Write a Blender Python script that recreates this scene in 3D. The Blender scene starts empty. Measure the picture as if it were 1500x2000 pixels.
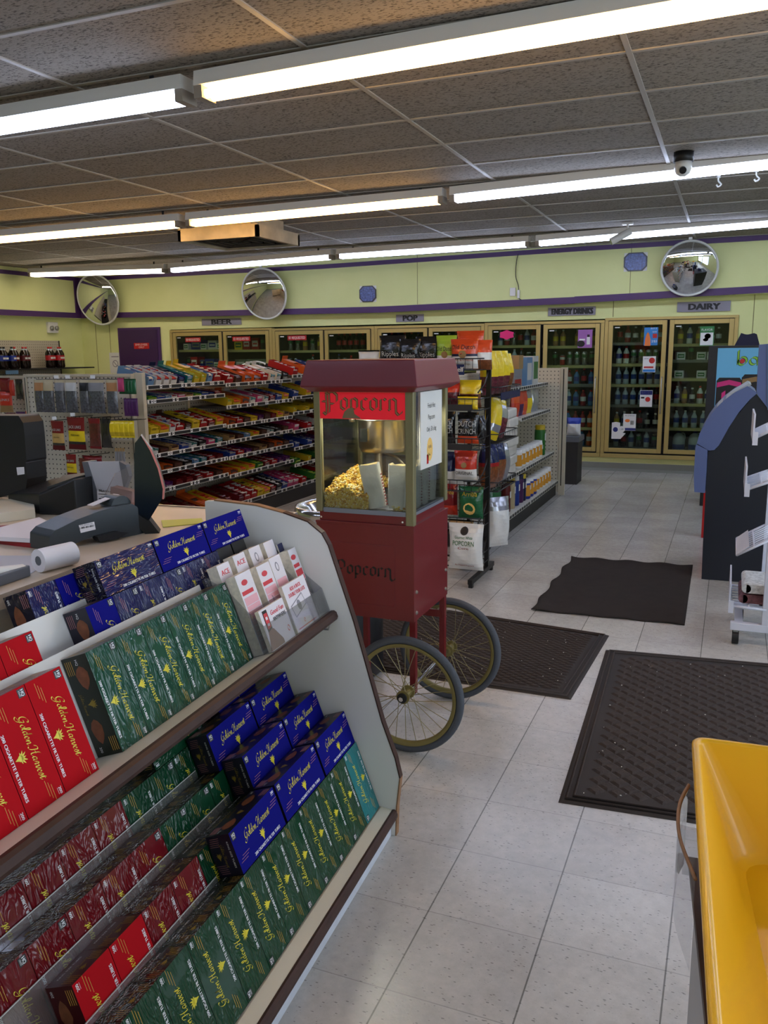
import bpy, bmesh, math, random
from mathutils import Matrix, Vector
R = math.radians
random.seed(7)
COL = bpy.context.scene.collection
SC = bpy.context.scene

# ---------------------------------------------------------------- camera, light, exposure
cam_data = bpy.data.cameras.new('camera')
cam = bpy.data.objects.new('camera', cam_data); COL.objects.link(cam)
yaw, pitch, roll = -0.3904938, -0.1870322, -0.0110609
fw = Vector((math.sin(yaw)*math.cos(pitch), math.cos(yaw)*math.cos(pitch), math.sin(pitch)))
rt = Vector((math.cos(yaw), -math.sin(yaw), 0)); up = rt.cross(fw)
rr = math.cos(roll)*rt + math.sin(roll)*up; uu = -math.sin(roll)*rt + math.cos(roll)*up
m3 = Matrix((rr, uu, -fw)).transposed()
cam.matrix_world = Matrix.Translation((0.67307, -2.52790, 1.48145)) @ m3.to_4x4()
cam_data.sensor_fit = 'VERTICAL'; cam_data.sensor_height = 36; cam_data.sensor_width = 27
cam_data.lens = 1642.96/2000*36
cam_data.clip_start = 0.02
SC.camera = cam
SC.view_settings.view_transform = 'Standard'; SC.view_settings.look = 'None'
SC.view_settings.gamma = 1; SC.view_settings.use_curve_mapping = False
SC.view_settings.exposure = 0.3
TUBE = 13.0          # strength of the fluorescent tubes
DAY = 30.0          # daylight through the shop windows, W per window
w = bpy.data.worlds.new('world'); SC.world = w; w.use_nodes = True
w.node_tree.nodes['Background'].inputs[0].default_value = (0.62, 0.75, 1, 1)
w.node_tree.nodes['Background'].inputs[1].default_value = 1.2
def area(name, loc, rot, sx, sy, power, col):
    l = bpy.data.lights.new(name, 'AREA'); l.shape = 'RECTANGLE'; l.size = sx; l.size_y = sy
    l.energy = power; l.color = col
    o = bpy.data.objects.new(name, l); COL.objects.link(o); o.location = loc; o.rotation_euler = rot
    return o
for yc, sy in ((-3.6, 2.6), (-1.15, 1.4), (1.6, 3.0)):
    area('daylight_window', (3.42, yc, 1.5), (0, R(90), 0), 1.7, sy, DAY*sy/2.6, (0.80, 0.89, 1.0))

# ---------------------------------------------------------------- materials
def S(r, g=None, b=None):
    if g is None: g = b = r
    f = lambda c: (c/255/12.92) if c/255 <= 0.04045 else ((c/255+0.055)/1.055)**2.4
    return (f(r), f(g), f(b), 1)
MATS = {}
def mat(name, col=(128, 128, 128), rough=0.5, metal=0.0, bump=0, bscale=60, coat=0, emis=None, estr=0, vary=0, vscale=8, spec=0.5):
    if name in MATS: return MATS[name]
    m = bpy.data.materials.new(name); m.use_nodes = True; MATS[name] = m
    nt = m.node_tree; p = nt.nodes['Principled BSDF']
    c = S(*col)
    p.inputs['Base Color'].default_value = c; p.inputs['Roughness'].default_value = rough
    p.inputs['Metallic'].default_value = metal; p.inputs['Specular IOR Level'].default_value = spec
    if coat: p.inputs['Coat Weight'].default_value = coat; p.inputs['Coat Roughness'].default_value = 0.08
    if emis:
        p.inputs['Emission Color'].default_value = S(*emis); p.inputs['Emission Strength'].default_value = estr
    if bump or vary:
        tc = nt.nodes.new('ShaderNodeTexCoord')
    if vary:
        n = nt.nodes.new('ShaderNodeTexNoise'); n.inputs['Scale'].default_value = vscale; n.inputs['Detail'].default_value = 5
        nt.links.new(tc.outputs['Object'], n.inputs['Vector'])
        r = nt.nodes.new('ShaderNodeValToRGB')
        r.color_ramp.elements[0].position = 0.3; r.color_ramp.elements[1].position = 0.7
        r.color_ramp.elements[0].color = tuple(max(0, x*(1-vary)) for x in c[:3])+(1,)
        r.color_ramp.elements[1].color = tuple(min(1, x*(1+vary)) for x in c[:3])+(1,)
        nt.links.new(n.outputs['Fac'], r.inputs['Fac']); nt.links.new(r.outputs['Color'], p.inputs['Base Color'])
    if bump:
        n2 = nt.nodes.new('ShaderNodeTexNoise'); n2.inputs['Scale'].default_value = bscale; n2.inputs['Detail'].default_value = 4
        nt.links.new(tc.outputs['Object'], n2.inputs['Vector'])
        b = nt.nodes.new('ShaderNodeBump'); b.inputs['Strength'].default_value = bump; b.inputs['Distance'].default_value = 0.01
        nt.links.new(n2.outputs['Fac'], b.inputs['Height']); nt.links.new(b.outputs['Normal'], p.inputs['Normal'])
    return m
def glass(name, tint=(255, 255, 255), gloss=0.06, rough=0.02, haze=0.0):
    if name in MATS: return MATS[name]
    m = bpy.data.materials.new(name); m.use_nodes = True; MATS[name] = m
    nt = m.node_tree; nt.nodes.clear()
    out = nt.nodes.new('ShaderNodeOutputMaterial'); mx = nt.nodes.new('ShaderNodeMixShader')
    tr = nt.nodes.new('ShaderNodeBsdfTransparent'); gl = nt.nodes.new('ShaderNodeBsdfGlossy'); lw = nt.nodes.new('ShaderNodeLayerWeight')
    mul = nt.nodes.new('ShaderNodeMath'); mul.operation = 'MULTIPLY_ADD'; mul.inputs[1].default_value = 0.7; mul.inputs[2].default_value = gloss
    lw.inputs['Blend'].default_value = 0.12
    tr.inputs[0].default_value = S(*tint); gl.inputs['Roughness'].default_value = rough
    nt.links.new(lw.outputs['Fresnel'], mul.inputs[0]); nt.links.new(mul.outputs[0], mx.inputs[0])
    nt.links.new(gl.outputs[0], mx.inputs[2])
    if haze:
        df = nt.nodes.new('ShaderNodeBsdfDiffuse'); df.inputs[0].default_value = S(225, 225, 225); m2 = nt.nodes.new('ShaderNodeMixShader')
        m2.inputs[0].default_value = haze
        nt.links.new(tr.outputs[0], m2.inputs[1]); nt.links.new(df.outputs[0], m2.inputs[2]); nt.links.new(m2.outputs[0], mx.inputs[1])
    else:
        nt.links.new(tr.outputs[0], mx.inputs[1])
    nt.links.new(mx.outputs[0], out.inputs[0])
    return m
def wrapped(name, col, shine=0.9):
    """printed card under crinkled clear film"""
    if name in MATS: return MATS[name]
    m = mat(name, col, rough=0.35, coat=0)
    nt = m.node_tree; p = nt.nodes['Principled BSDF']
    p.inputs['Specular IOR Level'].default_value = 0.1
    p.inputs['Coat Weight'].default_value = shine; p.inputs['Coat Roughness'].default_value = 0.07
    p.inputs['Coat IOR'].default_value = 1.45
    tc = nt.nodes.new('ShaderNodeTexCoord'); oi = nt.nodes.new('ShaderNodeObjectInfo')
    ad = nt.nodes.new('ShaderNodeVectorMath'); ad.operation = 'MULTIPLY_ADD'
    nt.links.new(oi.outputs['Random'], ad.inputs[0]); ad.inputs[1].default_value = (7, 9, 5)
    nt.links.new(tc.outputs['Object'], ad.inputs[2])
    mp = nt.nodes.new('ShaderNodeMapping'); mp.inputs['Scale'].default_value = (1, .38, 1.5); mp.inputs['Rotation'].default_value = (.45, 0, 0); nt.links.new(ad.outputs[0], mp.inputs[0])
    n = nt.nodes.new('ShaderNodeTexNoise'); n.inputs['Scale'].default_value = 24; n.inputs['Detail'].default_value = 1.6; n.inputs['Distortion'].default_value = 1.6
    nt.links.new(mp.outputs[0], n.inputs['Vector'])
    rdg = nt.nodes.new('ShaderNodeMath'); rdg.operation = 'PINGPONG'; rdg.inputs[1].default_value = 0.09; nt.links.new(n.outputs['Fac'], rdg.inputs[0])
    n2 = nt.nodes.new('ShaderNodeTexNoise'); n2.inputs['Scale'].default_value = 9; nt.links.new(ad.outputs[0], n2.inputs['Vector'])
    mr = nt.nodes.new('ShaderNodeMapRange'); mr.inputs[1].default_value = .36; mr.inputs[2].default_value = .58; nt.links.new(n2.outputs['Fac'], mr.inputs[0])
    mu = nt.nodes.new('ShaderNodeMath'); mu.operation = 'MULTIPLY'; nt.links.new(rdg.outputs[0], mu.inputs[0]); nt.links.new(mr.outputs[0], mu.inputs[1])
    b = nt.nodes.new('ShaderNodeBump'); b.inputs['Strength'].default_value = 1.0; b.inputs['Distance'].default_value = 0.05
    nt.links.new(mu.outputs[0], b.inputs['Height']); nt.links.new(b.outputs['Normal'], p.inputs['Coat Normal'])
    b2 = nt.nodes.new('ShaderNodeBump'); b2.inputs['Strength'].default_value = 0.6; b2.inputs['Distance'].default_value = 0.03; nt.links.new(mu.outputs[0], b2.inputs['Height']); nt.links.new(b2.outputs['Normal'], p.inputs['Normal'])
    return m

# ---------------------------------------------------------------- mesh builder
TXT = {}
def text_polys(s):
    """flat polygons of a line of text, cap height about 0.7, left aligned at the origin"""
    if s in TXT: return TXT[s]
    cu = bpy.data.curves.new('txt', 'FONT'); cu.body = s; cu.size = 1; cu.resolution_u = 2
    o = bpy.data.objects.new('txt', cu); COL.objects.link(o)
    dg = bpy.context.evaluated_depsgraph_get()
    me = bpy.data.meshes.new_from_object(o.evaluated_get(dg))
    vs = [v.co.copy() for v in me.vertices]; fs = [list(p.vertices) for p in me.polygons]
    xs = [v.x for v in vs] or [0]
    bpy.data.objects.remove(o); bpy.data.curves.remove(cu); bpy.data.meshes.remove(me)
    TXT[s] = (vs, fs, min(xs), max(xs)); return TXT[s]

class MB:
    def __init__(s): s.v = []; s.f = []; s.m = []; s.M = Matrix.Identity(4); s.sm = []
    def face(s, pts, m, sm=False):
        b = len(s.v); s.v += [s.M @ Vector(p) for p in pts]; s.f.append(list(range(b, b+len(pts)))); s.m.append(m); s.sm.append(sm)
    def mesh(s, vs, fs, m, sm=False):
        b = len(s.v); s.v += [s.M @ Vector(p) for p in vs]
        for f in fs: s.f.append([b+i for i in f]); s.m.append(m); s.sm.append(sm)
    def box(s, x0, x1, y0, y1, z0, z1, m, mats=None):
        v = [(x, y, z) for z in (z0, z1) for y in (y0, y1) for x in (x0, x1)]
        F = dict(b=[0, 2, 3, 1], t=[4, 5, 7, 6], f=[0, 1, 5, 4], k=[2, 6, 7, 3], l=[0, 4, 6, 2], r=[1, 3, 7, 5])
        b = len(s.v); s.v += [s.M @ Vector(p) for p in v]
        for k, f in F.items():
            s.f.append([b+i for i in f]); s.m.append((mats or {}).get(k, m)); s.sm.append(False)
    def prism(s, poly, ax, a, b, m, mc=None):
        """polygon in the two other axes (in x,y,z order), extruded along ax"""
        def P(u, v, w):
            return {'x': (w, u, v), 'y': (u, w, v), 'z': (u, v, w)}[ax]
        n = len(poly); vs = [P(*p, a) for p in poly]+[P(*p, b) for p in poly]
        s.mesh(vs, [list(range(n))[::-1], list(range(n, 2*n))], mc or m)
        s.mesh(vs, [[i, (i+1) % n, n+(i+1) % n, n+i] for i in range(n)], m)
    def cyl(s, p0, p1, r0, m, r1=None, n=12, caps=True, sm=True, mc=None):
        r1 = r0 if r1 is None else r1; p0 = Vector(p0); p1 = Vector(p1); d = (p1-p0).normalized()
        a = d.orthogonal().normalized(); b = d.cross(a)
        vs = [p0+(a*math.cos(t)+b*math.sin(t))*r0 for t in [2*math.pi*i/n for i in range(n)]]
        vs += [p1+(a*math.cos(t)+b*math.sin(t))*r1 for t in [2*math.pi*i/n for i in range(n)]]
        s.mesh(vs, [[i, (i+1) % n, n+(i+1) % n, n+i] for i in range(n)], m, sm)
        if caps: s.mesh(vs, [list(range(n))[::-1], list(range(n, 2*n))], mc or m)
    def tube(s, pts, r, m, n=6, closed=False):
        pts = [Vector(p) for p in pts]; k = len(pts); rings = []
        prev = None
        for i, p in enumerate(pts):
            a = pts[(i-1) % k] if (closed or i > 0) else p; b = pts[(i+1) % k] if (closed or i < k-1) else p
            d = (b-a).normalized()
            if prev is None: u = d.orthogonal().normalized()
            else: u = (prev-d*prev.dot(d)); u = u.normalized() if u.length > 1e-6 else d.orthogonal().normalized()
            prev = u; w_ = d.cross(u)
            rings.append([p+(u*math.cos(2*math.pi*j/n)+w_*math.sin(2*math.pi*j/n))*r for j in range(n)])
        vs = [q for g in rings for q in g]; fs = []
        for i in range(k if closed else k-1):
            i2 = (i+1) % k
            for j in range(n): fs.append([i*n+j, i*n+(j+1) % n, i2*n+(j+1) % n, i2*n+j])
        if not closed: fs += [list(range(n))[::-1], [(k-1)*n+j for j in range(n)]]
        s.mesh(vs, fs, m, True)
    def lathe(s, prof, m, n=16, c=(0, 0, 0), ax='z', sm=True):
        """prof: list of (r, h[, material])"""
        def P(r, t, h):
            x, y = r*math.cos(t), r*math.sin(t)
            q = {'z': (x, y, h), 'y': (x, h, y), 'x': (h, x, y)}[ax]; return (q[0]+c[0], q[1]+c[1], q[2]+c[2])
        vs = []
        for p in prof:
            for j in range(n): vs.append(P(max(p[0], 1e-5), 2*math.pi*j/n, p[1]))
        b = len(s.v); s.v += [s.M @ Vector(p) for p in vs]
        for i in range(len(prof)-1):
            mm = prof[i][2] if len(prof[i]) > 2 else m
            for j in range(n):
                s.f.append([b+i*n+j, b+i*n+(j+1) % n, b+(i+1)*n+(j+1) % n, b+(i+1)*n+j]); s.m.append(mm); s.sm.append(sm)
        s.f.append([b+j for j in range(n)][::-1]); s.m.append(prof[0][2] if len(prof[0]) > 2 else m); s.sm.append(False)
        k = len(prof)-1; s.f.append([b+k*n+j for j in range(n)]); s.m.append(prof[k-1][2] if len(prof[k-1]) > 2 else m); s.sm.append(False)
    def text(s, t, size, T, m, w=None, align='c', shear=0.0, bold=False, heavy=False):
        """text in the plane of T (x right, y up); size = cap height; w = forced width"""
        vs, fs, x0, x1 = text_polys(t)
        sc = size/0.7; wx = (x1-x0)*sc or 1; fx = (w/wx) if w else 1; ww = wx*fx
        off = {'c': -ww/2, 'l': 0, 'r': -ww}[align]
        sv = s.M; s.M = sv @ T
        for dx, dy in ([(size*.055*i, size*.03*j) for i in range(5) for j in (-1, 1)] if heavy else ((0, 0), (size*0.05, 0), (size*0.10, 0)) if bold else ((0, 0),)):
            s.mesh([((v.x-x0)*sc*fx+off+shear*v.y*sc+dx, v.y*sc+dy, (dx+dy)*0.004) for v in vs], fs, m)
        s.M = sv
    def pen(s, strokes, T, m, sc=1, nib=(0.07, 0.07), lift=0.0):
        """broad nib pen: each stroke a polyline; nib = half vector of the pen edge"""
        sv = s.M; s.M = sv @ T; nx, ny = nib[0]*sc, nib[1]*sc
        for st in strokes:
            for (x0, y0), (x1, y1) in zip(st, st[1:]):
                x0 *= sc; y0 *= sc; x1 *= sc; y1 *= sc
                q = [(x0-nx, y0-ny, lift), (x0+nx, y0+ny, lift), (x1+nx, y1+ny, lift), (x1-nx, y1-ny, lift)]
                ar = (q[1][0]-q[0][0])*(q[3][1]-q[0][1])-(q[1][1]-q[0][1])*(q[3][0]-q[0][0])
                if ar < 0: q = q[::-1]
                s.face(q, m)
        s.M = sv
    def build(s, name, parent=None, bevel=0, weld=False, loc=None):
        me = bpy.data.meshes.new(name); names = []
        for q in s.m:
            if q not in names: names.append(q)
        me.from_pydata([tuple(v) for v in s.v], [], s.f)
        for q in names: me.materials.append(MATS[q] if isinstance(q, str) else q)
        ix = {q: i for i, q in enumerate(names)}
        me.polygons.foreach_set('material_index', [ix[q] for q in s.m])
        me.polygons.foreach_set('use_smooth', s.sm)
        me.update()
        if weld:
            bm = bmesh.new(); bm.from_mesh(me); bmesh.ops.remove_doubles(bm, verts=bm.verts, dist=1e-5); bm.to_mesh(me); bm.free()
        o = bpy.data.objects.new(name, me); COL.objects.link(o)
        if parent: o.parent = parent
        if loc: o.location = loc
        if bevel:
            md = o.modifiers.new('bevel', 'BEVEL'); md.width = bevel; md.segments = 2; md.limit_method = 'ANGLE'; md.angle_limit = R(40)
        return o
def spline(pts, n=5):
    out = []; P = [pts[0]]+list(pts)+[pts[-1]]; dim = len(pts[0])
    for i in range(1, len(P)-2):
        for k in range(n):
            t = k/n
            out.append(tuple(0.5*((2*P[i][d])+(-P[i-1][d]+P[i+1][d])*t+(2*P[i-1][d]-5*P[i][d]+4*P[i+1][d]-P[i+2][d])*t*t+(-P[i-1][d]+3*P[i][d]-3*P[i+1][d]+P[i+2][d])*t**3) for d in range(dim)))
    out.append(tuple(pts[-1])); return out
def tag(o, label=None, cat=None, group=None, kind=None):
    if label: o['label'] = label
    if cat: o['category'] = cat
    if group: o['group'] = group
    if kind: o['kind'] = kind
    return o
def empty(name, loc, rz=0, M=None):
    o = bpy.data.objects.new(name, None); COL.objects.link(o); o.empty_display_size = 0.05
    if M is not None: o.matrix_world = M
    else: o.location = loc; o.rotation_euler = (0, 0, rz)
    return o
def dup(root, M=None, loc=None, rz=None, label=None, group=None):
    r = root.copy(); COL.objects.link(r)
    if M is not None: r.matrix_world = M
    if loc is not None: r.location = loc
    if rz is not None: r.rotation_euler = (0, 0, rz)
    if label: r['label'] = label
    if group: r['group'] = group
    for ch in KIDS.get(root.name, []):
        c = ch.copy(); COL.objects.link(c); c.parent = r
        for g in KIDS.get(ch.name, []):
            d = g.copy(); COL.objects.link(d); d.parent = c
    return r
KIDS = {}
def kid(mb, name, parent, **k):
    o = mb.build(name, parent, **k); KIDS.setdefault(parent.name, []).append(o); return o
CAMP = Vector((0.67307, -2.52790, 1.48145))
def at(px, py, ax='Z', v=0.0):
    d = rr*((px-750)/1642.96)+uu*(-(py-1000)/1642.96)+fw; i = 'XYZ'.index(ax); return CAMP+d*((v-CAMP[i])/d[i])
def atp(px, py, P, n):
    d = rr*((px-750)/1642.96)+uu*(-(py-1000)/1642.96)+fw; return CAMP+d*((P-CAMP).dot(n)/d.dot(n))
def outline(b, pix, P, n, thick, m, mc=None):
    """a flat panel of real thickness lying in the plane through P with normal n (towards the viewer)"""
    P = Vector(P); n = Vector(n).normalized(); a = [atp(x, y, P, n) for x, y in pix]; k = len(a); bk = [q-n*thick for q in a]
    b.mesh(a, [list(range(k))], m); b.mesh(bk, [list(range(k))[::-1]], mc or m); b.mesh(a+bk, [[i, (i+1) % k, k+(i+1) % k, k+i] for i in range(k)], mc or m)
    return a
def frame(o, x, y):
    """4x4 with origin o, x axis x, y axis y (z = normal)"""
    x = Vector(x).normalized(); y = Vector(y).normalized(); z = x.cross(y)
    return Matrix.Translation(o) @ Matrix((x, y, z)).transposed().to_4x4()
def FACE_Y(x, y, z): return frame((x, y, z), (1, 0, 0), (0, 0, 1))     # readable from -y
def FACE_X(x, y, z): return frame((x, y, z), (0, 1, 0), (0, 0, 1))     # readable from +x
# ---------------------------------------------------------------- the room
def wall_mat():
    m = mat('wall_yellow', (232, 230, 166), rough=0.6); nt = m.node_tree; p = nt.nodes['Principled BSDF']
    tc = nt.nodes.new('ShaderNodeTexCoord')
    n = nt.nodes.new('ShaderNodeTexNoise'); n.inputs['Scale'].default_value = 3; n.inputs['Detail'].default_value = 8
    nt.links.new(tc.outputs['Object'], n.inputs['Vector'])
    r = nt.nodes.new('ShaderNodeValToRGB'); r.color_ramp.elements[0].color = S(216, 220, 146); r.color_ramp.elements[1].color = S(230, 233, 168)
    nt.links.new(n.outputs['Fac'], r.inputs[0]); nt.links.new(r.outputs[0], p.inputs['Base Color'])
    b = nt.nodes.new('ShaderNodeBump'); b.inputs['Strength'].default_value = 0.12; b.inputs['Distance'].default_value = 0.01
    n2 = nt.nodes.new('ShaderNodeTexNoise'); n2.inputs['Scale'].default_value = 40; nt.links.new(tc.outputs['Object'], n2.inputs['Vector'])
    nt.links.new(n2.outputs[0], b.inputs['Height']); nt.links.new(b.outputs[0], p.inputs['Normal'])
wall_mat()
mat('purple', (74, 42, 96), rough=0.45)
mat('purple_door', (62, 34, 78), rough=0.4)
mat('seam', (120, 116, 66), rough=0.8)
mat('cove', (126, 128, 120), rough=0.5)
def floor_mat():
    m = mat('vinyl_tile', rough=0.3); nt = m.node_tree; p = nt.nodes['Principled BSDF']; L = nt.links.new
    tc = nt.nodes.new('ShaderNodeTexCoord')
    def math_(op, a, b=None, c=None):
        n = nt.nodes.new('ShaderNodeMath'); n.operation = op
        for i, q in enumerate((a, b, c)):
            if q is None: continue
            if isinstance(q, (int, float)): n.inputs[i].default_value = q
            else: L(q, n.inputs[i])
        return n.outputs[0]
    sep = nt.nodes.new('ShaderNodeSeparateXYZ'); L(tc.outputs['Object'], sep.inputs[0])
    u = math_('DIVIDE', sep.outputs[0], 0.3048); v = math_('DIVIDE', sep.outputs[1], 0.3048)
    fu = math_('FRACT', u); fv = math_('FRACT', v)
    du = math_('MINIMUM', fu, math_('SUBTRACT', 1, fu)); dv = math_('MINIMUM', fv, math_('SUBTRACT', 1, fv))
    # long seams darker than cross seams
    su = math_('LESS_THAN', du, 0.0065); sv = math_('LESS_THAN', dv, 0.005)
    comb = nt.nodes.new('ShaderNodeCombineXYZ'); L(math_('FLOOR', u), comb.inputs[0]); L(math_('FLOOR', v), comb.inputs[1])
    wn = nt.nodes.new('ShaderNodeTexWhiteNoise'); L(comb.outputs[0], wn.inputs['Vector'])
    base = nt.nodes.new('ShaderNodeMix'); base.data_type = 'RGBA'; base.inputs[6].default_value = S(191, 187, 181); base.inputs[7].default_value = S(203, 200, 194)
    L(wn.outputs['Value'], base.inputs[0])
    # mottling and scuffs
    mp = nt.nodes.new('ShaderNodeMapping'); L(tc.outputs['Object'], mp.inputs[0]); mp.inputs['Rotation'].default_value = (0, 0, 0.4)
    n1 = nt.nodes.new('ShaderNodeTexNoise'); n1.inputs['Scale'].default_value = 30; n1.inputs['Detail'].default_value = 8; n1.inputs['Roughness'].default_value = 0.7; L(mp.outputs[0], n1.inputs['Vector'])
    r1 = nt.nodes.new('ShaderNodeMapRange'); L(n1.outputs[0], r1.inputs[0]); r1.inputs[1].default_value = 0.3; r1.inputs[2].default_value = 0.75; r1.inputs[3].default_value = 0.84; r1.inputs[4].default_value = 1.06
    # dark chips, elongated, random direction by tile
    def chips(scale, thr, rot):
        q = nt.nodes.new('ShaderNodeMapping'); L(tc.outputs['Object'], q.inputs[0]); q.inputs['Rotation'].default_value = (0, 0, rot); q.inputs['Scale'].default_value = (scale, scale*2.6, 1)
        vo = nt.nodes.new('ShaderNodeTexVoronoi'); vo.inputs['Scale'].default_value = 1; L(q.outputs[0], vo.inputs['Vector'])
        sp = nt.nodes.new('ShaderNodeSeparateColor'); L(vo.outputs['Color'], sp.inputs[0])
        return math_('MULTIPLY', math_('LESS_THAN', vo.outputs['Distance'], 0.22), math_('GREATER_THAN', sp.outputs[0], thr))
    ch = math_('MAXIMUM', chips(66, 0.82, 0.5), chips(52, 0.86, 1.9))
    ch2 = chips(120, 0.88, 0.9)
    n3 = nt.nodes.new('ShaderNodeTexNoise'); n3.inputs['Scale'].default_value = 2.6; n3.inputs['Detail'].default_value = 6; L(tc.outputs['Object'], n3.inputs['Vector'])
    d3 = nt.nodes.new('ShaderNodeMapRange'); L(n3.outputs[0], d3.inputs[0]); d3.inputs[1].default_value = 0.35; d3.inputs[2].default_value = 0.65; d3.inputs[3].default_value = 0.86; d3.inputs[4].default_value = 1.05
    f = math_('MULTIPLY', r1.outputs[0], d3.outputs[0])
    f = math_('MULTIPLY', f, math_('SUBTRACT', 1, math_('MULTIPLY', ch, 0.5)))
    f = math_('MULTIPLY', f, math_('SUBTRACT', 1, math_('MULTIPLY', ch2, 0.25)))
    f = math_('MULTIPLY', f, math_('SUBTRACT', 1, math_('MULTIPLY', su, 0.62)))
    f = math_('MULTIPLY', f, math_('SUBTRACT', 1, math_('MULTIPLY', sv, 0.3)))
    vm = nt.nodes.new('ShaderNodeVectorMath'); vm.operation = 'SCALE'; L(base.outputs[2], vm.inputs[0]); L(f, vm.inputs['Scale'])
    L(vm.outputs[0], p.inputs['Base Color'])
    rg = nt.nodes.new('ShaderNodeMapRange'); L(n1.outputs[0], rg.inputs[0]); rg.inputs[3].default_value = 0.12; rg.inputs[4].default_value = 0.30; L(rg.outputs[0], p.inputs['Roughness'])
    b = nt.nodes.new('ShaderNodeBump'); b.inputs['Strength'].default_value = 0.08; b.inputs['Distance'].default_value = 0.01; L(n1.outputs[0], b.inputs['Height']); L(b.outputs[0], p.inputs['Normal'])
floor_mat()
def ceil_mat():
    m = mat('ceiling_tile', (146, 137, 126), rough=0.9); nt = m.node_tree; p = nt.nodes['Principled BSDF']; L = nt.links.new
    tc = nt.nodes.new('ShaderNodeTexCoord'); mp = nt.nodes.new('ShaderNodeMapping'); mp.inputs['Scale'].default_value = (1, 2.2, 1); L(tc.outputs['Object'], mp.inputs[0])
    n = nt.nodes.new('ShaderNodeTexNoise'); n.inputs['Scale'].default_value = 55; n.inputs['Detail'].default_value = 3; L(mp.outputs[0], n.inputs['Vector'])
    r = nt.nodes.new('ShaderNodeValToRGB'); r.color_ramp.elements[0].position = 0.36; r.color_ramp.elements[0].color = S(80, 72, 64); r.color_ramp.elements[1].position = 0.46; r.color_ramp.elements[1].color = S(146, 137, 126)
    L(n.outputs[0], r.inputs[0])
    n2 = nt.nodes.new('ShaderNodeTexNoise'); n2.inputs['Scale'].default_value = 0.9; n2.inputs['Detail'].default_value = 4; L(tc.outputs['Object'], n2.inputs['Vector'])
    d = nt.nodes.new('ShaderNodeMapRange'); L(n2.outputs[0], d.inputs[0]); d.inputs[3].default_value = 0.8; d.inputs[4].default_value = 1.15
    vm = nt.nodes.new('ShaderNodeVectorMath'); vm.operation = 'SCALE'; L(r.outputs[0], vm.inputs[0]); L(d.outputs[0], vm.inputs['Scale']); L(vm.outputs[0], p.inputs['Base Color'])
    b = nt.nodes.new('ShaderNodeBump'); b.inputs['Strength'].default_value = 0.5; b.inputs['Distance'].default_value = 0.004; L(n.outputs[0], b.inputs['Height']); L(b.outputs[0], p.inputs['Normal'])
ceil_mat()
mat('tbar', (166, 160, 150), rough=0.5)
X0, X1, Y0, Y1, ZC = -8.9, 3.5, -5.6, 8.25, 2.72
b = MB(); b.box(X0-.2, X1+.2, Y0-.2, Y1+1.2, -.1, 0, 'vinyl_tile'); tag(b.build('floor'), kind='structure')
b = MB(); b.box(X0-.2, X1+.2, Y0-.2, Y1+.2, ZC, ZC+.1, 'ceiling_tile'); tag(b.build('ceiling'), kind='structure')
b = MB()
x = .185-1.22*8
while x < X1:
    if x > X0: b.box(x-.012, x+.012, Y0, Y1-.15, ZC-.006, ZC+.002, 'tbar')
    x += 1.22
y = 1.43-.6*12
while y < Y1-.2:
    if y > Y0: b.box(X0+.15, X1, y-.012, y+.012, ZC-.005, ZC+.002, 'tbar')
    y += .6
tag(b.build('trim_1'), kind='structure')
# back wall with five openings for the coolers
UNITS = [(-7.21, -5.45, 1.85), (-5.45, -3.865, 1.838), (-3.865, -2.325, 1.838), (-2.325, -.812, 1.845), (-.812, .70, 1.868)]
ZB = 0.165
b = MB()
b.box(X0-.2, UNITS[0][0], Y1, Y1+.9, 0, ZC, 'wall_yellow')
b.box(UNITS[-1][1], X1+.2, Y1, Y1+.9, 0, ZC, 'wall_yellow')
b.box(UNITS[0][0], UNITS[-1][1], Y1, Y1+.9, 0, ZB, 'wall_yellow')
b.box(UNITS[0][0], UNITS[-1][1], Y1, Y1+.9, 1.86, ZC, 'wall_yellow')
for x in (-8.35, -8.62, -.72, .85, 2.1): b.box(x-.004, x+.004, Y1-.002, Y1+.01, (1.88 if x == -.72 else .1), 2.1, 'seam')
tag(b.build('wall_back'), kind='structure')
b = MB(); b.box(X0-.2, X0, Y0, Y1, 0, ZC, 'wall_yellow'); tag(b.build('wall_left'), kind='structure')
b = MB(); b.box(X0-.2, X1+.2, Y0-.2, Y0, 0, ZC, 'wall_yellow'); tag(b.build('wall_front'), kind='structure')
# right wall with the shop windows and the glass entrance door, outside the frame
WIN = ((-5.0, -2.2, .65), (-1.9, -.4, .03), (.0, 3.2, .65))
b = MB()
yy = Y0
for (ya, yb, zs) in WIN:
    b.box(X1, X1+.2, yy, ya, 0, ZC, 'wall_yellow'); b.box(X1, X1+.2, ya, yb, 2.4, ZC, 'wall_yellow'); b.box(X1, X1+.2, ya, yb, 0, zs, 'wall_yellow'); yy = yb
b.box(X1, X1+.2, yy, Y1+.9, 0, ZC, 'wall_yellow'); tag(b.build('wall_right'), kind='structure')
mat('alu', (180, 180, 178), rough=0.35, metal=0.9)
glass('shop_glass', (235, 240, 240), 0.05)
for i, (ya, yb, zs) in enumerate(WIN):
    b = MB()
    b.box(X1+.05, X1+.12, ya, yb, zs, zs+.05, 'alu'); b.box(X1+.05, X1+.12, ya, yb, 2.35, 2.40, 'alu')
    for q in (ya, (ya+yb)/2-.025, yb-.05): b.box(X1+.05, X1+.12, q, q+.05, zs+.05, 2.35, 'alu')
    b.box(X1+.084, X1+.09, ya, yb, zs, 2.40, 'shop_glass')
    tag(b.build('door_2' if zs < .1 else 'window_%d' % (i+1)), kind='structure')
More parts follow.
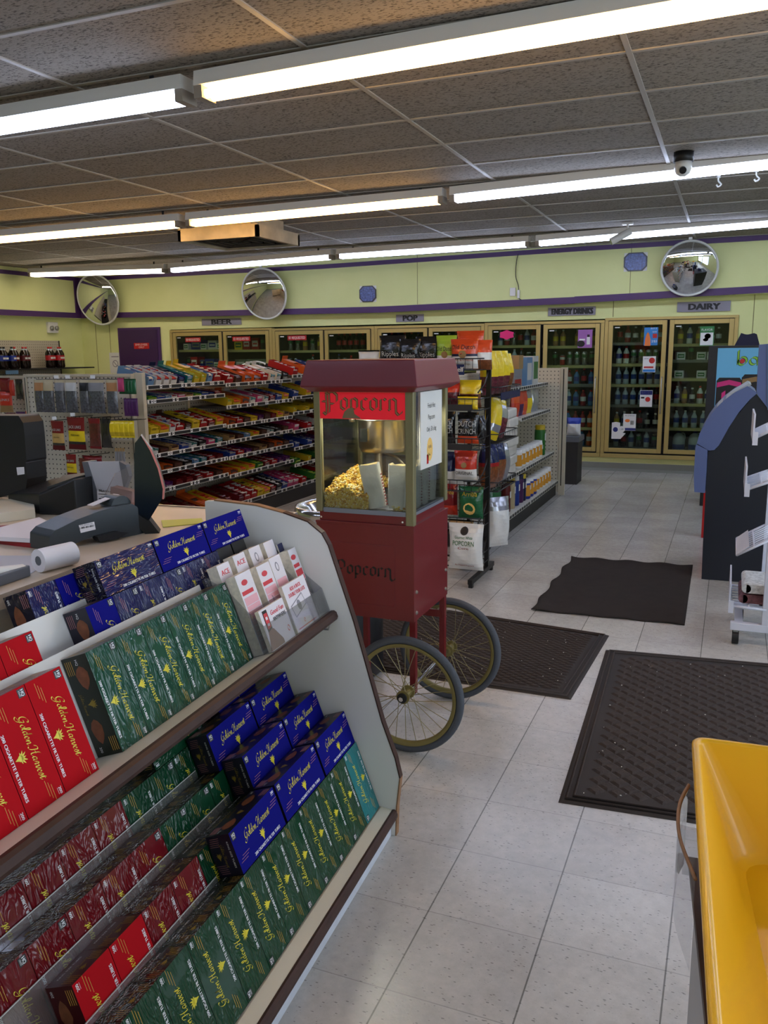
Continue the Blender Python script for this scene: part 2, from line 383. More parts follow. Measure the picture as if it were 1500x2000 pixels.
# soffits
SOF = .14
b = MB(); b.box(X0, X1, Y1-SOF, Y1, 2.09, ZC, 'wall_yellow')
for x in (-3.2, -.52, 2.0): b.box(x-.003, x+.003, Y1-SOF-.001, Y1-SOF+.01, 2.1, ZC, 'seam')
tag(b.build('wall_soffit_back'), kind='structure')
b = MB(); b.box(X0, X0+SOF, Y0, Y1-SOF, 2.05, ZC, 'wall_yellow'); tag(b.build('wall_soffit_left'), kind='structure')
# purple boards: they follow the uneven soffit edge
YF = Y1-SOF
def strip(pts, h, t, name, axis='x'):
    b = MB()
    for (x0, z0), (x1, z1) in zip(pts, pts[1:]):
        if axis == 'x': vs = [(x0, YF-t, z0), (x1, YF-t, z1), (x1, YF-t, z1+h), (x0, YF-t, z0+h), (x0, YF+.02, z0), (x1, YF+.02, z1), (x1, YF+.02, z1+h), (x0, YF+.02, z0+h)]
        else: vs = [(X0+SOF+t, x0, z0), (X0+SOF+t, x1, z1), (X0+SOF+t, x1, z1+h), (X0+SOF+t, x0, z0+h), (X0+SOF-.02, x0, z0), (X0+SOF-.02, x1, z1), (X0+SOF-.02, x1, z1+h), (X0+SOF-.02, x0, z0+h)]
        b.mesh(vs, [[0, 1, 2, 3], [4, 7, 6, 5], [0, 4, 5, 1], [3, 2, 6, 7], [0, 3, 7, 4], [1, 5, 6, 2]], 'purple')
    return tag(b.build(name), kind='structure')
strip([(-8.76, 2.060), (-6.58, 2.032), (-3.73, 2.008), (-1.17, 2.045), (-1.16, 2.050), (1.0, 2.098), (X1, 2.16)], .078, .02, 'trim_2')
strip([(-8.76, 2.615), (-4.56, 2.61), (-1.2, 2.655), (1.0, 2.665), (X1, 2.665)], .055, .02, 'trim_3')
strip([(Y0, 1.99), (YF, 2.060)], .078, .02, 'trim_4', 'y')
strip([(Y0, 2.60), (YF, 2.615)], .055, .02, 'trim_5', 'y')
b = MB(); b.box(X0+SOF-.02, X0+SOF+.10, YF-.024, YF+.02, 2.06, 2.64, 'purple'); b.box(X0+SOF-.02, X0+SOF+.022, YF-.12, YF, 2.06, 2.64, 'purple'); tag(b.build('trim_6'), kind='structure')
# cove base
b = MB(); b.box(X0, X1, Y1-.025, Y1, 0, .10, 'cove'); b.prism([(Y1-.025, 0), (Y1-.06, 0), (Y1-.025, .03)], 'x', X0, X1, 'cove'); tag(b.build('baseboard_back'), kind='structure')
b = MB(); b.box(X0, X0+.02, Y0, Y1-.03, 0, .10, 'cove'); tag(b.build('baseboard_left'), kind='structure')
# purple door to the back room
mat('sign_red', (190, 32, 30), rough=0.4); mat('white_print', (235, 235, 232), rough=0.5)
b = MB(); b.box(-8.17, -7.39, Y1-.03, Y1-.002, 0.0, 1.90, 'purple'); b.box(-8.13, -7.43, Y1-.045, Y1-.03, 0, 1.865, 'purple_door'); tag(b.build('door_1'), kind='structure')
b = MB(); b.box(-7.86, -7.58, Y1-.053, Y1-.046, 1.58, 1.67, 'sign_red')
b.text('EMPLOYEES', .028, FACE_Y(-7.72, Y1-.054, 1.63), 'white_print', w=.22); b.text('ONLY', .028, FACE_Y(-7.72, Y1-.054, 1.592), 'white_print')
tag(b.build('door_sign'), 'small red EMPLOYEES ONLY sign on the purple door', 'sign')

# ---------------------------------------------------------------- fluorescent lights
mat('fixture_white', (226, 224, 218), rough=0.4)
mat('tube_cool', (255, 255, 255), emis=(206, 220, 255), estr=TUBE)
mat('tube_warm', (255, 255, 255), emis=(255, 196, 118), estr=TUBE)
mat('tube_mid', (255, 255, 255), emis=(255, 238, 214), estr=TUBE)
mat('socket', (150, 140, 128), rough=0.6); mat('black', (14, 14, 15), rough=0.5)
def fixture(a, c, kind, label):
    a = Vector(a); c = Vector(c); d = c-a; L = d.length
    M = frame(a, d, Vector((0, 0, 1)).cross(d)*1.0)       # x along, y across
    o = tag(empty('fluorescent_light', a, M=M), label, 'ceiling light', 'strip lights under the ceiling')
    b = MB(); b.prism([(-.065, .03), (.065, .03), (.055, .09), (-.055, .09)], 'x', 0.01, L-.01, 'fixture_white'); kid(b, 'housing', o)
    for yy in (-.026, .026):
        b = MB(); b.cyl((.05, yy, 0), (L-.05, yy, 0), .019, kind, n=14); kid(b, 'tube', o)
    for xx in (0.0, L-.05):
        b = MB(); b.box(xx+.005, xx+.045, -.055, .055, -.02, .03, 'socket'); kid(b, 'socket', o)
    for xx in (.2, L-.2):
        b = MB(); b.box(xx-.01, xx+.01, -.004, .004, .09, .09+max(.01, ZC-max(a.z, c.z)-.095), 'black'); kid(b, 'hanger', o)
    return o
FX = [  # start, end, tube, label
 ((-4.03, .85, 2.572), (-1.62, .85, 2.594), 'tube_cool', 'cool white strip light at upper left, nearest row'),
 ((-1.57, .85, 2.596), (.86, .85, 2.64), 'tube_warm', 'warm white strip light, the longest across the top of the photo'),
 ((.90, .85, 2.64), (3.2, .85, 2.64), 'tube_cool', 'strip light of the nearest row, past the right edge of the photo'),
 ((-6.22, 3.85, 2.574), (-3.80, 3.85, 2.584), 'tube_warm', 'warm strip light at the left end of the middle row'),
 ((-3.74, 3.85, 2.584), (-1.42, 3.85, 2.606), 'tube_warm', 'warm strip light in front of the ceiling vent'),
 ((-1.38, 3.85, 2.606), (1.02, 3.85, 2.665), 'tube_cool', 'cool strip light of the middle row beside the dome camera'),
 ((1.06, 3.85, 2.665), (3.3, 3.85, 2.665), 'tube_cool', 'strip light of the middle row past the right edge'),
 ((-8.43, 6.8, 2.588), (-6.15, 6.8, 2.541), 'tube_mid', 'strip light at the far left end of the back row'),
 ((-6.10, 6.8, 2.541), (-3.77, 6.8, 2.592), 'tube_cool', 'cool strip light of the back row behind the ceiling vent'),
 ((-3.72, 6.8, 2.592), (-1.43, 6.8, 2.606), 'tube_cool', 'cool strip light in the middle of the back row'),
 ((-1.37, 6.8, 2.606), (.95, 6.8, 2.665), 'tube_cool', 'cool strip light at the right of the back row'),
 ((1.0, 6.8, 2.665), (3.3, 6.8, 2.665), 'tube_cool', 'strip light of the back row past the right edge'),
 ((-4.0, -2.3, 2.60), (-1.6, -2.3, 2.60), 'tube_cool', 'strip light behind the camera over the counter'),
 ((-1.5, -2.3, 2.60), (.9, -2.3, 2.60), 'tube_cool', 'strip light straight above the camera'),
 ((-6.9, .85, 2.58), (-4.5, .85, 2.572), 'tube_cool', 'strip light of the nearest row, past the left edge'),
]
for f in FX: fixture(*f)
# square air vent hanging from the ceiling
mat('vent_metal', (186, 174, 150), rough=0.6, vary=.25, vscale=5, bump=.2, bscale=30); mat('vent_dark', (52, 50, 48), rough=0.6)
o = tag(empty('ceiling_vent', (-3.68, 4.58, 0)), 'square metal air vent hanging below the ceiling between two light rows', 'vent')
b = MB(); X, Y, Z0, Z1 = .42, .39, 2.50, 2.60
for q in ((-X, X, -Y, -Y+.03), (-X, X, Y-.03, Y), (-X, -X+.03, -Y, Y), (X-.03, X, -Y, Y)): b.box(q[0], q[1], q[2], q[3], Z0, Z1, 'vent_metal')
b.box(-X, X, -Y, Y, Z1, Z1+.01, 'vent_metal'); b.box(-.3, .3, -.3, .3, Z1+.01, ZC, 'vent_metal'); kid(b, 'box', o)
b = MB()
for k in range(4):
    s = .08+k*.085
    for q in ((-s, s, -s, -s+.03), (-s, s, s-.03, s), (-s, -s+.03, -s, s), (s-.03, s, -s, s)): b.box(q[0], q[1], q[2]*.95, q[3]*.95, Z0+.012, Z0+.03, 'vent_dark')
kid(b, 'louvres', o)
# dome camera and bullet camera and hooks
mat('cam_white', (225, 225, 222), rough=0.35); mat('lens', (10, 10, 12), rough=0.08)
o = tag(empty('dome_camera', (.297, 3.483, 2.66)), 'white dome camera with black cap under the ceiling at right', 'security camera')
b = MB(); b.lathe([(.062, 0), (.062, .06)], 'black', 24); kid(b, 'base', o)
b = MB(); b.lathe([(.02, -.085), (.042, -.07), (.055, -.04), (.052, 0), (.03, .004)], 'cam_white', 24); kid(b, 'dome', o)
b = MB(); b.cyl((0, -.035, -.05), (.004, -.062, -.062), .022, 'lens', n=16); kid(b, 'lens', o)
o = tag(empty('bullet_camera', (-.43, 6.45, 2.6)), 'small grey bullet camera under the ceiling near the back wall', 'security camera')
b = MB(); b.cyl((0.05, 0, .02), (.05, 0, .12), .012, 'cam_white'); b.box(.0, .1, -.03, .03, .10, .12, 'cam_white'); kid(b, 'bracket', o)
b = MB(); b.cyl((.08, 0, .04), (-.10, -.06, -.06), .035, 'cam_white', n=14, mc='lens'); kid(b, 'body', o)
for i, (x, y) in enumerate(((.492, 4.3), (.74, 4.2))):
    b = MB(); b.tube(spline([(0, 0, .02), (0, 0, -.02), (.02, 0, -.045), (.0, 0, -.06), (-.012, 0, -.045)], 4), .006, 'cam_white'); b.cyl((0, 0, .0), (0, 0, .03), .014, 'cam_white')
    o = b.build('ceiling_hook', loc=(x, y, 2.69)); tag(o, ['small white hook under the ceiling, left of two', 'small white hook under the ceiling near the right edge'][i], 'hook')
# ---------------------------------------------------------------- glass door coolers in the back wall
mat('gold', (190, 168, 104), rough=0.32, metal=0.35); mat('gold_dark', (128, 112, 72), rough=0.5, metal=0.2); mat('gasket', (18, 17, 16), rough=0.7)
mat('cool_inside', (46, 50, 48), rough=0.7); mat('cool_shelf', (196, 184, 122), rough=0.5); mat('wire', (120, 122, 120), rough=0.4, metal=.5)
glass('cooler_glass', (222, 230, 222), 0.03, 0.02)
ORD = ['first', 'second', 'third', 'fourth', 'fifth', 'sixth', 'seventh', 'eighth', 'ninth', 'tenth']
DOORS = [(-7.145, -6.289), (-6.262, -5.50), (-5.391, -4.636), (-4.612, -3.922), (-3.809, -3.103), (-3.080, -2.375), (-2.273, -1.597), (-1.558, -.867), (-.762, -.085), (-.056, .652)]
DN = ['far left cooler door', 'cooler door right of BEER', 'third cooler door from left', 'fourth cooler door from left', 'cooler door left of POP', 'cooler door right of POP', 'cooler door left of ENERGY DRINKS', 'ENERGY DRINKS cooler door', 'cooler door left of DAIRY', 'DAIRY cooler door']
for ui, (xa, xb, zt) in enumerate(UNITS):
    zb = .165; o = tag(empty('glass_door_cooler', ((xa+xb)/2, Y1, 0)), 'gold framed two door cooler, %s from the left along the back wall' % ORD[ui], 'cooler', 'gold coolers along the back wall')
    cx = (xa+xb)/2; A, B = xa-cx+.002, xb-cx-.002
    b = MB(); t = .055
    b.box(A, B, -.03, .06, zt-.035, zt, 'gold'); b.box(A, B, -.035, .06, zb, zb+.05, 'gold')
    b.box(A, A+.045, -.032, .06, zb+.05, zt-.035, 'gold'); b.box(B-.045, B, -.032, .06, zb+.05, zt-.035, 'gold')
    b.box(A+.045, B-.045, .0, .05, zb+.05, zb+.065, 'gasket'); b.box(A+.045, B-.045, .0, .05, zt-.05, zt-.035, 'gasket')
    kid(b, 'frame', o, bevel=.004)
    b = MB(); b.box(A, B, .86, .88, zb, zt, 'cool_inside'); b.box(A, B, .06, .88, zt-.02, zt, 'cool_inside'); b.box(A, B, .06, .88, zb, zb+.02, 'cool_inside'); b.box(A, A+.01, .06, .88, zb, zt, 'cool_inside'); b.box(B-.01, B, .06, .88, zb, zt, 'cool_inside')
    kid(b, 'interior', o)
    dz = zt-1.845
    for k in (0, 1):
        di = ui*2+k; da, db = DOORS[di]; da -= cx; db -= cx
        z0, z1 = .235, 1.805+dz; f = .052
        b = MB()
        b.box(da, da+f, -.045, -.005, z0, z1, 'gold'); b.box(db-f, db, -.045, -.005, z0, z1, 'gold'); b.box(da+f, db-f, -.045, -.005, z0, z0+f, 'gold'); b.box(da+f, db-f, -.045, -.005, z1-f, z1, 'gold')
        b.box(da-.010, da, -.03, .04, z0-.01, z1+.01, 'gasket'); b.box(db, db+.010, -.03, .04, z0-.01, z1+.01, 'gasket'); b.box(da, db, -.03, .04, z1, z1+.012, 'gasket'); b.box(da, db, -.03, .04, z0-.014, z0, 'gasket')
        d = kid(b, 'door', o, bevel=.003)
        b = MB(); b.box(da+f, db-f, -.026, -.020, z0+f, z1-f, 'cooler_glass'); kid(b, 'glass_pane', d)
        b = MB(); hx = db-.03 if k == 0 or di == 7 else db-.03
        if di < 4: b.cyl((hx, -.045, 1.33), (hx, -.075, 1.33), .022, 'black', n=12)
        else:
            b.tube([(hx, -.045, .72), (hx, -.075, .74), (hx, -.075, 1.14), (hx, -.045, 1.16)], .008, 'alu')
        kid(b, 'handle', d)
        b = MB(); b.box(da+f+.02, da+f+.08, -.0285, -.0265, z1-f-.03, z1-f-.018, 'white_print'); kid(b, 'maker_plate', d)

# products behind the glass
mat('pet_clear', (190, 205, 215), rough=0.15, spec=.8); mat('water_blue', (40, 70, 150), rough=0.3); mat('cap_white', (232, 232, 230), rough=.4); mat('cap_red', (190, 24, 24), rough=.4)
mat('cola', (26, 12, 10), rough=0.12, spec=.8); mat('cap_blue', (30, 50, 140), rough=.4); mat('label_red', (176, 22, 28), rough=.4); mat('label_blue', (24, 50, 150), rough=.4); mat('label_white', (225, 225, 222), rough=.45)
mat('label_green', (40, 120, 60), rough=.4); mat('sport_orange', (210, 90, 30), rough=.25); mat('sport_blue', (70, 130, 190), rough=.25); mat('sport_red', (150, 30, 40), rough=.25); mat('sport_green', (150, 180, 60), rough=.25)
mat('can_silver', (180, 184, 188), rough=.25, metal=.8); mat('can_black', (22, 22, 24), rough=.3); mat('milk', (228, 230, 226), rough=.4); mat('tea_tan', (176, 130, 84), rough=.3); mat('label_yellow', (228, 200, 40), rough=.4); mat('label_purple', (96, 40, 120), rough=.4)
mat('carton_teal', (40, 110, 110), rough=.5); mat('pink_neon', (236, 40, 120), rough=.6)
PROTO = {}
def bottle(key, r, h, body, label, cap, n=12):
    b = MB(); b.lathe([(r*.85, 0, body), (r, h*.03, body), (r, h*.30, label), (r*1.01, h*.58, body), (r*.98, h*.66, body), (r*.45, h*.84, body), (r*.36, h*.90, cap), (r*.42, h*.905, cap), (r*.42, h, cap)], body, n)
    return b
def can(key, r, h, body, top='can_silver'):
    b = MB(); b.lathe([(r*.85, 0, top), (r, h*.03, body), (r, h*.55, label_of(body)), (r, h*.8, body), (r, h*.93, top), (r*.82, h*.98, top), (r*.8, h, top)], body, 12); return b
def label_of(bd): return {'can_silver': 'label_green', 'can_black': 'label_green', 'label_red': 'label_white', 'label_blue': 'can_silver'}.get(bd, bd)
def jug():
    b = MB(); b.lathe([(.07, 0, 'pet_clear'), (.075, .01, 'water_blue'), (.075, .07, 'pet_clear'), (.075, .14, 'pet_clear'), (.06, .18, 'pet_clear'), (.025, .208, 'cap_blue'), (.022, .228, 'cap_blue')], 'pet_clear', 14); b.tube(spline([(.03, 0, .205), (.06, 0, .20), (.074, 0, .16), (.068, 0, .12)], 4), .008, 'pet_clear'); return b
def carton(w, d, h, c1, c2):
    b = MB(); b.box(-w/2, w/2, -d/2, d/2, 0, h, c1); b.box(-w*.38, w*.38, -d/2-.001, -d/2, h*.25, h*.75, c2); b.box(-w*.3, w*.3, -d/2-.0015, -d/2, h*.42, h*.56, c1); return b
KIND = {
 'water': (lambda: bottle('w', .034, .21, 'pet_clear', 'water_blue', 'cap_white'), 'blue labelled water bottle', 'bottle'),
 'cola': (lambda: bottle('c', .034, .22, 'cola', 'label_red', 'cap_red'), 'red labelled cola bottle', 'bottle'),
 'blue_cola': (lambda: bottle('c', .034, .22, 'cola', 'label_blue', 'cap_blue'), 'blue labelled cola bottle', 'bottle'),
 'sport_o': (lambda: bottle('s', .036, .20, 'sport_orange', 'label_white', 'cap_red'), 'orange sports drink bottle', 'bottle'),
 'sport_b': (lambda: bottle('s', .036, .20, 'sport_blue', 'label_blue', 'cap_red'), 'blue sports drink bottle', 'bottle'),
 'sport_r': (lambda: bottle('s', .036, .20, 'sport_red', 'label_white', 'cap_red'), 'dark red sports drink bottle', 'bottle'),
 'tea': (lambda: bottle('t', .034, .20, 'tea_tan', 'label_yellow', 'cap_white'), 'pale tea bottle', 'bottle'),
 'milk': (lambda: bottle('m', .035, .21, 'milk', 'label_blue', 'cap_blue'), 'blue labelled milk bottle', 'bottle'),
 'milk_r': (lambda: bottle('m', .035, .21, 'milk', 'label_red', 'cap_red'), 'red labelled milk bottle', 'bottle'),
 'choc': (lambda: bottle('m', .033, .19, 'cola', 'label_white', 'cap_white'), 'brown milk drink bottle', 'bottle'),
 'can_s': (lambda: can('c', .031, .17, 'can_silver'), 'tall silver drink can', 'can'),
 'can_b': (lambda: can('c', .031, .17, 'can_black'), 'tall black drink can', 'can'),
 'can_r': (lambda: can('c', .033, .13, 'label_red'), 'red drink can', 'can'),
 'can_bl': (lambda: can('c', .033, .13, 'label_blue'), 'blue drink can', 'can'),
 'jug': (jug, 'clear gallon water jug', 'jug'),
 'box_b': (lambda: carton(.17, .2, .14, 'label_blue', 'can_silver'), 'blue carton of drink cans', 'carton'),
 'box_r': (lambda: carton(.12, .2, .17, 'label_red', 'label_white'), 'red carton of drink cans', 'carton'),
 'box_s': (lambda: carton(.18, .2, .15, 'can_silver', 'label_white'), 'silver carton of drink cans', 'carton'),
 'box_w': (lambda: carton(.15, .2, .13, 'label_white', 'label_blue'), 'white carton', 'carton'),
 'box_y': (lambda: carton(.13, .2, .13, 'label_yellow', 'label_green'), 'yellow green carton', 'carton'),
 'tub': (lambda: carton(.1, .12, .09, 'label_white', 'label_green'), 'white tub', 'tub'),
}
def put(kind, x, y, z, label, group, rz=0):
    fn, desc, cat = KIND[kind]
    if kind not in PROTO:
        o = fn().build({'tub': 'dairy_tub', 'can': 'drink_can', 'bottle': 'drink_bottle', 'jug': 'water_jug', 'carton': 'drink_carton'}[cat]); PROTO[kind] = o
    else:
        o = PROTO[kind].copy(); COL.objects.link(o)
    o.location = (x, y, z); o.rotation_euler = (0, 0, rz); tag(o, desc+' '+label, cat, group+': '+desc); return o
def shelfrow(di, z, lip, items, pitch, wire=False):
    da, db = DOORS[di]; ui = di//2; xa, xb, zt = UNITS[ui]
    n = SH.setdefault(di, 0)+1; SH[di] = n
    o = MB(); A, B = da-.02, db+.02
    if di % 2: A = da-.012
    else: B = db+.010
    if wire:
        for q in range(8): o.box(A, B, Y1+.13+q*.06, Y1+.136+q*.06, z-.008, z-.0008, 'wire')
        o.box(A, B, Y1+.112, Y1+.116, z-.01, z+.03, 'wire')
    else:
        o.box(A, B, Y1+.13, Y1+.62, z-.012, z-.0008, 'cool_shelf' if lip else 'wire'); o.box(A, B, Y1+.118, Y1+.13, z-.035, z-.0008, 'cool_shelf' if lip else 'wire')
    tag(o.build('cooler_shelf'), '%s shelf from the top behind %s' % (ORD[n-1], DN[di]), 'shelf', 'shelves inside the coolers')
    x = da+.065
    i = 0
    while True:
        kd = items[i % len(items)]; i += 1
        hw = WID.get(kd, pitch/2)+.004; x += hw
        if x+hw > db-.035 or i > 14: break
        if kd: put(kd, x, Y1+.17+random.uniform(0, .02)+(.06 if kd.startswith('box') or kd == 'jug' else 0), z, 'on %s shelf, %s' % (ORD[n-1], DN[di]), 'drinks on shelf %d of %s' % (n, DN[di]), random.uniform(-.3, .3) if not kd.startswith('box') else 0)
        x += hw
SH = {}; WID = {'box_b': .09, 'box_r': .065, 'box_s': .095, 'box_w': .08, 'box_y': .07, 'tub': .055, 'jug': .088}
shelfrow(0, 1.56, 1, ['tub', 'box_b', 'tub', 'box_w'], .09); shelfrow(0, 1.28, 1, ['can_b', 'box_r', 'can_bl', 'box_b', 'tub'], .095)
shelfrow(1, 1.55, 1, ['box_y', 'box_r', 'box_r', 'can_b'], .09); shelfrow(1, 1.26, 1, ['box_s', 'box_s', 'box_s', 'box_s'], .085)
shelfrow(2, 1.53, 1, ['can_s', 'can_s', 'tea', 'can_s', 'tea', 'tub'], .11); shelfrow(2, 1.25, 1, ['can_b', 'can_b', 'can_bl', 'can_bl', 'cola', 'can_bl'], .085)
shelfrow(3, 1.53, 1, ['cola', 'cola', 'cola', 'cola', 'cola', 'cola'], .085); shelfrow(3, 1.25, 1, ['blue_cola', 'can_b', 'sport_r', 'can_r'], .085)
shelfrow(4, 1.53, 1, ['cola', 'blue_cola', 'cola'], .09); shelfrow(4, 1.25, 1, ['cola', 'can_r'], .085)
shelfrow(5, 1.53, 1, ['blue_cola', 'tea', 'cola'], .09); shelfrow(5, 1.25, 1, ['cola', 'can_b'], .085)
shelfrow(6, 1.56, 1, ['water', 'sport_r', 'can_s', 'cola'], .08); shelfrow(6, 1.30, 1, ['can_b', 'can_s', 'water', 'cola', 'can_b'], .085); shelfrow(6, 1.0, 1, ['cola', 'blue_cola'], .085)
shelfrow(7, 1.545, 1, ['tea', 'tea', None, 'tea', 'milk', 'tea', 'tea'], .085); shelfrow(7, 1.30, 1, ['can_b', 'can_r', 'can_s', 'can_s', 'can_s', 'can_b', 'can_r'], .085)
shelfrow(7, 1.04, 0, ['sport_r', 'sport_o', 'sport_r', 'sport_b', 'cola', 'sport_b'], .085, True); shelfrow(7, .79, 0, ['sport_b', 'sport_b', 'water', 'sport_b', 'sport_r'], .085)
shelfrow(7, .52, 1, ['sport_r', 'sport_g' if False else 'sport_o', 'sport_b', 'sport_r'], .085); shelfrow(7, .285, 0, ['sport_b', 'sport_o', 'water', 'sport_r'], .085)
shelfrow(8, 1.575, 0, ['cola', 'sport_r', 'choc', 'tea', 'sport_r', 'sport_o', 'milk'], .085); shelfrow(8, 1.317, 1, ['milk', 'milk_r', 'can_s', 'can_s', 'can_s', 'can_s', 'can_s', 'can_s'], .08)
shelfrow(8, 1.066, 1, ['water'], .085); shelfrow(8, .815, 0, ['water', 'water', 'water', 'water', 'cola', 'cola'], .085)
shelfrow(8, .52, 0, ['tea', 'water', 'water', 'cola', 'choc', 'choc'], .085); shelfrow(8, .285, 0, ['water', 'cola', 'water', 'can_s', 'water', 'can_b'], .085)
shelfrow(9, 1.55, 1, ['tea', 'milk', 'tea', 'tub', 'choc', 'choc', 'choc'], .095); shelfrow(9, 1.36, 0, ['tub', 'can_b', 'tub', 'tub', 'tub'], .12)
shelfrow(9, 1.14, 1, ['tub', None, 'tub', 'tub'], .13); shelfrow(9, .835, 1, ['water', 'tea', 'choc', 'milk_r', 'milk', 'milk', 'choc', 'milk_r'], .08)
shelfrow(9, .54, 1, ['water', 'water', 'water', 'water'], .095); shelfrow(9, .262, 0, ['jug', 'jug', 'jug', 'jug'], .095)
# notices stuck on the glass
def notice(x0, x1, z0, z1, bg, draw, label, name='cooler_notice'):
    b = MB(); y = Y1-.030; b.box(x0, x1, y, y+.0015, z0, z1, bg); draw(b, (x0+x1)/2, (z0+z1)/2, x1-x0, z1-z0, y-.0006)
    tag(b.build(name), label, 'notice')
for di, (u, v) in enumerate((( -6.93, -6.66), (-6.11, -5.81), (-5.20, -4.90))):
    notice(u, v, 1.67, 1.735, 'label_red', lambda b, x, z, w_, h, y: (b.text('ID REQUESTED', .034, FACE_Y(x, y, z-.016), 'white_print', w=w_*.86)), 'red ID REQUESTED strip on '+DN[di])
mat('poster_violet', (160, 100, 170), rough=.5); mat('poster_blue', (50, 130, 200), rough=.5); mat('poster_orange', (240, 130, 60), rough=.5); mat('poster_navy', (30, 40, 110), rough=.5)
def dv(b, x, z, w_, h, y):
    b.box(x+.02, x+.06, y, y+.001, z-.07, z+.02, 'label_white'); b.box(x+.025, x+.055, y, y+.001, z+.02, z+.05, 'black'); b.prism([(x-.07+.05*math.cos(t)+.02, z-.06+.04*math.sin(t)) for t in [i*.63 for i in range(10)]], 'y', y, y+.001, 'black'); b.box(x-.07, x+.0, y, y+.001, z-.02, z+.0, 'label_white')
notice(-1.13, -.955, 1.515, 1.735, 'poster_violet', dv, 'violet drink poster on the ENERGY DRINKS cooler glass')
def db_(b, x, z, w_, h, y):
    b.prism([(x-.07, z-.11), (x-.065, z-.03), (x-.05, z+.03), (x-.035, z+.05), (x-.02, z+.03), (x-.005, z-.03), (x, z-.11)], 'y', y, y+.001, 'poster_orange'); b.text('BUY 2', .018, FACE_Y(x+.03, y, z+.085), 'white_print'); b.text('SAVE', .016, FACE_Y(x+.04, y, z+.045), 'white_print'); b.text('2/$3', .026, FACE_Y(x+.04, y, z-.07), 'white_print'); b.box(x+.02, x+.07, y, y+.001, z-.02, z+.03, 'sign_red')
notice(-.345, -.185, 1.535, 1.745, 'poster_blue', db_, 'blue poster with an orange bottle on the '+DN[8])
def dw(b, x, z, w_, h, y):
    b.prism([(x+.03+.035*math.cos(t), z+.045+.035*math.sin(t)) for t in [i*.4488 for i in range(14)]], 'y', y, y+.001, 'sign_red'); b.box(x-.06, x+.05, y, y+.001, z-.045, z-.025, 'sign_red'); b.box(x-.07, x+.07, y, y+.0005, z-.09, z-.06, 'poster_blue'); b.text('SAVE', .016, FACE_Y(x-.035, y, z+.06), 'poster_navy')
notice(-.345, -.195, 1.215, 1.405, 'label_white', dw, 'notice with a red disc on the '+DN[8])
def dx(b, x, z, w_, h, y):
    b.box(x-.07, x+.07, y, y+.0005, z+.045, z+.095, 'poster_navy'); b.prism([(x+.02+.03*math.cos(t), z-.01+.03*math.sin(t)) for t in [i*.4488 for i in range(14)]], 'y', y, y+.001, 'sign_red'); b.box(x-.06, x-.02, y, y+.001, z-.0, z+.02, 'black'); b.text('BUY 2 GET', .02, FACE_Y(x, y, z+.06), 'white_print', w=.1)
notice(-.36, -.215, .80, 1.0, 'label_white', dx, 'notice with a navy top band on the '+DN[8])
def dy(b, x, z, w_, h, y):
    b.box(x-.075, x+.075, y, y+.0005, z-.1, z-.07, 'poster_navy'); b.prism([(x-.025+.03*math.cos(t), z+.02+.02*math.sin(t)) for t in [i*.4488 for i in range(14)]], 'y', y, y+.001, 'poster_orange'); b.box(x+.01, x+.05, y, y+.001, z-.03, z+.02, 'can_silver'); b.text('MIX & MATCH', .014, FACE_Y(x, y, z+.075), 'black', w=.11)
notice(-.545, -.395, .505, .71, 'label_white', dy, 'notice with a navy foot on the '+DN[8])
b = MB(); y = Y1-.030; b.prism([(-.80, .40), (-.69, .40), (-.63, .47), (-.70, .49), (-.70, .60), (-.75, .61), (-.80, .6)], 'y', y, y+.0015, 'label_white'); b.prism([(-.68+.04*math.cos(t), .52+.04*math.sin(t)) for t in [i*.4488 for i in range(14)]], 'y', y-.001, y+.001, 'label_white'); b.prism([(-.755+.03*math.cos(t), .515+.03*math.sin(t)) for t in [i*.4488 for i in range(14)]], 'y', y-.001, y, 'poster_navy'); b.text('1.49', .02, FACE_Y(-.68, y-.002, .511), 'black')
o = tag(b.build('cooler_notice'), 'cut-out milk bottle notice on the '+DN[8], 'notice'); o.location.x = .12
def dg(b, x, z, w_, h, y):
    b.text('FLAVOR', .026, FACE_Y(x, y, z+.06), 'white_print', w=.12); b.prism([(x+.01+.035*math.cos(t), z+.0+.03*math.sin(t)) for t in [i*.4488 for i in range(14)]], 'y', y, y+.001, 'sign_red'); b.prism([(x-.01+.03*math.cos(t), z-.04+.02*math.sin(t)) for t in [i*.4488 for i in range(14)]], 'y', y, y+.0015, 'label_red'); b.box(x-.07, x+.07, y, y+.0004, z-.105, z+.04, 'label_white')
notice(.285, .44, 1.52, 1.745, 'label_green', dg, 'green FLAVOR poster at the top of the DAIRY cooler door')
b = MB(); b.prism([(-2.03+(.085+.02*(i % 2))*math.cos(i*.5236), 1.69+(.05+.012*(i % 2))*math.sin(i*.5236)) for i in range(12)], 'y', Y1-.030, Y1-.0285, 'pink_neon'); tag(b.build('star_tag'), 'hot pink star tag on the cooler door left of ENERGY DRINKS', 'tag')
# oval drink logo on the second beer door
b = MB(); cx, cz = -5.80, 1.20
pts = [(cx+.30*math.cos(t), Y1-.062, cz+.17*math.sin(t)+.05*math.cos(t)) for t in [2*math.pi*i/40 for i in range(40)]]
b.tube(pts, .012, 'white_print', closed=True); b.text('Miller', .085, FACE_Y(cx, Y1-.064, cz+.03) @ Matrix.Rotation(R(14), 4, 'Z'), 'white_print', shear=.25); b.text('Lite', .085, FACE_Y(cx+.03, Y1-.064, cz-.09) @ Matrix.Rotation(R(14), 4, 'Z'), 'white_print', shear=.25)
tag(b.build('beer_sign'), 'white oval script sign on the cooler door right of the BEER sign', 'sign')
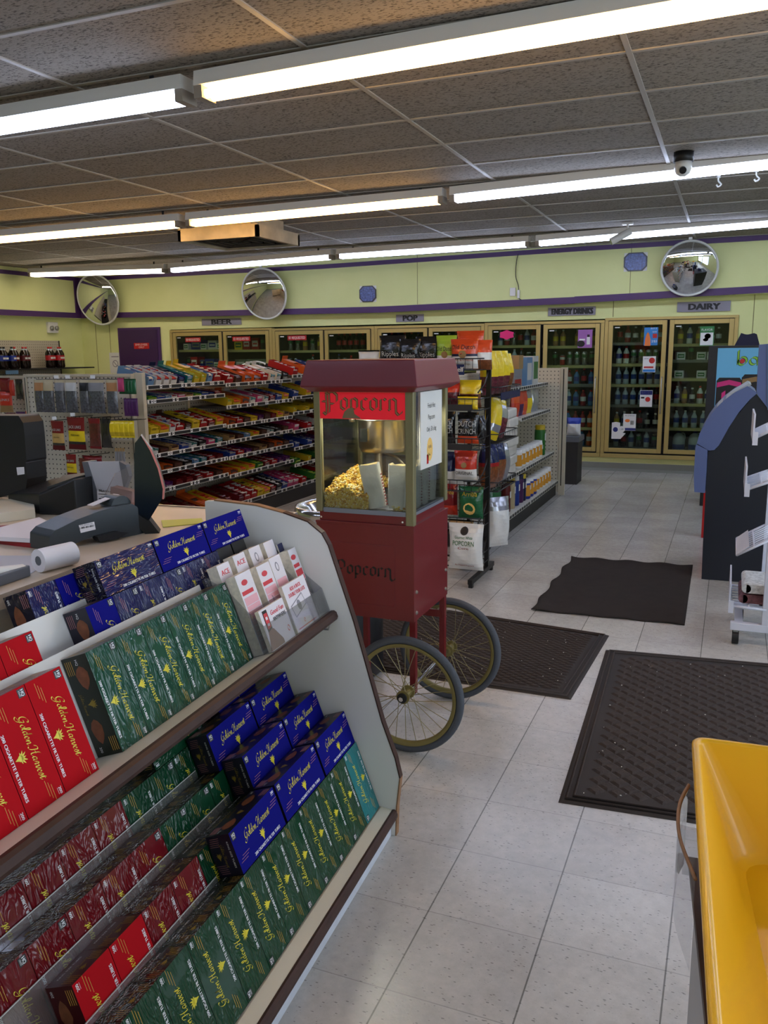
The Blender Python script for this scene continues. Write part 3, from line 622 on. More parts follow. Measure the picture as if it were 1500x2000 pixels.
# boards above the coolers
mat('board_grey', (140, 136, 146), rough=.5)
for t, x0, x1, z0, z1, tw in (('BEER', -6.63, -5.96, 1.905, 2.0, .34), ('POP', -3.55, -3.16, 1.885, 1.98, .20), ('ENERGY DRINKS', -1.51, -.93, 1.91, 2.012, .50), ('DAIRY', .015, .60, 1.915, 2.03, .34)):
    b = MB(); b.box(x0, x1, Y1-.02, Y1-.004, z0, z1, 'board_grey'); b.text(t, .068, FACE_Y((x0+x1)/2, Y1-.0215, (z0+z1)/2-.034), 'black', w=tw, heavy=True)
    tag(b.build('department_sign'), 'grey board reading %s above the coolers' % t, 'sign')
# black framed pictures on the soffit and mirrors
mat('photo_blue', (70, 90, 150), rough=.3, vary=.7, vscale=45); mat('photo_dark', (24, 30, 50), rough=.3)
for x0, x1, z0, z1, lb in ((-4.02, -3.78, 2.15, 2.36, 'small blue picture with clipped corners between the left and middle mirrors'), (-.60, -.335, 2.395, 2.605, 'small blue picture with clipped corners left of the rightmost mirror')):
    o = tag(empty('wall_picture', ((x0+x1)/2, YF, (z0+z1)/2)), lb, 'picture'); w2, h2 = (x1-x0)/2, (z1-z0)/2; c = .05
    o['label'] = lb if x0 > -2 else 'small blue picture with clipped corners on the soffit above POP'
    b = MB(); oc = [(-w2+c, -h2), (w2-c, -h2), (w2, -h2+c), (w2, h2-c), (w2-c, h2), (-w2+c, h2), (-w2, h2-c), (-w2, -h2+c)]
    b.prism(oc, 'y', -.02, -.002, 'photo_dark'); kid(b, 'frame', o)
    b = MB(); b.prism([(p*.88, q*.88) for p, q in oc], 'y', -.022, -.02, 'photo_blue'); kid(b, 'print', o)
    b = MB(); b.box(-w2, w2, -.003, -.001, -h2, h2, 'white_print'); kid(b, 'backing', o)
mat('mirror', (235, 238, 240), rough=0.015, metal=1.0); mat('mirror_rim', (214, 214, 206), rough=.4)
for x, z, r, lb, tl in ((-8.28, 2.315, .375, 'round convex mirror at the left, above the purple door', 13), (-5.40, 2.30, .345, 'round convex mirror above the BEER sign', 13), (.142, 2.385, .305, 'round convex mirror above the DAIRY sign', 15)):
    M = Matrix.Translation((x, YF-.16, z)) @ Matrix.Rotation(R(tl), 4, 'X') @ Matrix.Rotation(R(90), 4, 'X')
    o = tag(empty('convex_mirror', (0, 0, 0), M=M), lb, 'mirror', 'convex mirrors on the soffit')
    b = MB(); prof = []
    Rs = r/math.sin(R(27)); hz = Rs*math.cos(R(27))
    n = 48
    for i in range(15):
        a = R(27)*(1-i/14); prof.append((Rs*math.sin(a), Rs*math.cos(a)-hz, 'mirror'))
    b.lathe(prof, 'mirror', n); kid(b, 'mirror_face', o, weld=True)
    b = MB(); b.tube([(r*math.cos(t), r*math.sin(t), 0) for t in [2*math.pi*i/48 for i in range(48)]], .011, 'mirror_rim', closed=True); kid(b, 'rim', o)
    b = MB(); b.lathe([(r*.98, -.012), (r*.98, 0)], 'mirror_rim', 32); b.box(-.02, .02, r*.6, r*1.12, -.02, -.008, 'mirror_rim'); kid(b, 'backing', o)
    b = MB(); b.tube([(0, 0, -.01), (0, .05, -.1)], .012, 'mirror_rim'); kid(b, 'bracket', o)
# black cable and small plug box on the soffit
o = tag(empty('cable_outlet', (-1.93, YF, 2.2)), 'white outlet box with a black cable dropping from the ceiling', 'outlet')
b = MB(); b.box(-.035, .035, -.03, -.002, -.04, .06, 'fixture_white'); kid(b, 'box', o, bevel=.004)
b = MB(); b.box(.06, .09, -.04, -.002, -.07, .03, 'fixture_white'); kid(b, 'plug', o, bevel=.004)
b = MB(); b.tube(spline([(.06, -.02, .46), (.04, -.02, .36), (.035, -.02, .2), (.07, -.02, .08), (.075, -.02, .0), (.07, -.02, -.06), (.11, -.02, -.09)], 6), .005, 'black'); kid(b, 'cable', o)
b = MB(); b.box(-.05, .05, 0, .04, -.06, .06, 'fixture_white'); b.lathe([(.03, .04), (.03, .07), (.015, .08)], 'pet_clear', 12, c=(0, 0, -.005), ax='x')
# emergency light on the left wall
o = tag(empty('emergency_light', (X0, 7.6, 1.90)), 'small clear cased emergency light on the left wall', 'light')
b = MB(); b.box(0, .05, -.10, .10, -.07, .09, 'cam_white'); kid(b, 'case', o, bevel=.008)
for yy in (-.05, .05):
    b = MB(); b.lathe([(.03, .05), (.035, .08), (.02, .09)], 'alu', 12, c=(0, yy, 0), ax='x'); kid(b, 'lamp', o)
# notice paper by the door
b = MB(); b.box(-8.05+.0, -7.86, Y1-.05, Y1-.046, 1.2, 1.5, 'label_white')
# ---------------------------------------------------------------- popcorn cart
mat('cart_red', (108, 11, 20), rough=0.38, coat=.25, vary=.06, vscale=3); mat('canopy_red', (110, 26, 38), rough=0.45, coat=.2)
mat('post_olive', (132, 126, 92), rough=0.4, metal=.35); mat('screw', (150, 146, 140), rough=.3, metal=.8)
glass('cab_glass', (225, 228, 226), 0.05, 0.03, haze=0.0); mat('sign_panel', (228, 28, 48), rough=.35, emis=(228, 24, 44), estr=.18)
mat('ink', (20, 14, 14), rough=.5); mat('sign_gold', (150, 112, 70), rough=.4); mat('rim_grey', (128, 134, 146), rough=.35, metal=.3)
mat('steel_dull', (150, 140, 124), rough=.28, metal=.95, bump=.1, bscale=12); mat('tire', (74, 78, 86), rough=.75, bump=.2, bscale=90); mat('wheel_olive', (124, 112, 62), rough=.45, vary=.1); mat('spoke', (150, 140, 104), rough=.35, metal=.6)
mat('chrome', (210, 210, 212), rough=.15, metal=1)
CX0, CX1, CY0, CY1 = -.772, -.374, .30, .70
cart = tag(empty('popcorn_cart', (-.573, .50, 0)), 'old dark red popcorn cart with two spoked wheels and a glass cabinet', 'popcorn cart')
ox, oy = -.573, .50
def cb(): 
    b = MB(); b.M = Matrix.Translation((-ox, -oy, 0)); return b
BL = {  # blackletter strokes, x height 1
 'P': [[(.25, -.45), (.3, .2), (.25, 1.45)], [(.55, -.3), (.58, .3), (.55, 1.5)], [(-.1, 1.3), (.2, 1.55), (.5, 1.4)], [(.55, 1.45), (1.0, 1.6), (1.35, 1.3), (1.35, .75), (1.0, .5), (.62, .55)], [(-.05, -.25), (.25, -.5), (.6, -.25)], [(-.15, .75), (.25, .7)]],
 'o': [[(0, .2), (0, .85)], [(0, .85), (.3, 1.05), (.6, .85)], [(.6, .85), (.6, .2)], [(0, .2), (.3, 0), (.6, .2)]],
 'p': [[(0, -.45), (0, .95)], [(-.12, .9), (.05, 1.02)], [(0, .9), (.3, 1.05), (.6, .85)], [(.6, .85), (.6, .2)], [(0, .1), (.3, 0), (.6, .2)], [(-.12, -.5), (.1, -.42)]],
 'c': [[(0, .2), (0, .85)], [(0, .85), (.3, 1.05), (.55, .9)], [(0, .2), (.25, 0), (.55, .2)]],
 'r': [[(0, .1), (0, .95)], [(-.12, .88), (.05, 1.0)], [(0, .8), (.28, 1.03), (.5, .88)], [(-.1, .12), (.05, .0), (.18, .1)]],
 'n': [[(0, .1), (0, .95)], [(-.12, .88), (.05, 1.0)], [(0, .85), (.3, 1.05), (.6, .85)], [(.6, .85), (.6, .2), (.62, -.2), (.85, -.42), (1.1, -.3), (1.15, -.1)], [(-.1, .12), (.05, 0), (.18, .1)]]}
ADV = {'P': 1.75, 'o': 1.0, 'p': 1.02, 'c': .88, 'r': .85, 'n': 1.2}
def blackletter(b, T, width, m1, m2=None):
    tot = sum(ADV[c] for c in 'Popcorn')-.2; sc = width/tot; x = 0
    for c in 'Popcorn':
        st = [[(px+x, py) for px, py in s] for s in BL[c]]
        b.pen(st, T, m1, sc, (.105, .085))
        if m2: b.pen(st, T, m2, sc, (.062, .050), lift=.0004)
        x += ADV[c]
# base cabinet
b = cb(); b.box(CX0, CX1, CY0, CY1, .49, .853, 'cart_red'); b.box(CX0-.002, CX1+.002, CY0-.002, CY1+.002, .846, .856, 'cart_red')
b.box(CX0+.012, CX1-.012, CY0+.008, CY1-.008, .856, .892, 'cart_red')
blackletter(b, FACE_Y(-.70, CY0-.0012, .655), .245, 'ink')
for a_, b__ in (((-.735, .775), (-.45, .775)), ((-.45, .775), (-.45, .54)), ((-.735, .54), (-.45, .54)), ((-.735, .54), (-.735, .775))):
    b.box(min(a_[0], b__[0])-.0008, max(a_[0], b__[0])+.0008, CY0-.0008, CY0, min(a_[1], b__[1])-.0008, max(a_[1], b__[1])+.0008, 'canopy_red')
kid(b, 'base_cabinet', cart, bevel=.002)
for (x, y, z) in ((-.374, .325, .60), (-.374, .325, .52), (-.374, .675, .60), (-.374, .675, .52)):
    b = cb(); b.cyl((x, y, z), (x+.006, y, z), .008, 'screw', r1=.005, n=10); kid(b, 'bolt', cart)
for (x, z) in ((CX0+.02, .868), (CX1-.045, .868)):
    b = cb(); b.cyl((x, CY0+.008, z), (x, CY0+.003, z), .004, 'chrome', n=8); kid(b, 'screw', cart)
# glass house
b = cb(); b.box(CX0+.012, CX1-.012, CY0+.008, CY1-.008, .892, .900, 'rim_grey'); b.box(CX0+.03, CX1-.03, CY0+.004, CY0+.012, .888, .905, 'rim_grey'); b.box(CX1-.014, CX1-.008, CY0+.03, CY1-.03, .888, .905, 'rim_grey'); kid(b, 'cabinet_floor', cart)
for (xa, xb, ya, yb) in ((CX0+.0, CX0+.026, CY0, CY0+.026), (CX1-.032, CX1, CY0, CY0+.030), (CX0, CX0+.026, CY1-.026, CY1), (CX1-.026, CX1, CY1-.026, CY1)):
    b = cb(); zb = .853 if ya < .4 and xa > -.5 else .89
    b.box(xa, xb, ya, yb, zb, 1.345, 'post_olive'); kid(b, 'corner_post', cart, bevel=.003)
for (xa, xb, ya, yb) in ((CX0+.026, CX1-.032, CY0+.008, CY0+.012), (CX1-.012, CX1-.008, CY0+.03, CY1-.026), (CX0+.008, CX0+.012, CY0+.026, CY1-.026), (CX0+.026, CX1-.026, CY1-.012, CY1-.008)):
    b = cb(); b.box(xa, xb, ya, yb, .90, 1.345, 'cab_glass'); kid(b, 'glass_pane', cart)
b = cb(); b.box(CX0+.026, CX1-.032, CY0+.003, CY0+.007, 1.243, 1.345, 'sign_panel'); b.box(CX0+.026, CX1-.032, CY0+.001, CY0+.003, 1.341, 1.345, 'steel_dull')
blackletter(b, FACE_Y(-.73, CY0+.0022, 1.277), .305, 'ink', 'sign_gold')
b.prism([(-.655, 1.245), (-.645, 1.27), (-.63, 1.282), (-.61, 1.286), (-.605, 1.262), (-.585, 1.25), (-.58, 1.245)], 'y', CY0+.0012, CY0+.003, 'steel_dull')
kid(b, 'sign_panel', cart)
b = cb(); b.box(-.386+.002, -.3815, .398, .645, 1.05, 1.338, 'label_white')
T = lambda y, z: FACE_X(-.381, y, z)
b.text('Fresh Hot', .019, T(.52, 1.275), 'ink', w=.085); b.text('Popcorn', .019, T(.52, 1.232), 'ink', w=.075); b.text('Only .50 a bag', .018, T(.52, 1.187), 'ink', w=.11)
mat('smile_yellow', (238, 196, 110), rough=.5)
b.prism([(.50+.033*math.cos(t), 1.118+.045*math.sin(t)) for t in [i*.4488 for i in range(14)]], 'x', -.3812, -.3808, 'smile_yellow')
for yy in (.49, .51): b.prism([(yy+.0035*math.cos(t), 1.128+.007*math.sin(t)) for t in [i*.785 for i in range(8)]], 'x', -.3808, -.3805, 'ink')
b.pen([spline([(.485, 1.105), (.5, 1.095), (.515, 1.105)], 4)], frame((-.3804, 0, 0), (0, 1, 0), (0, 0, 1)), 'ink', 1, (.001, .0015))
b.box(-.3812, -.3808, .465, .485, 1.065, 1.10, 'cap_red')
kid(b, 'price_sheet', cart)
# canopy
b = cb(); x0, x1, y0, y1 = -.80, -.338, .245, .755
b.mesh([(x0, y0, 1.362), (x1, y0, 1.362), (x1, y1, 1.362), (x0, y1, 1.362), (x0+.022, y0+.02, 1.458), (x1-.018, y0+.02, 1.458), (x1-.018, y1-.02, 1.458), (x0+.022, y1-.02, 1.458),
        (x0+.025, y0+.04, 1.343), (x1-.03, y0+.04, 1.343), (x1-.03, y1-.04, 1.343), (x0+.025, y1-.04, 1.343)],
       [[0, 1, 5, 4], [1, 2, 6, 5], [2, 3, 7, 6], [3, 0, 4, 7], [4, 5, 6, 7], [0, 8, 9, 1], [1, 9, 10, 2], [2, 10, 11, 3], [3, 11, 8, 0], [8, 11, 10, 9]], 'canopy_red')
kid(b, 'canopy', cart, bevel=.004)
# the cabinet's warming lamp, under the canopy
wl = bpy.data.lights.new('warming_lamp', 'SPOT'); wl.spot_size = R(150); wl.spot_blend = .3; wl.energy = 9; wl.color = (1, .93, .80); wl.shadow_soft_size = .03
wo = bpy.data.objects.new('warming_lamp', wl); COL.objects.link(wo); wo.location = (-.62, .40, 1.30)
wl2 = bpy.data.lights.new('warming_lamp', 'SPOT'); wl2.spot_size = R(150); wl2.spot_blend = .3; wl2.energy = 9; wl2.color = (1, .93, .80); wl2.shadow_soft_size = .03
wo2 = bpy.data.objects.new('warming_lamp', wl2); COL.objects.link(wo2); wo2.location = (-.46, .56, 1.30)
# kettle
k = cb(); kx, ky = -.575, .50
k.lathe([(.005, 1.10), (.085, 1.105), (.095, 1.125), (.095, 1.225), (.103, 1.228), (.103, 1.232), (.09, 1.232), (.088, 1.13), (.001, 1.12)], 'steel_dull', 28, c=(kx, ky, 0)); kt = kid(k, 'kettle', cart)
b = cb(); b.tube([(kx-.11, ky-.02, 1.228), (kx-.13, ky-.03, 1.226)], .012, 'steel_dull'); b.box(kx-.05, kx-.02, ky-.105, ky-.09, 1.15, 1.20, 'chrome'); kid(b, 'latch', kt)
b = cb(); b.cyl((kx-.02, ky, .90), (kx-.02, ky, 1.10), .016, 'steel_dull'); b.tube(spline([(kx, ky, 1.10), (kx+.05, ky, 1.085), (kx+.09, ky, 1.05)], 4), .006, 'steel_dull'); b.cyl((kx, ky, 1.23), (kx, ky, 1.345), .02, 'steel_dull'); kid(b, 'kettle_stand', cart)
# legs
for i, (x, y, zb) in enumerate(((-.398, .312, .20), (-.398, .664, .20), (-.745, .312, 0.0), (-.745, .664, 0.0))):
    b = cb(); b.box(x, x+.024, y, y+.024, zb, .49, 'cart_red'); kid(b, 'leg', cart, bevel=.002)
b = cb(); b.cyl((-.385, .215, .228), (-.385, .785, .228), .009, 'chrome'); kid(b, 'axle', cart)
b = cb(); b.box(-.74, -.39, .66, .67, .40, .43, 'cart_red'); kid(b, 'cross_bar', cart)
for wy, sg in ((.235, -1), (.765, 1)):
    c = Vector((-.385, wy, .228)); ph = .3 if sg > 0 else 0
    b = cb(); b.tube([(c.x+.212*math.cos(t), c.y, c.z+.212*math.sin(t)) for t in [2*math.pi*i/64 for i in range(64)]], .0155, 'tire', n=10, closed=True); wt = kid(b, 'wheel', cart)
    b = cb(); rp = []
    n = 64
    for rr_, yy in ((.200, -.013), (.188, -.012), (.184, -.006), (.184, .006), (.188, .012), (.200, .013)): rp.append((rr_, yy))
    vs = [(c.x+r_*math.cos(2*math.pi*j/n), c.y+h_, c.z+r_*math.sin(2*math.pi*j/n)) for r_, h_ in rp for j in range(n)]
    b.mesh(vs, [[i*n+j, i*n+(j+1) % n, (i+1)*n+(j+1) % n, (i+1)*n+j] for i in range(len(rp)-1) for j in range(n)], 'wheel_olive', True); kid(b, 'rim', wt)
    b = cb(); b.cyl((c.x, c.y-.035, c.z), (c.x, c.y+.035, c.z), .015, 'wheel_olive', n=16)
    for q in (-.028, .028): b.cyl((c.x, c.y+q-.003, c.z), (c.x, c.y+q+.003, c.z), .026, 'wheel_olive', n=20)
    b.cyl((c.x, c.y+sg*.035, c.z), (c.x, c.y+sg*.042, c.z), .019, 'gasket', n=16); b.cyl((c.x, c.y+sg*.042, c.z), (c.x, c.y+sg*.052, c.z), .009, 'chrome', n=6); kid(b, 'hub', wt)
    for j in range(28):
        t = 2*math.pi*j/28+ph; q = .026 if j % 2 else -.026; t2 = t+(.55 if (j//2) % 2 else -.55)
        b = cb(); b.cyl((c.x+.025*math.cos(t2), c.y+q, c.z+.025*math.sin(t2)), (c.x+.186*math.cos(t), c.y, c.z+.186*math.sin(t)), .0014, 'spoke', n=5); kid(b, 'spoke', wt)
# popcorn heap: nobody could count it
mat('popcorn', (242, 208, 96), rough=.75); mat('popcorn_pale', (246, 232, 184), rough=.8); mat('popcorn_deep', (206, 154, 50), rough=.8)
import itertools
ico = bmesh.new(); bmesh.ops.create_icosphere(ico, subdivisions=1, radius=1); IV = [v.co.copy() for v in ico.verts]; IF = [[v.index for v in f.verts] for f in ico.faces]; ico.free()
rnd = random.Random(3)
def heap(h, x0, x1, y0, y1, n, seed, label, name):
    rn = random.Random(seed); b = MB()
    N = 20
    vs = [(x0+(x1-x0)*i/N, y0+(y1-y0)*j/N, .9005+max(0, h(x0+(x1-x0)*i/N, y0+(y1-y0)*j/N)-.008)) for j in range(N+1) for i in range(N+1)]
    b.mesh(vs, [[j*(N+1)+i, j*(N+1)+i+1, (j+1)*(N+1)+i+1, (j+1)*(N+1)+i] for j in range(N) for i in range(N)], 'popcorn_deep', True)
    sk = [(i, 0) for i in range(N+1)]
    b.mesh([vs[i] for i, _ in sk]+[(vs[i][0], vs[i][1], .9005) for i, _ in sk], [[N+1+i, N+2+i, i+1, i] for i in range(N)], 'popcorn', True)
    for kk in range(n+(n//3 if n > 1000 else 0)):
        x = rn.uniform(x0, x1); y = rn.uniform(y0, y1)
        if kk >= n: y = y0
        hz = h(x, y)
        if kk >= n: hz *= rn.random()
        if hz < .001: continue
        z = .904+hz+rn.uniform(-.008, .004); m = rn.choice(('popcorn', 'popcorn', 'popcorn_pale', 'popcorn_deep'))
        for _k in range(rn.choice((2, 3, 3, 4))):
            r = rn.uniform(.0038, .0065); c = Vector((x+rn.uniform(-.0075, .0075), y+rn.uniform(-.0075, .0075), z+rn.uniform(-.004, .009)))
            c.x = min(max(c.x, x0), x1); c.y = min(max(c.y, y0), y1); c.z = max(c.z, .906)
            b.mesh([(c.x+v.x*r, c.y+v.y*r*.9, c.z+v.z*r*.8) for v in IV], IF, m, True)
    return tag(b.build(name), label, 'popcorn', kind='stuff')
heap(lambda x, y: max(0, 0.135-.60*math.hypot((x+.665), (y-.47)*.8)) + .012*math.sin(x*60)*math.cos(y*50)*(1 if math.hypot(x+.655, y-.47) < .2 else 0), -.742, -.568, .322, .665, 2300, 5, 'heap of yellow popcorn at the left inside the cart', 'popcorn_heap')
heap(lambda x, y: .11*max(0, 1-abs(y-.66)/.05) if x > -.6 else 0, -.57, -.45, .60, .68, 500, 6, 'ridge of popcorn behind the paper bags in the cart', 'popcorn_heap')
heap(lambda x, y: .006, -.47, -.395, .330, .355, 60, 7, 'few loose popcorn pieces at the front right corner of the cart floor', 'popcorn_heap')
# paper bags of popcorn
mat('bag_paper', (246, 243, 236), rough=.8, vary=.12, vscale=18, bump=.5, bscale=20); mat('bag_stripe', (150, 40, 50), rough=.8)
BG = [((-.538, .352), 6, -11, 'front', 0), ((-.455, .350), -4, 2, 'second', 5), ((-.412, .415), -84, 6, 'third', 0), ((-.412, .50), -84, 3, 'fourth', 0), ((-.412, .585), -84, -3, 'fifth', 0)]
BW = ['leaning paper popcorn bag nearest the heap, red striped side', 'upright paper popcorn bag behind the right front post', 'paper popcorn bag nearest the front along the right glass', 'paper popcorn bag in the middle along the right glass', 'paper popcorn bag farthest back along the right glass']
for i, ((x, y), rz, tilt, nm, _) in enumerate(BG):
    b = MB(); w2, d2, h = .036, .019, .162
    rn = random.Random(i); vs = []; n = 16
    for lv in range(6):
        z = h*lv/5
        for j in range(n):
            t = 2*math.pi*j/n; ex = .35
            cx = math.copysign(abs(math.cos(t))**ex, math.cos(t)); cy = math.copysign(abs(math.sin(t))**ex, math.sin(t))
            k_ = 1+rn.uniform(-.05, .05)+(.12 if lv in (2, 3) else 0)*abs(math.sin(t)); vs.append((cx*w2*(1.0 if lv else .9)*(1+.06*lv/5), cy*d2*k_, z+(rn.uniform(0, .008) if lv == 5 else 0)))
    fs = [[l*n+j, l*n+(j+1) % n, (l+1)*n+(j+1) % n, (l+1)*n+j] for l in range(5) for j in range(n)]
    b.mesh(vs, fs, 'bag_paper', True); b.mesh(vs[:n], [list(range(n))[::-1]], 'bag_paper'); b.mesh([(v[0]*.93, v[1]*.9, h-.008) for v in vs[-n:]], [list(range(n))], 'popcorn')
    for q in range(11): b.box(w2*1.075, w2*1.085, -.010, .010, .004+q*.0115, .009+q*.0115, 'bag_stripe')
    M = Matrix.Translation((x, y, .9055+(.0035 if tilt else 0))) @ Matrix.Rotation(R(rz), 4, 'Z') @ Matrix.Rotation(R(tilt), 4, 'Y')
    o = b.build('popcorn_bag'); o.matrix_world = M; tag(o, BW[i], 'paper bag', 'bags of popcorn in the cart')
# ---------------------------------------------------------------- tobacco tube display and its boxes
mat('laminate', (212, 204, 184), rough=0.4); mat('laminate_white', (230, 228, 222), rough=0.42); mat('brown_edge', (66, 44, 38), rough=0.5, spec=.3, vary=.15, vscale=20); mat('kick_white', (208, 212, 222), rough=0.6, vary=.1, vscale=14)
mat('worn_edge', (150, 110, 76), rough=.6, vary=.2, vscale=40)
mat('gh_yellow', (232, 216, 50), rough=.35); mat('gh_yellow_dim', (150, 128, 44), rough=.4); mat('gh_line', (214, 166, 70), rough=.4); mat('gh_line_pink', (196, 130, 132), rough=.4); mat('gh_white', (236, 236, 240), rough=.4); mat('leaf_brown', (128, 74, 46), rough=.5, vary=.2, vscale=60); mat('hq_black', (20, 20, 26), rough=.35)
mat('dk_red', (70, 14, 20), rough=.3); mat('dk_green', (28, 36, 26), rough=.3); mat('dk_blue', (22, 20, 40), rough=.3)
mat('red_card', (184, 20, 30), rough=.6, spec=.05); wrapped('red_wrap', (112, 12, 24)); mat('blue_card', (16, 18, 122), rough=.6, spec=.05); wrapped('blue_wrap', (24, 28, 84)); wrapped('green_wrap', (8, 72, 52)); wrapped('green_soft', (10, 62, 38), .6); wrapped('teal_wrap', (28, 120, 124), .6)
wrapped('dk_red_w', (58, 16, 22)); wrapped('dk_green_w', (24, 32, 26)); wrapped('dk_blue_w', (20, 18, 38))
SG = {  # script letters, x height 1
 'G': (1.55, [[(1.25, 1.75), (1.35, 2.05), (.95, 2.2), (.35, 1.75), (.1, 1.0), (.3, .35), (.85, .35), (1.15, .8), (1.2, 1.05)], [(.75, 1.1), (1.2, 1.1), (1.0, .2), (.65, -.55), (.15, -.7), (-.15, -.35), (.3, -.05), (1.2, .2)]]),
 'o': (.85, [[(.45, .95), (.1, .6), (.1, .2), (.4, 0), (.7, .4), (.6, .85), (.42, .95), (.85, .75)]]),
 'l': (.5, [[(0, .3), (.35, 1.3), (.35, 2.0), (.1, 1.9), (.05, .6), (.15, .05), (.5, .2)]]),
 'd': (.95, [[(.6, .8), (.25, .9), (.05, .35), (.25, 0), (.6, .5), (.8, 1.9)], [(.8, 1.9), (.62, .5), (.68, .05), (.95, .2)]]),
 'e': (.75, [[(0, .3), (.5, .6), (.45, .95), (.15, .8), (.1, .25), (.35, 0), (.75, .3)]]),
 'n': (1.1, [[(0, .3), (.2, .9), (.2, .0)], [(.2, .2), (.5, .9), (.72, .8), (.7, .1), (.85, 0), (1.1, .3)]]),
 'H': (1.75, [[(-.3, 1.3), (.0, 1.95), (.5, 1.9), (.5, 1.4), (.35, .4), (.0, -.1), (-.3, .1)], [(1.5, 2.25), (1.2, 1.9), (1.05, .8), (1.1, .1), (1.4, .05), (1.7, .4)], [(.3, .9), (.8, 1.15), (1.25, 1.1)]]),
 'a': (.95, [[(.6, .85), (.25, .95), (.05, .4), (.25, 0), (.6, .5), (.65, .9)], [(.65, .9), (.6, .2), (.7, 0), (.95, .25)]]),
 'r': (.75, [[(0, .3), (.2, .95), (.3, 1.05), (.5, .85), (.42, .2), (.55, 0), (.75, .25)]]),
 'v': (.85, [[(0, .7), (.2, .95), (.3, .1), (.45, 0), (.7, .6), (.7, 1.0), (.85, .85)]]),
 's': (.7, [[(0, .2), (.35, 1.1), (.5, .5), (.4, .05), (.1, .05)], [(.4, .1), (.7, .3)]]),
 't': (.6, [[(0, .4), (.3, 1.5), (.2, .2), (.35, 0), (.7, .5)], [(0, 1.05), (.6, 1.15)]])}
def script_strokes(word, shear=.22):
    x = 0; out = []
    for ch in word:
        if ch == ' ': x += .55; continue
        adv, st = SG[ch]
        for s in st:
            sp = spline(s, 4); out.append([(px+x+shear*py, py) for px, py in sp])
        x += adv
    return out, x
GH, GHW = script_strokes('Golden Harvest')
def golden(b, T, width, m):
    sc = width/GHW; b.pen(GH, T, m, sc, (.10, .06))
def emblem(b, T, r, m):
    sv = b.M; b.M = sv @ T
    def petal(a, l, w_):
        c, s_ = math.cos(a), math.sin(a); P = [(0, 0), (w_, l*.35), (w_*.8, l*.7), (0, l), (-w_*.6, l*.6), (-w_, l*.3)]
        b.face([(x*c-y*s_, x*s_+y*c, 0) for x, y in P], m)
    for a, l in ((0, .95), (.5, 1.15), (-.5, 1.15), (1.0, 1.05), (-1.0, 1.05), (1.5, .8), (-1.5, .8)): petal(a, r*l, r*.15)
    b.face([(r*.45*math.cos(t), r*.0-r*.5*math.sin(t)*(1 if math.sin(t) > 0 else .2), .0001) for t in [-i*.5236 for i in range(12)]][::1], m)
    b.face([(-.22*r, -.45*r, .0001), (0, -r, .0001), (.22*r, -.45*r, .0001)], m)
    b.M = sv
def leaf(b, T, l, w_, m):
    sv = b.M; b.M = sv @ T
    P = [(-l/2, 0), (-l*.4, w_*.28), (-l*.2, w_*.5), (l*.1, w_*.45), (l*.3, w_*.3), (l/2, .02*w_), (l*.32, -w_*.28), (l*.1, -w_*.42), (-l*.15, -w_*.5), (-l*.38, -w_*.3)]
    b.face([(x, y, 0) for x, y in P], m); b.M = sv
BL_, BW_, BD_ = .216, .094, .066
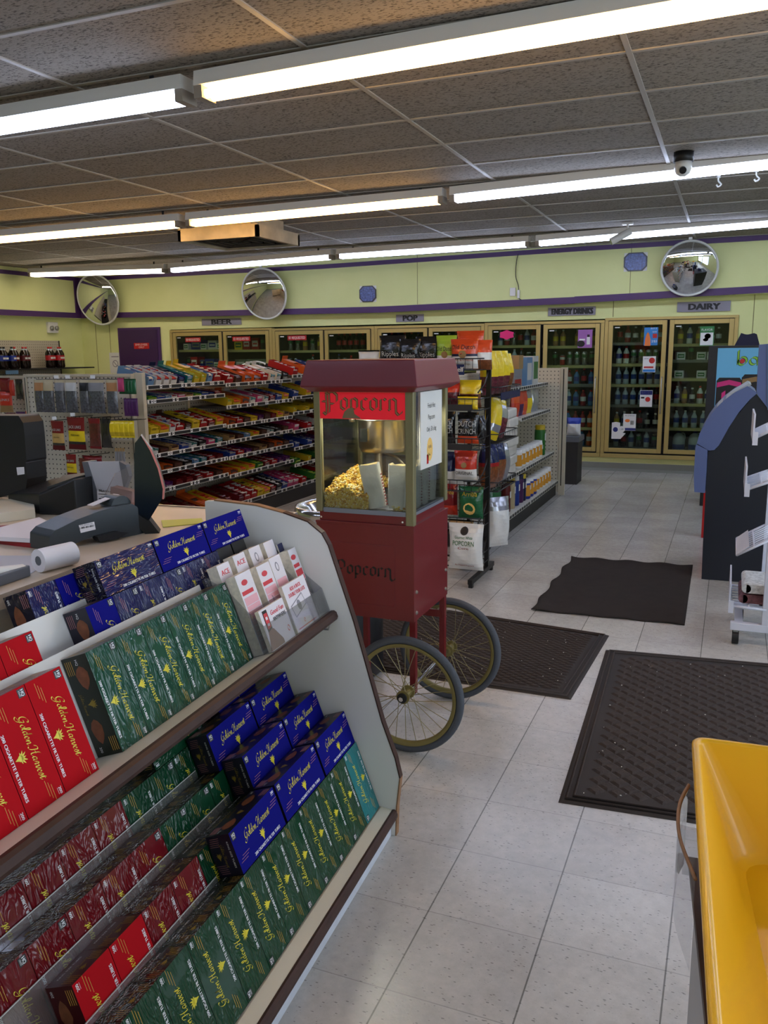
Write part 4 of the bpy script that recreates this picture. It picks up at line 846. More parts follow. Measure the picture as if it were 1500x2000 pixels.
def tube_box(face, dark, ghc, linec):
    """box of filter tubes lying on its long side, big printed face towards +x (front of the box at x=0)"""
    b = MB(); L, W, D = BL_/2, BW_/2, BD_
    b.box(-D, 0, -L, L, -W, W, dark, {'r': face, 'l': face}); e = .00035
    F = lambda y, z, k=1: FACE_X(e*k, y, z)
    golden(b, F(-.060, .006), .120, ghc)
    emblem(b, F(.008, -.017), .0135, ghc)
    b.text('200 CIGARETTE FILTER TUBES', .0068, F(.018, -.0405), 'gh_white', w=.126, bold=True)
    for sx, sz in ((-1, -1), (1, 1)):
        for i in range(3):
            y0 = -.100+i*.006 if sx < 0 else .066+i*.006; z0 = (-.026 if sx < 0 else .012)+i*.0055
            b.box(0, e, y0, y0+.030, z0-.0004, z0+.0004, linec)
    b.box(0, e, -.104, -.088, .026, .043, 'hq_black'); b.text('HQ', .0072, F(-.096, .0335, 2), 'gh_white', w=.012, bold=True); b.box(0, e*2, -.1015, -.0905, .0305, .0312, 'gh_white'); b.box(0, e*2, -.1015, -.0905, .0285, .029, 'gh_white')
    b.text('200', .0062, F(.0965, .0355), 'gh_white', w=.013, bold=True); b.box(0, e, .0905, .1025, .0325, .033, 'gh_white')
    # long sides: leaves
    for sg in (-1, 1):
        T = lambda y, x, k=1: frame((x-D/2, y, sg*(W+e*k)), (0, 1, 0), (-sg, 0, 0)) if sg > 0 else frame((x-D/2, y, sg*(W+e*k)), (0, 1, 0), (1, 0, 0))
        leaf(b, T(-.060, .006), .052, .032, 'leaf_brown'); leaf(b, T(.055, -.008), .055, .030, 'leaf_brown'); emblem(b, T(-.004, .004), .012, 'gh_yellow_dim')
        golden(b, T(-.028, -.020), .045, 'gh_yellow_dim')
        b.box(-D/2-.008+.0, -D/2+.008, -.106, -.092, sg*W, sg*(W+e), 'hq_black') if sg > 0 else None
        for i in range(4):
            xx = -D+.006+i*.005
            b.box(xx, xx+.0008, -.10, -.07, *sorted((sg*W, sg*(W+e))), linec); b.box(-.006-i*.005, -.0052-i*.005, .07, .10, *sorted((sg*W, sg*(W+e))), linec)
        b.text('HQ', .006, T(-.094, 0, 2), 'gh_white'); b.text('200', .006, T(.094, -.02), 'gh_white')
    # ends
    for sg in (-1, 1):
        T = frame((-D/2, sg*(L+e), 0), (-sg, 0, 0), (0, 0, 1))
        T2 = T @ Matrix.Rotation(R(-90), 4, 'Z')
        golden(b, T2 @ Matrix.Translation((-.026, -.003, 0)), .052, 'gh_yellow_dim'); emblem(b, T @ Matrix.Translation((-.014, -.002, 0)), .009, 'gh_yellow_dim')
        b.text('KING SIZE TUBES', .0045, T2 @ Matrix.Translation((0, .018, 0)), 'gh_white', w=.06)
        for i in range(5):
            for q in (-1, 1):
                z0 = q*(.022+i*.0045) if q > 0 else -.022-i*.0045
                b.M = T; b.box(-.030+i*.0015, -.004+i*.001, z0-.0003, z0+.0003, 0, .0001, linec); b.M = Matrix.Identity(4)
    return b
BX = {}
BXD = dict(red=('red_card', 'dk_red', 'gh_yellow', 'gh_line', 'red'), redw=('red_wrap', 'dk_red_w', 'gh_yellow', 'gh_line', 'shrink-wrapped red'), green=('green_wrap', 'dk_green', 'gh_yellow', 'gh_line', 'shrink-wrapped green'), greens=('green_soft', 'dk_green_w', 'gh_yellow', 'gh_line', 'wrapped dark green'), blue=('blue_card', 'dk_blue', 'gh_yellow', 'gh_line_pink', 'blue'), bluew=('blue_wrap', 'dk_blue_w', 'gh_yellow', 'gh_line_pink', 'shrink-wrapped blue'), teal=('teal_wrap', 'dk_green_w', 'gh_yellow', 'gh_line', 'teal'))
TD = Matrix.Translation((-.216, -.306, 0)) @ Matrix.Rotation(R(3), 4, 'Z')
sA, cA = math.sin(R(20)), math.cos(R(20))
E1 = Vector((-.195, 0, .714)); E0 = Vector((-.005, 0, .088)); e1 = Vector((-sA, 0, cA)); e2 = Vector((cA, 0, sA))
def SH_(E, s, h, y=0): p = E-e2*s+e1*h; return Vector((p.x, y, p.z))
RY = Matrix.Rotation(R(-20), 4, 'Y')
def gbox(kind, E, s, h, ya, yb, up, label, group, sy=1.0, hz=None):
    """up: 'cw' / 'ccw' upright, 'l' lying; the box stands from height h, front plane at setback s, spans ya..yb"""
    f, d, g, ln, nm = BXD[kind]
    if kind not in BX: o = tube_box(f, d, g, ln).build('filter_tube_box'); BX[kind] = o
    else: o = BX[kind].copy(); COL.objects.link(o)
    wd = abs(yb-ya)-.0015
    if up in ('cw', 'ccw'):
        ht = hz or BL_; rx = -90 if up == 'cw' else 90; sc = (1, ht/BL_, wd/BW_)
    else:
        ht = hz or BW_; rx = 0 if up == 'l' else 180; sc = (1, wd/BL_, ht/BW_)
    c = SH_(E, s, h+ht/2+.0006, (ya+yb)/2)
    jit = random.uniform(-.6, .6)
    o.matrix_world = TD @ Matrix.Translation(c) @ RY @ Matrix.Rotation(R(rx), 4, 'X') @ Matrix.Rotation(0, 4, 'Z') @ Matrix.Diagonal((*sc, 1))
    tag(o, label, 'box', group); return o
# rack
def disp(b): b.M = TD
rack = tag(empty('display_rack', (0, 0, 0), M=TD), 'white and brown stepped display rack full of filter tube boxes in front of the counter', 'display rack')
PROF = [(0, 0), (.004, .10), (.015, .196), (-.0, .26), (-.041, .373), (-.127, .683), (-.190, .870), (-.205, .915), (-.225, .95), (-.27, .983), (-.35, 1.006), (-.441, 1.024), (-.587, 1.033)]
for ys, nm in (((.0, .022), 'end_panel'), ((-1.92, -1.898), 'end_panel')):
    b = MB(); b.prism(PROF+[(-.62, 1.03), (-.62, 0)], 'y', ys[0], ys[1], 'laminate_white'); kid(b, nm, rack)
    b = MB(); n = len(PROF)
    for i in range(n-1):
        (x0, z0), (x1, z1) = PROF[i], PROF[i+1]; nx, nz = (z1-z0), -(x1-x0); l = math.hypot(nx, nz); nx, nz = nx/l*.004, nz/l*.004
        m = 'worn_edge' if (i == 0 or i == 1 or i > 9) else 'brown_edge'
        b.mesh([(x0, ys[0]-.001, z0), (x1, ys[0]-.001, z1), (x1+nx, ys[0]-.001, z1+nz), (x0+nx, ys[0]-.001, z0+nz), (x0, ys[1]+.001, z0), (x1, ys[1]+.001, z1), (x1+nx, ys[1]+.001, z1+nz), (x0+nx, ys[1]+.001, z0+nz)], [[0, 3, 2, 1], [4, 5, 6, 7], [2, 3, 7, 6], [0, 4, 7, 3], [1, 2, 6, 5]], m)
    kid(b, 'edging', rack)
YN, YE = -1.898, -.001
def slab(b, E, pts, m): b.prism([((SH_(E, s, h)).x, (SH_(E, s, h)).z) for s, h in pts], 'y', YN, YE, m)
# upper shelf with two steps
b = MB(); slab(b, E1, [(.004, -.03), (.004, 0), (.31, 0), (.31, -.03)], 'laminate'); kid(b, 'shelf', rack)
b = MB(); slab(b, E1, [(.004, -.032), (-.006, -.030), (-.012, -.022), (-.012, -.008), (-.006, -.001), (.004, .001)], 'brown_edge'); kid(b, 'shelf_nosing', rack)
b = MB(); slab(b, E1, [(.1425, .0005), (.142, .079), (.31, .079), (.31, .0005)], 'laminate_white'); slab(b, E1, [(.220, .0795), (.220, .157), (.31, .157), (.31, .0795)], 'laminate_white'); kid(b, 'step', rack)
b = MB(); slab(b, E1, [(.31, -.03), (.31, .30), (.325, .30), (.325, -.03)], 'laminate_white'); kid(b, 'back_panel', rack)
glass('acrylic', (238, 238, 236), .07, .05, haze=.10); mat('acrylic_edge', (206, 206, 204), rough=.2, coat=.5)
for s_, top in ((.1395, .232), (.2175, .310)):
    h0 = .0005 if s_ < .2 else .0795; ye = -.40 if s_ < .2 else -.30
    b = MB(); b.prism([(SH_(E1, q, h).x, SH_(E1, q, h).z) for q, h in ((s_-.0015, h0), (s_-.0015, top), (s_+.0015, top), (s_+.0015, h0))], 'y', YN, ye, 'laminate_white'); kid(b, 'divider', rack)
# bottom shelf, steps, kick board
b = MB(); slab(b, E0, [(.003, -.025), (.003, 0), (.036, .017), (.42, .017), (.42, -.025)], 'laminate'); kid(b, 'shelf', rack)
b = MB(); slab(b, E0, [(.003, -.028), (-.006, -.026), (-.009, -.018), (-.009, -.006), (-.004, .0), (.003, .001)], 'brown_edge'); kid(b, 'shelf_nosing', rack)
b = MB(); b.box(-.030, -.012, YN, YE, 0.0, .066, 'kick_white'); kid(b, 'kick_board', rack)
ROW = [(.040, .019, .219), (.113, .101, .222), (.186, .183, .222), (.259, .268, .222), (.332, .35, .222)]
b = MB()
for k in range(1, 5): slab(b, E0, [(ROW[k][0]-.003, .0175+(.0 if k == 1 else ROW[k-1][1]-.018)), (ROW[k][0]-.003, ROW[k][1]-.001), (.42, ROW[k][1]-.001), (.42, .0175+(.0 if k == 1 else ROW[k-1][1]-.018))], 'laminate_white')
kid(b, 'step', rack)
b = MB(); slab(b, E0, [(.42, -.03), (.42, .62), (.43, .62), (.43, -.03)], 'laminate_white'); kid(b, 'back_panel', rack)
for k in (1, 2, 3, 4):
    s_ = ROW[k][0]-.0045; top = ROW[k-1][1]+ROW[k-1][2]+(.012 if k == 1 else .02)
    b = MB(); h0 = ROW[k-1][1]
    b.prism([(SH_(E0, q, h).x, SH_(E0, q, h).z) for q, h in ((s_-.001, h0), (s_-.001, top), (s_+.001, top), (s_+.001, h0))], 'y', YN, {1: -.73, 2: -.49, 3: -.49, 4: -.3}[k], 'acrylic')
    b.prism([(SH_(E0, q, h).x, SH_(E0, q, h).z) for q, h in ((s_-.0012, top), (s_-.0012, top+.002), (s_+.0012, top+.002), (s_+.0012, top))], 'y', YN, {1: -.73, 2: -.49, 3: -.49, 4: -.3}[k], 'acrylic_edge'); kid(b, 'divider', rack)
b = MB(); p = SH_(E1, .0, -.03); b.tube([(p.x-.01, -.012, p.z), (p.x-.02, -.012, p.z-.03), (p.x-.12, -.012, p.z-.035)], .003, 'alu'); kid(b, 'bracket', rack)

NUM = ['first', 'second', 'third', 'fourth', 'fifth', 'sixth', 'seventh', 'eighth', 'ninth', 'tenth', 'eleventh', 'twelfth', 'thirteenth']
def row(E, s, h, y0, pitch, seq, where, group, ht=None, toward='left'):
    y = y0; cnt = {}
    for i, (kd, up) in enumerate(seq):
        if kd: 
            c = cnt[kd] = cnt.get(kd, 0)+1
            gbox(kd, E, s, h, y-pitch, y, up, '%s filter tube box, %s from right, %s' % (BXD[kd][4], NUM[i], where), group, hz=ht)
        y -= pitch
W_, C_ = 'cw', 'ccw'
row(E1, .070, 0, -.385, .0933, [('green', W_)]*6, 'upper shelf front row', 'boxes in the front row of the upper shelf')
row(E1, .070, 0, -1.018, .0955, [('red', W_)]*5, 'of the reds at upper front', 'boxes in the front row of the upper shelf')
row(E1, .148, .079, -.250, .0938, [('bluew', C_), ('bluew', C_), ('bluew', W_), ('bluew', C_), ('bluew', W_), ('blue', W_)], 'upper shelf middle row', 'boxes in the middle row of the upper shelf')
row(E1, .148, .079, -.975, .0945, [('red', W_)]*4, 'of the reds in the upper middle row', 'boxes in the middle row of the upper shelf')
row(E1, .226, .158, -.600, .0925, [('blue', W_), ('blue', W_), ('bluew', C_)], 'upper shelf back row', 'boxes in the back row of the upper shelf')
for (ya, yb, kd, lb) in ((-.728, -.505, 'bluew', 'shrink-wrapped blue box lying on its side at the left of the three on top'), (-.501, -.270, 'blue', 'blue box lying on its side between two others on top of the rack'), (-.266, -.046, 'blue', 'blue box lying on its side at the right end of the rack top')):
    gbox(kd, E1, .155, .2965, ya, yb, 'l', lb, 'blue boxes lying on top', hz=.087)
row(E0, ROW[0][0], ROW[0][1], -.004, .1066, [('teal', C_)]+[('greens', C_)]*12, 'bottom shelf front row', 'boxes in the front row of the bottom shelf', ht=ROW[0][2])
row(E0, ROW[1][0], ROW[1][1], -.014, .1066, [('greens', C_)]*7+[('redw', C_), ('redw', C_), ('red', C_), ('red', C_)], 'bottom shelf second row', 'boxes in the second row of the bottom shelf', ht=ROW[1][2])
row(E0, ROW[2][0], ROW[2][1], -.014, .1067, [('greens', C_)]*5+[('greens', W_)]*2+[('redw', W_), ('redw', C_), ('redw', C_), ('redw', W_), ('redw', W_)], 'bottom shelf third row', 'boxes in the third row of the bottom shelf', ht=ROW[2][2])
row(E0, ROW[3][0], ROW[3][1], -.020, .1066, [('greens', C_)]*5+[('greens', W_), ('greens', C_)]+[('redw', C_)]*5, 'bottom shelf fourth row', 'boxes in the fourth row of the bottom shelf', ht=ROW[3][2])
row(E0, ROW[4][0], ROW[4][1], -.62, .1066, [('greens', C_)]*2+[('redw', C_)]*5, 'bottom shelf fifth row', 'boxes in the fifth row of the bottom shelf', ht=.21)
for (s, h, ya, yb, lb) in ((.042, .2392, -.719, -.494, 'blue box lying on its side, nearest and lowest of the bottom shelf stack'), (.042, .2392, -.485, -.241, 'blue box lying on its side, middle of the lowest tier'), (.042, .2392, -.232, -.006, 'blue box lying on its side, lowest tier beside the white end panel'),
        (.115, .3242, -.471, -.238, 'blue box lying on its side, left one of the middle tier'), (.115, .3242, -.232, -.006, 'blue box lying on its side, middle tier beside the end panel'), (.188, .4062, -.482, -.252, 'blue box lying on its side, left one of the top tier'), (.188, .4062, -.246, -.010, 'blue box lying on its side, highest one beside the end panel'), (.261, .4912, -.300, -.08, 'blue box lying in the shade behind the highest tier')):
    gbox('blue', E0, s, h, ya, yb, 'l', lb, 'blue boxes lying on the bottom shelf', hz=.103)
gbox('greens', E0, .261, .4912, -.62, -.39, 'u', 'dark green box lying upside down under the upper shelf', 'green boxes under the upper shelf', hz=.10)
# ---------------------------------------------------------------- leaflets in the clear holder on the rack
mat('card_white', (232, 226, 232), rough=.45); mat('card_pink', (236, 176, 186), rough=.5); mat('card_red', (214, 60, 70), rough=.5); mat('card_cream', (226, 216, 196), rough=.7, vary=.15, vscale=90); mat('skin_print', (150, 110, 100), rough=.5); mat('card_navy', (40, 44, 90), rough=.5)
glass('holder_clear', (240, 240, 242), .06, .04, haze=.05)
BASIS = TD @ RY
def dbox(b, s0, s1, y0, y1, h0, h1, m, E=E1, mats=None):
    """box in rack coordinates: setback s0..s1, height h0..h1 above the shelf"""
    sv = b.M; b.M = TD @ Matrix.Translation(E) @ RY; b.box(-s1, -s0, y0, y1, h0, h1, m, mats); b.M = sv
def dface(s, y, h, E=E1): return TD @ Matrix.Translation(E) @ RY @ FACE_X(-s, y, h)
lh = tag(empty('leaflet_holder', (0, 0, 0), M=Matrix.Identity(4)), 'clear plastic tiered leaflet holder at the right end of the upper rack shelf', 'leaflet holder')
b = MB()
t = .0015
dbox(b, .006, .0075, -.382, -.006, .001, .075, 'holder_clear'); dbox(b, .036, .0375, -.382, -.006, .001, .12, 'holder_clear'); dbox(b, .078, .0795, -.382, -.006, .001, .20, 'holder_clear'); dbox(b, .122, .1235, -.382, -.006, .080, .24, 'holder_clear')
kid(b, 'pocket_fronts', lh)
for y in (-.384, -.235, -.075, -.004):
    b = MB(); b.M = TD @ Matrix.Translation(E1) @ RY
    b.prism([(-.006, .001), (-.006, .075), (-.036, .12), (-.078, .20), (-.122, .24), (-.137, .24), (-.137, .081), (-.137, .001)], 'y', y, y+.0015, 'holder_clear'); kid(b, 'side', lh)
def stack(s0, th, y0, y1, h0, h1, draw, label, m='card_white', name='leaflet_stack'):
    b = MB(); dbox(b, s0, s0+th, y0, y1, h0, h1, 'card_cream', mats={'r': m, 'l': m}); 
    if draw: draw(b, s0-.0004, (y0+y1)/2, h0, h1, y1-y0)
    tag(b.build(name), label, 'leaflets', 'leaflets in the clear holder')
def d_good(b, s, y, h0, h1, w):
    b.text('Good Fun', .013, dface(s, y+.02, h0+.086), 'card_red', w=.075, shear=.25, bold=True); b.text('ANYWHERE', .011, dface(s, y+.024, h0+.068), 'ink', w=.075, bold=True)
    b.M = dface(s, y-.045, h0+.03); b.prism([(-.012, .02), (.014, .026), (.014, .078), (-.010, .078)], 'z', 0, .0002, 'ink'); b.prism([(-.008, .026), (.011, .031), (.011, .070), (-.007, .070)], 'z', .0002, .0004, 'card_red'); b.box(-.003, .007, .035, .042, .0004, .0006, 'card_white'); b.box(-.003, .007, .052, .060, .0004, .0006, 'card_white')
    b.prism([(-.03, -.028), (.05, -.028), (.05, -.015), (.02, .022), (.012, .026), (-.012, .02), (-.02, -.005)], 'z', 0, .00015, 'skin_print'); b.M = Matrix.Identity(4)
    b.pen([[(.006*math.cos(i*.785), .006*math.sin(i*.785)*1.3) for i in range(9)]], dface(s, y+.05, h0+.03), 'card_red', 1, (.0012, .0012))
stack(.010, .012, -.380, -.240, .002, .115, d_good, 'landscape leaflets reading Good Fun ANYWHERE with a hand holding a phone')
def d_buck(b, s, y, h0, h1, w):
    b.text('ADD A BUCK', .011, dface(s, y, h0+.115), 'card_red', w=.07, bold=True); b.text('DOUBLE YOUR LUCK', .011, dface(s, y, h0+.099), 'card_red', w=.105, bold=True)
    b.M = dface(s, y-.012, h0+.068) @ Matrix.Rotation(R(14), 4, 'Z'); b.box(-.045, .040, -.018, .020, 0, .0002, 'board_grey'); b.box(-.042, .037, -.015, .017, .0002, .0003, 'card_white'); b.prism([(.012*math.cos(t), .016*math.sin(t)) for t in [i*.5236 for i in range(12)]], 'z', .0003, .0004, 'board_grey'); b.M = Matrix.Identity(4)
    pass
    b.pen([[(.004*math.cos(i*.785), .004*math.sin(i*.785)*1.3) for i in range(9)]], dface(s, y-.01, h0+.022), 'card_red', 1, (.001, .001)); M_ = dface(s, y, h0+.006); b.M = M_; b.box(-.06, .06, 0, .003, 0, .0002, 'card_red'); b.M = Matrix.Identity(4)
stack(.010, .012, -.222, -.078, .002, .140, d_buck, 'leaflets reading ADD A BUCK DOUBLE YOUR LUCK with a dollar bill drawing')
def d_play(c1, icon):
    def f(b, s, y, h0, h1, w):
        b.M = dface(s, y, h0)
        H = h1-h0
        if icon == 'ball': b.box(-w*.42, w*.30, H-.058, H-.047, 0, .0002, 'card_red'); b.prism([(-.006+.016*math.cos(t), H-.026+.008*math.sin(t)) for t in [i*.5236 for i in range(12)]], 'z', 0, .0002, 'card_red')
        else: b.prism([(-.002+.010*math.cos(t), H-.030+.014*math.sin(t)) for t in [i*.5236 for i in range(12)]], 'z', 0, .0002, 'board_grey'); b.prism([(-.002+.006*math.cos(t), H-.030+.010*math.sin(t)) for t in [i*.5236 for i in range(12)]], 'z', .0002, .0003, 'card_white')
        b.box(-w*.42, w*.42, .01, H-.065, 0, .0002, c1)
        for q in range(9): b.box(-w*.40, w*.40, .02+q*.014, .0215+q*.014, .0002, .0003, 'card_white')
        b.M = Matrix.Identity(4)
    return f
stack(.042, .030, -.378, -.296, .002, .222, d_play('card_pink', 'ball'), 'pink play slips with a red logo, leftmost tall stack in the holder')
stack(.042, .030, -.262, -.186, .002, .218, d_play('card_pink', 'ball'), 'pink play slips with small blue figures in the middle of the holder')
stack(.046, .026, -.176, -.108, .002, .222, d_play('card_pink', 'pen'), 'play slips with a grey penguin drawing in the middle of the holder', name='leaflet_stack')
stack(.042, .034, -.060, -.010, .002, .220, d_play('card_red', 'ball'), 'red and white play slips beside the white end panel')
stack(.086, .032, -.375, -.312, .002, .262, d_play('card_red', 'ball') if False else (lambda b, s, y, h0, h1, w: b.text('ACE', .014, dface(s, y, h1-.03), 'card_red', w=.04, bold=True)), 'upright slips marked ACE beside the blue boxes')
stack(.086, .032, -.285, -.222, .002, .268, lambda b, s, y, h0, h1, w: b.text('ACE', .014, dface(s, y, h1-.03), 'card_red', w=.045, bold=True), 'upright slips marked ACE behind the pink ones')
stack(.086, .030, -.195, -.130, .002, .268, d_play('card_white', 'pen'), 'tall white slips with a penguin in the back of the holder')
stack(.086, .030, -.105, -.045, .002, .266, None, 'plain white printed cards at the back of the holder')
stack(.080, .004, -.040, -.008, .002, .245, None, 'narrow navy card at the back right of the holder', m='card_navy')
for i, (ya, yb, lb) in enumerate(((-.245, -.165, 'dark printed pouch behind the leaflets, left one'), (-.158, -.085, 'dark printed pouch behind the leaflets, right one'))):
    b = MB(); dbox(b, .155, .205, ya, yb, .300 if False else .0805, .300, 'can_black')
    tag(b.build('tobacco_pouch'), lb, 'pouch')

# ---------------------------------------------------------------- sales counter behind the rack
mat('counter_top', (214, 196, 172), rough=.35, vary=.05); mat('plastic_black', (24, 26, 30), rough=.42); mat('plastic_dark', (52, 58, 62), rough=.4); mat('plastic_grey', (96, 100, 108), rough=.4); mat('paper', (236, 232, 236), rough=.7); mat('paper_grey', (190, 190, 196), rough=.6); mat('binder_red', (150, 24, 34), rough=.45); mat('cream', (226, 220, 200), rough=.5); mat('yellow_green', (214, 216, 90), rough=.6); mat('screen_blue', (10, 22, 34), rough=.2); mat('poster_pink', (220, 130, 120), rough=.5)
ct = tag(empty('sales_counter', (0, 0, 0), M=TD), 'beige topped sales counter with a metal edge behind the display rack', 'counter')
ZT = .96
b = MB(); b.prism([(-2.2, -1.95), (-.64, -1.95), (-.64, .028), (-.42, .028), (-.42, .225), (-2.2, .225)], 'z', .925, ZT, 'counter_top'); kid(b, 'worktop', ct)
b = MB(); b.box(-2.2, -.42, .225, .235, .915, ZT+.004, 'alu'); b.box(-.42, -.412, .028, .235, .915, ZT+.004, 'alu'); kid(b, 'metal_edge', ct)
b = MB(); b.prism([(-2.1, -1.9), (-.66, -1.9), (-.66, .05), (-.50, .05), (-.50, .19), (-2.1, .19)], 'z', 0, .925, 'laminate'); kid(b, 'body', ct)
V = lambda x, y, z: TD @ Vector((x, y, z))
nfr = (TD.to_3x3() @ Vector((0, -1, 0)))
# register monitor at far left
o = tag(empty('register_monitor', V(-1.62, -.10, ZT)), 'black cash register monitor at the left edge of the photo', 'monitor'); q0 = Vector(o.location)
def rel(b, ref): b.M = Matrix.Translation(-Vector(ref.matrix_world.translation if False else ref.location))
b = MB(); rel(b, o); outline(b, [(-60, 812), (36, 812), (45, 826), (48, 850), (52, 902), (-60, 915)], V(-1.5, .10, 1.1), nfr, .10, 'plastic_black'); kid(b, 'monitor_back', o, bevel=.006)
b = MB(); rel(b, o); outline(b, [(-60, 905), (50, 902), (53, 936), (50, 960), (-60, 985)], V(-1.5, .10, 1.1), nfr, .10, 'plastic_black'); outline(b, [(32, 913), (47, 912), (48, 926), (34, 928)], V(-1.5, .0997, 1.1), nfr, .0005, 'paper'); kid(b, 'base', o, bevel=.005)
b = MB(); rel(b, o); b.M = b.M @ TD; b.box(-1.95, -1.70, .10, .21, ZT+.0005, ZT+.05, 'plastic_black'); kid(b, 'foot', o, bevel=.006)
# receipt printer
o = tag(empty('receipt_printer', V(-1.25, .08, ZT)), 'black receipt printer with a grey sloping lid on the counter', 'printer')
b = MB(); rel(b, o); b.M = b.M @ TD; z = ZT+.0006
ft = [(-1.455, .060), (-1.237, -.030), (-1.10, -.016), (-1.075, .150), (-1.375, .205)]; tz = [1.005, 1.030, 1.085, 1.085, 1.045]
b.mesh([(x, y, z) for x, y in ft]+[(x, y, q) for (x, y), q in zip(ft, tz)], [[4, 3, 2, 1, 0], [5, 6, 7, 8, 9], [0, 1, 6, 5], [1, 2, 7, 6], [2, 3, 8, 7], [3, 4, 9, 8], [4, 0, 5, 9]], 'plastic_black'); kid(b, 'body', o, bevel=.006)
b = MB(); rel(b, o); b.M = b.M @ TD; b.mesh([(-1.235, .01, 1.048), (-1.13, .022, 1.083), (-1.115, .13, 1.090), (-1.29, .16, 1.066), (-1.235, .01, 1.040), (-1.13, .022, 1.075), (-1.115, .13, 1.080), (-1.29, .16, 1.056)], [[0, 1, 2, 3], [7, 6, 5, 4], [0, 4, 5, 1], [1, 5, 6, 2], [2, 6, 7, 3], [3, 7, 4, 0]], 'plastic_dark'); kid(b, 'lid', o)
# cables
b = MB()
for k in range(5):
    p0 = V(-1.07, .05+.02*k, ZT+.01); b.tube(spline([tuple(p0), tuple(p0+Vector((.03, .0, .02+.012*k))), tuple(p0+Vector((.07, -.02, .012*k))), tuple(p0+Vector((.10, .02, .0)))], 6), .003, 'plastic_black')
tag(b.build('cable_bundle'), 'loops of black cable between the printer and the grey stand', 'cable')
# grey stand with nutrition facts card
o = tag(empty('card_stand', V(-1.03, .10, ZT)), 'grey angled stand holding a Nutrition Facts card on the counter', 'stand'); PS = V(-1.02, .06, 1.0)
b = MB(); rel(b, o); outline(b, [(160, 902), (170, 902), (188, 958), (190, 1004), (177, 1006), (174, 962)], PS, nfr, .05, 'plastic_grey'); kid(b, 'left_wing', o)
b = MB(); rel(b, o); outline(b, [(169, 902), (232, 901), (242, 957), (187, 958)], PS+nfr*-.004, nfr, .004, 'paper_grey'); outline(b, [(232, 901), (246, 908), (252, 930), (242, 957)], PS, nfr, .02, 'plastic_grey'); kid(b, 'upper_panel', o)
b = MB(); rel(b, o); outline(b, [(187, 958), (242, 957), (236, 1003), (189, 1005)], PS+nfr*-.004, nfr, .004, 'paper'); 
tx = TD.to_3x3() @ Vector((1, 0, 0)); pc = atp(213, 962, PS, nfr); 
T_ = Matrix.Translation(pc+nfr*-.003) @ Matrix((tx, Vector((0, 0, 1)), tx.cross(Vector((0, 0, 1))))).transposed().to_4x4()
b.text('Nutrition Facts', .009, T_, 'ink', w=.085, bold=True)
for k, (w2, hh) in enumerate(((.09, .002), (.07, .001), (.09, .0035), (.05, .001), (.08, .002), (.06, .001), (.09, .001))):
    sv = b.M; b.M = b.M @ T_; b.box(-w2/2, w2/2, -.008-k*.0085, -.008-k*.0085+hh, 0, .0006, 'ink'); b.M = sv
kid(b, 'facts_card', o)
# clear bin with a bag of goods
o = tag(empty('clear_bin', V(-.93, .02, ZT)), 'clear angled plastic bin with a wrapped item beside the tall black display', 'bin'); PB = V(-.93, -.02, 1.0)
b = MB(); rel(b, o); outline(b, [(224, 925), (264, 905), (268, 985), (262, 1005), (206, 995), (205, 965)], PB, nfr, .004, 'holder_clear'); kid(b, 'front', o)
b = MB(); rel(b, o); outline(b, [(216, 950), (258, 960), (256, 992), (214, 985)], PB+nfr*-.03, nfr, .03, 'skin_print'); kid(b, 'wrapped_item', o, bevel=.006)
# tall display seen from behind
o = tag(empty('customer_display', V(-.80, -.10, ZT)), 'tall black curved display seen from the side on the counter', 'display'); PD = V(-.72, -.20, 1.0); nd = Vector((.55, -.83, 0)).normalized()
b = MB(); rel(b, o); outline(b, [(274, 852), (263, 866), (262, 905), (263, 1000), (290, 1018), (301, 1000), (316, 975), (318, 955), (308, 915), (293, 880)], PD, nd, .03, 'screen_blue', 'plastic_black'); kid(b, 'back_shell', o)
b = MB(); rel(b, o); outline(b, [(275, 850), (279, 856), (296, 878), (312, 915), (322, 955), (320, 975), (317, 975), (318, 955), (308, 915), (293, 880)], PD+nd*.002, nd, .04, 'poster_pink', 'alu'); kid(b, 'picture_edge', o)
b = MB(); rel(b, o); outline(b, [(268, 1000), (292, 1016), (312, 1042), (290, 1050), (262, 1020)], PD, nd, .06, 'plastic_black'); kid(b, 'stand', o)
# card terminal
A_ = V(-.819, -.478, ZT); B_ = V(-.713, -.172, ZT); dt = (B_-A_).normalized(); nt_ = Vector((dt.y, -dt.x, 0))
o = tag(empty('receipt_terminal', (A_+B_)/2), 'dark grey terminal with a phone number sticker in front of the tall display', 'terminal')
b = MB(); rel(b, o); outline(b, [(96, 1079), (97, 1048), (108, 1036), (150, 1015), (195, 998), (232, 988), (258, 984), (268, 990), (273, 1001), (287, 1006), (290, 1038), (262, 1046), (240, 1050), (222, 1042), (205, 1041), (160, 1056), (122, 1074)], A_, nt_, .10, 'plastic_dark'); kid(b, 'body', o, bevel=.004)
b = MB(); rel(b, o); outline(b, [(154, 1026), (184, 1019), (187, 1034), (158, 1041)], A_+nt_*.001, nt_, .001, 'paper'); pc = atp(170, 1031, A_+nt_*.0016, nt_)
T_ = Matrix.Translation(pc) @ Matrix((dt, Vector((0, 0, 1)), dt.cross(Vector((0, 0, 1))))).transposed().to_4x4(); b.text('1-800-401-0017', .0055, T_, 'ink', w=.045, bold=True); b.text('FOR SERVICE CALL', .003, T_ @ Matrix.Translation((0, .008, 0)), 'ink', w=.04); kid(b, 'sticker', o)
b = MB(); rel(b, o); c_ = A_+dt*.25-nt_*.05+Vector((0, 0, .085)); b.cyl(c_+nt_*.03, c_-nt_*.03, .035, 'plastic_dark', n=24); kid(b, 'paper_cover', o)
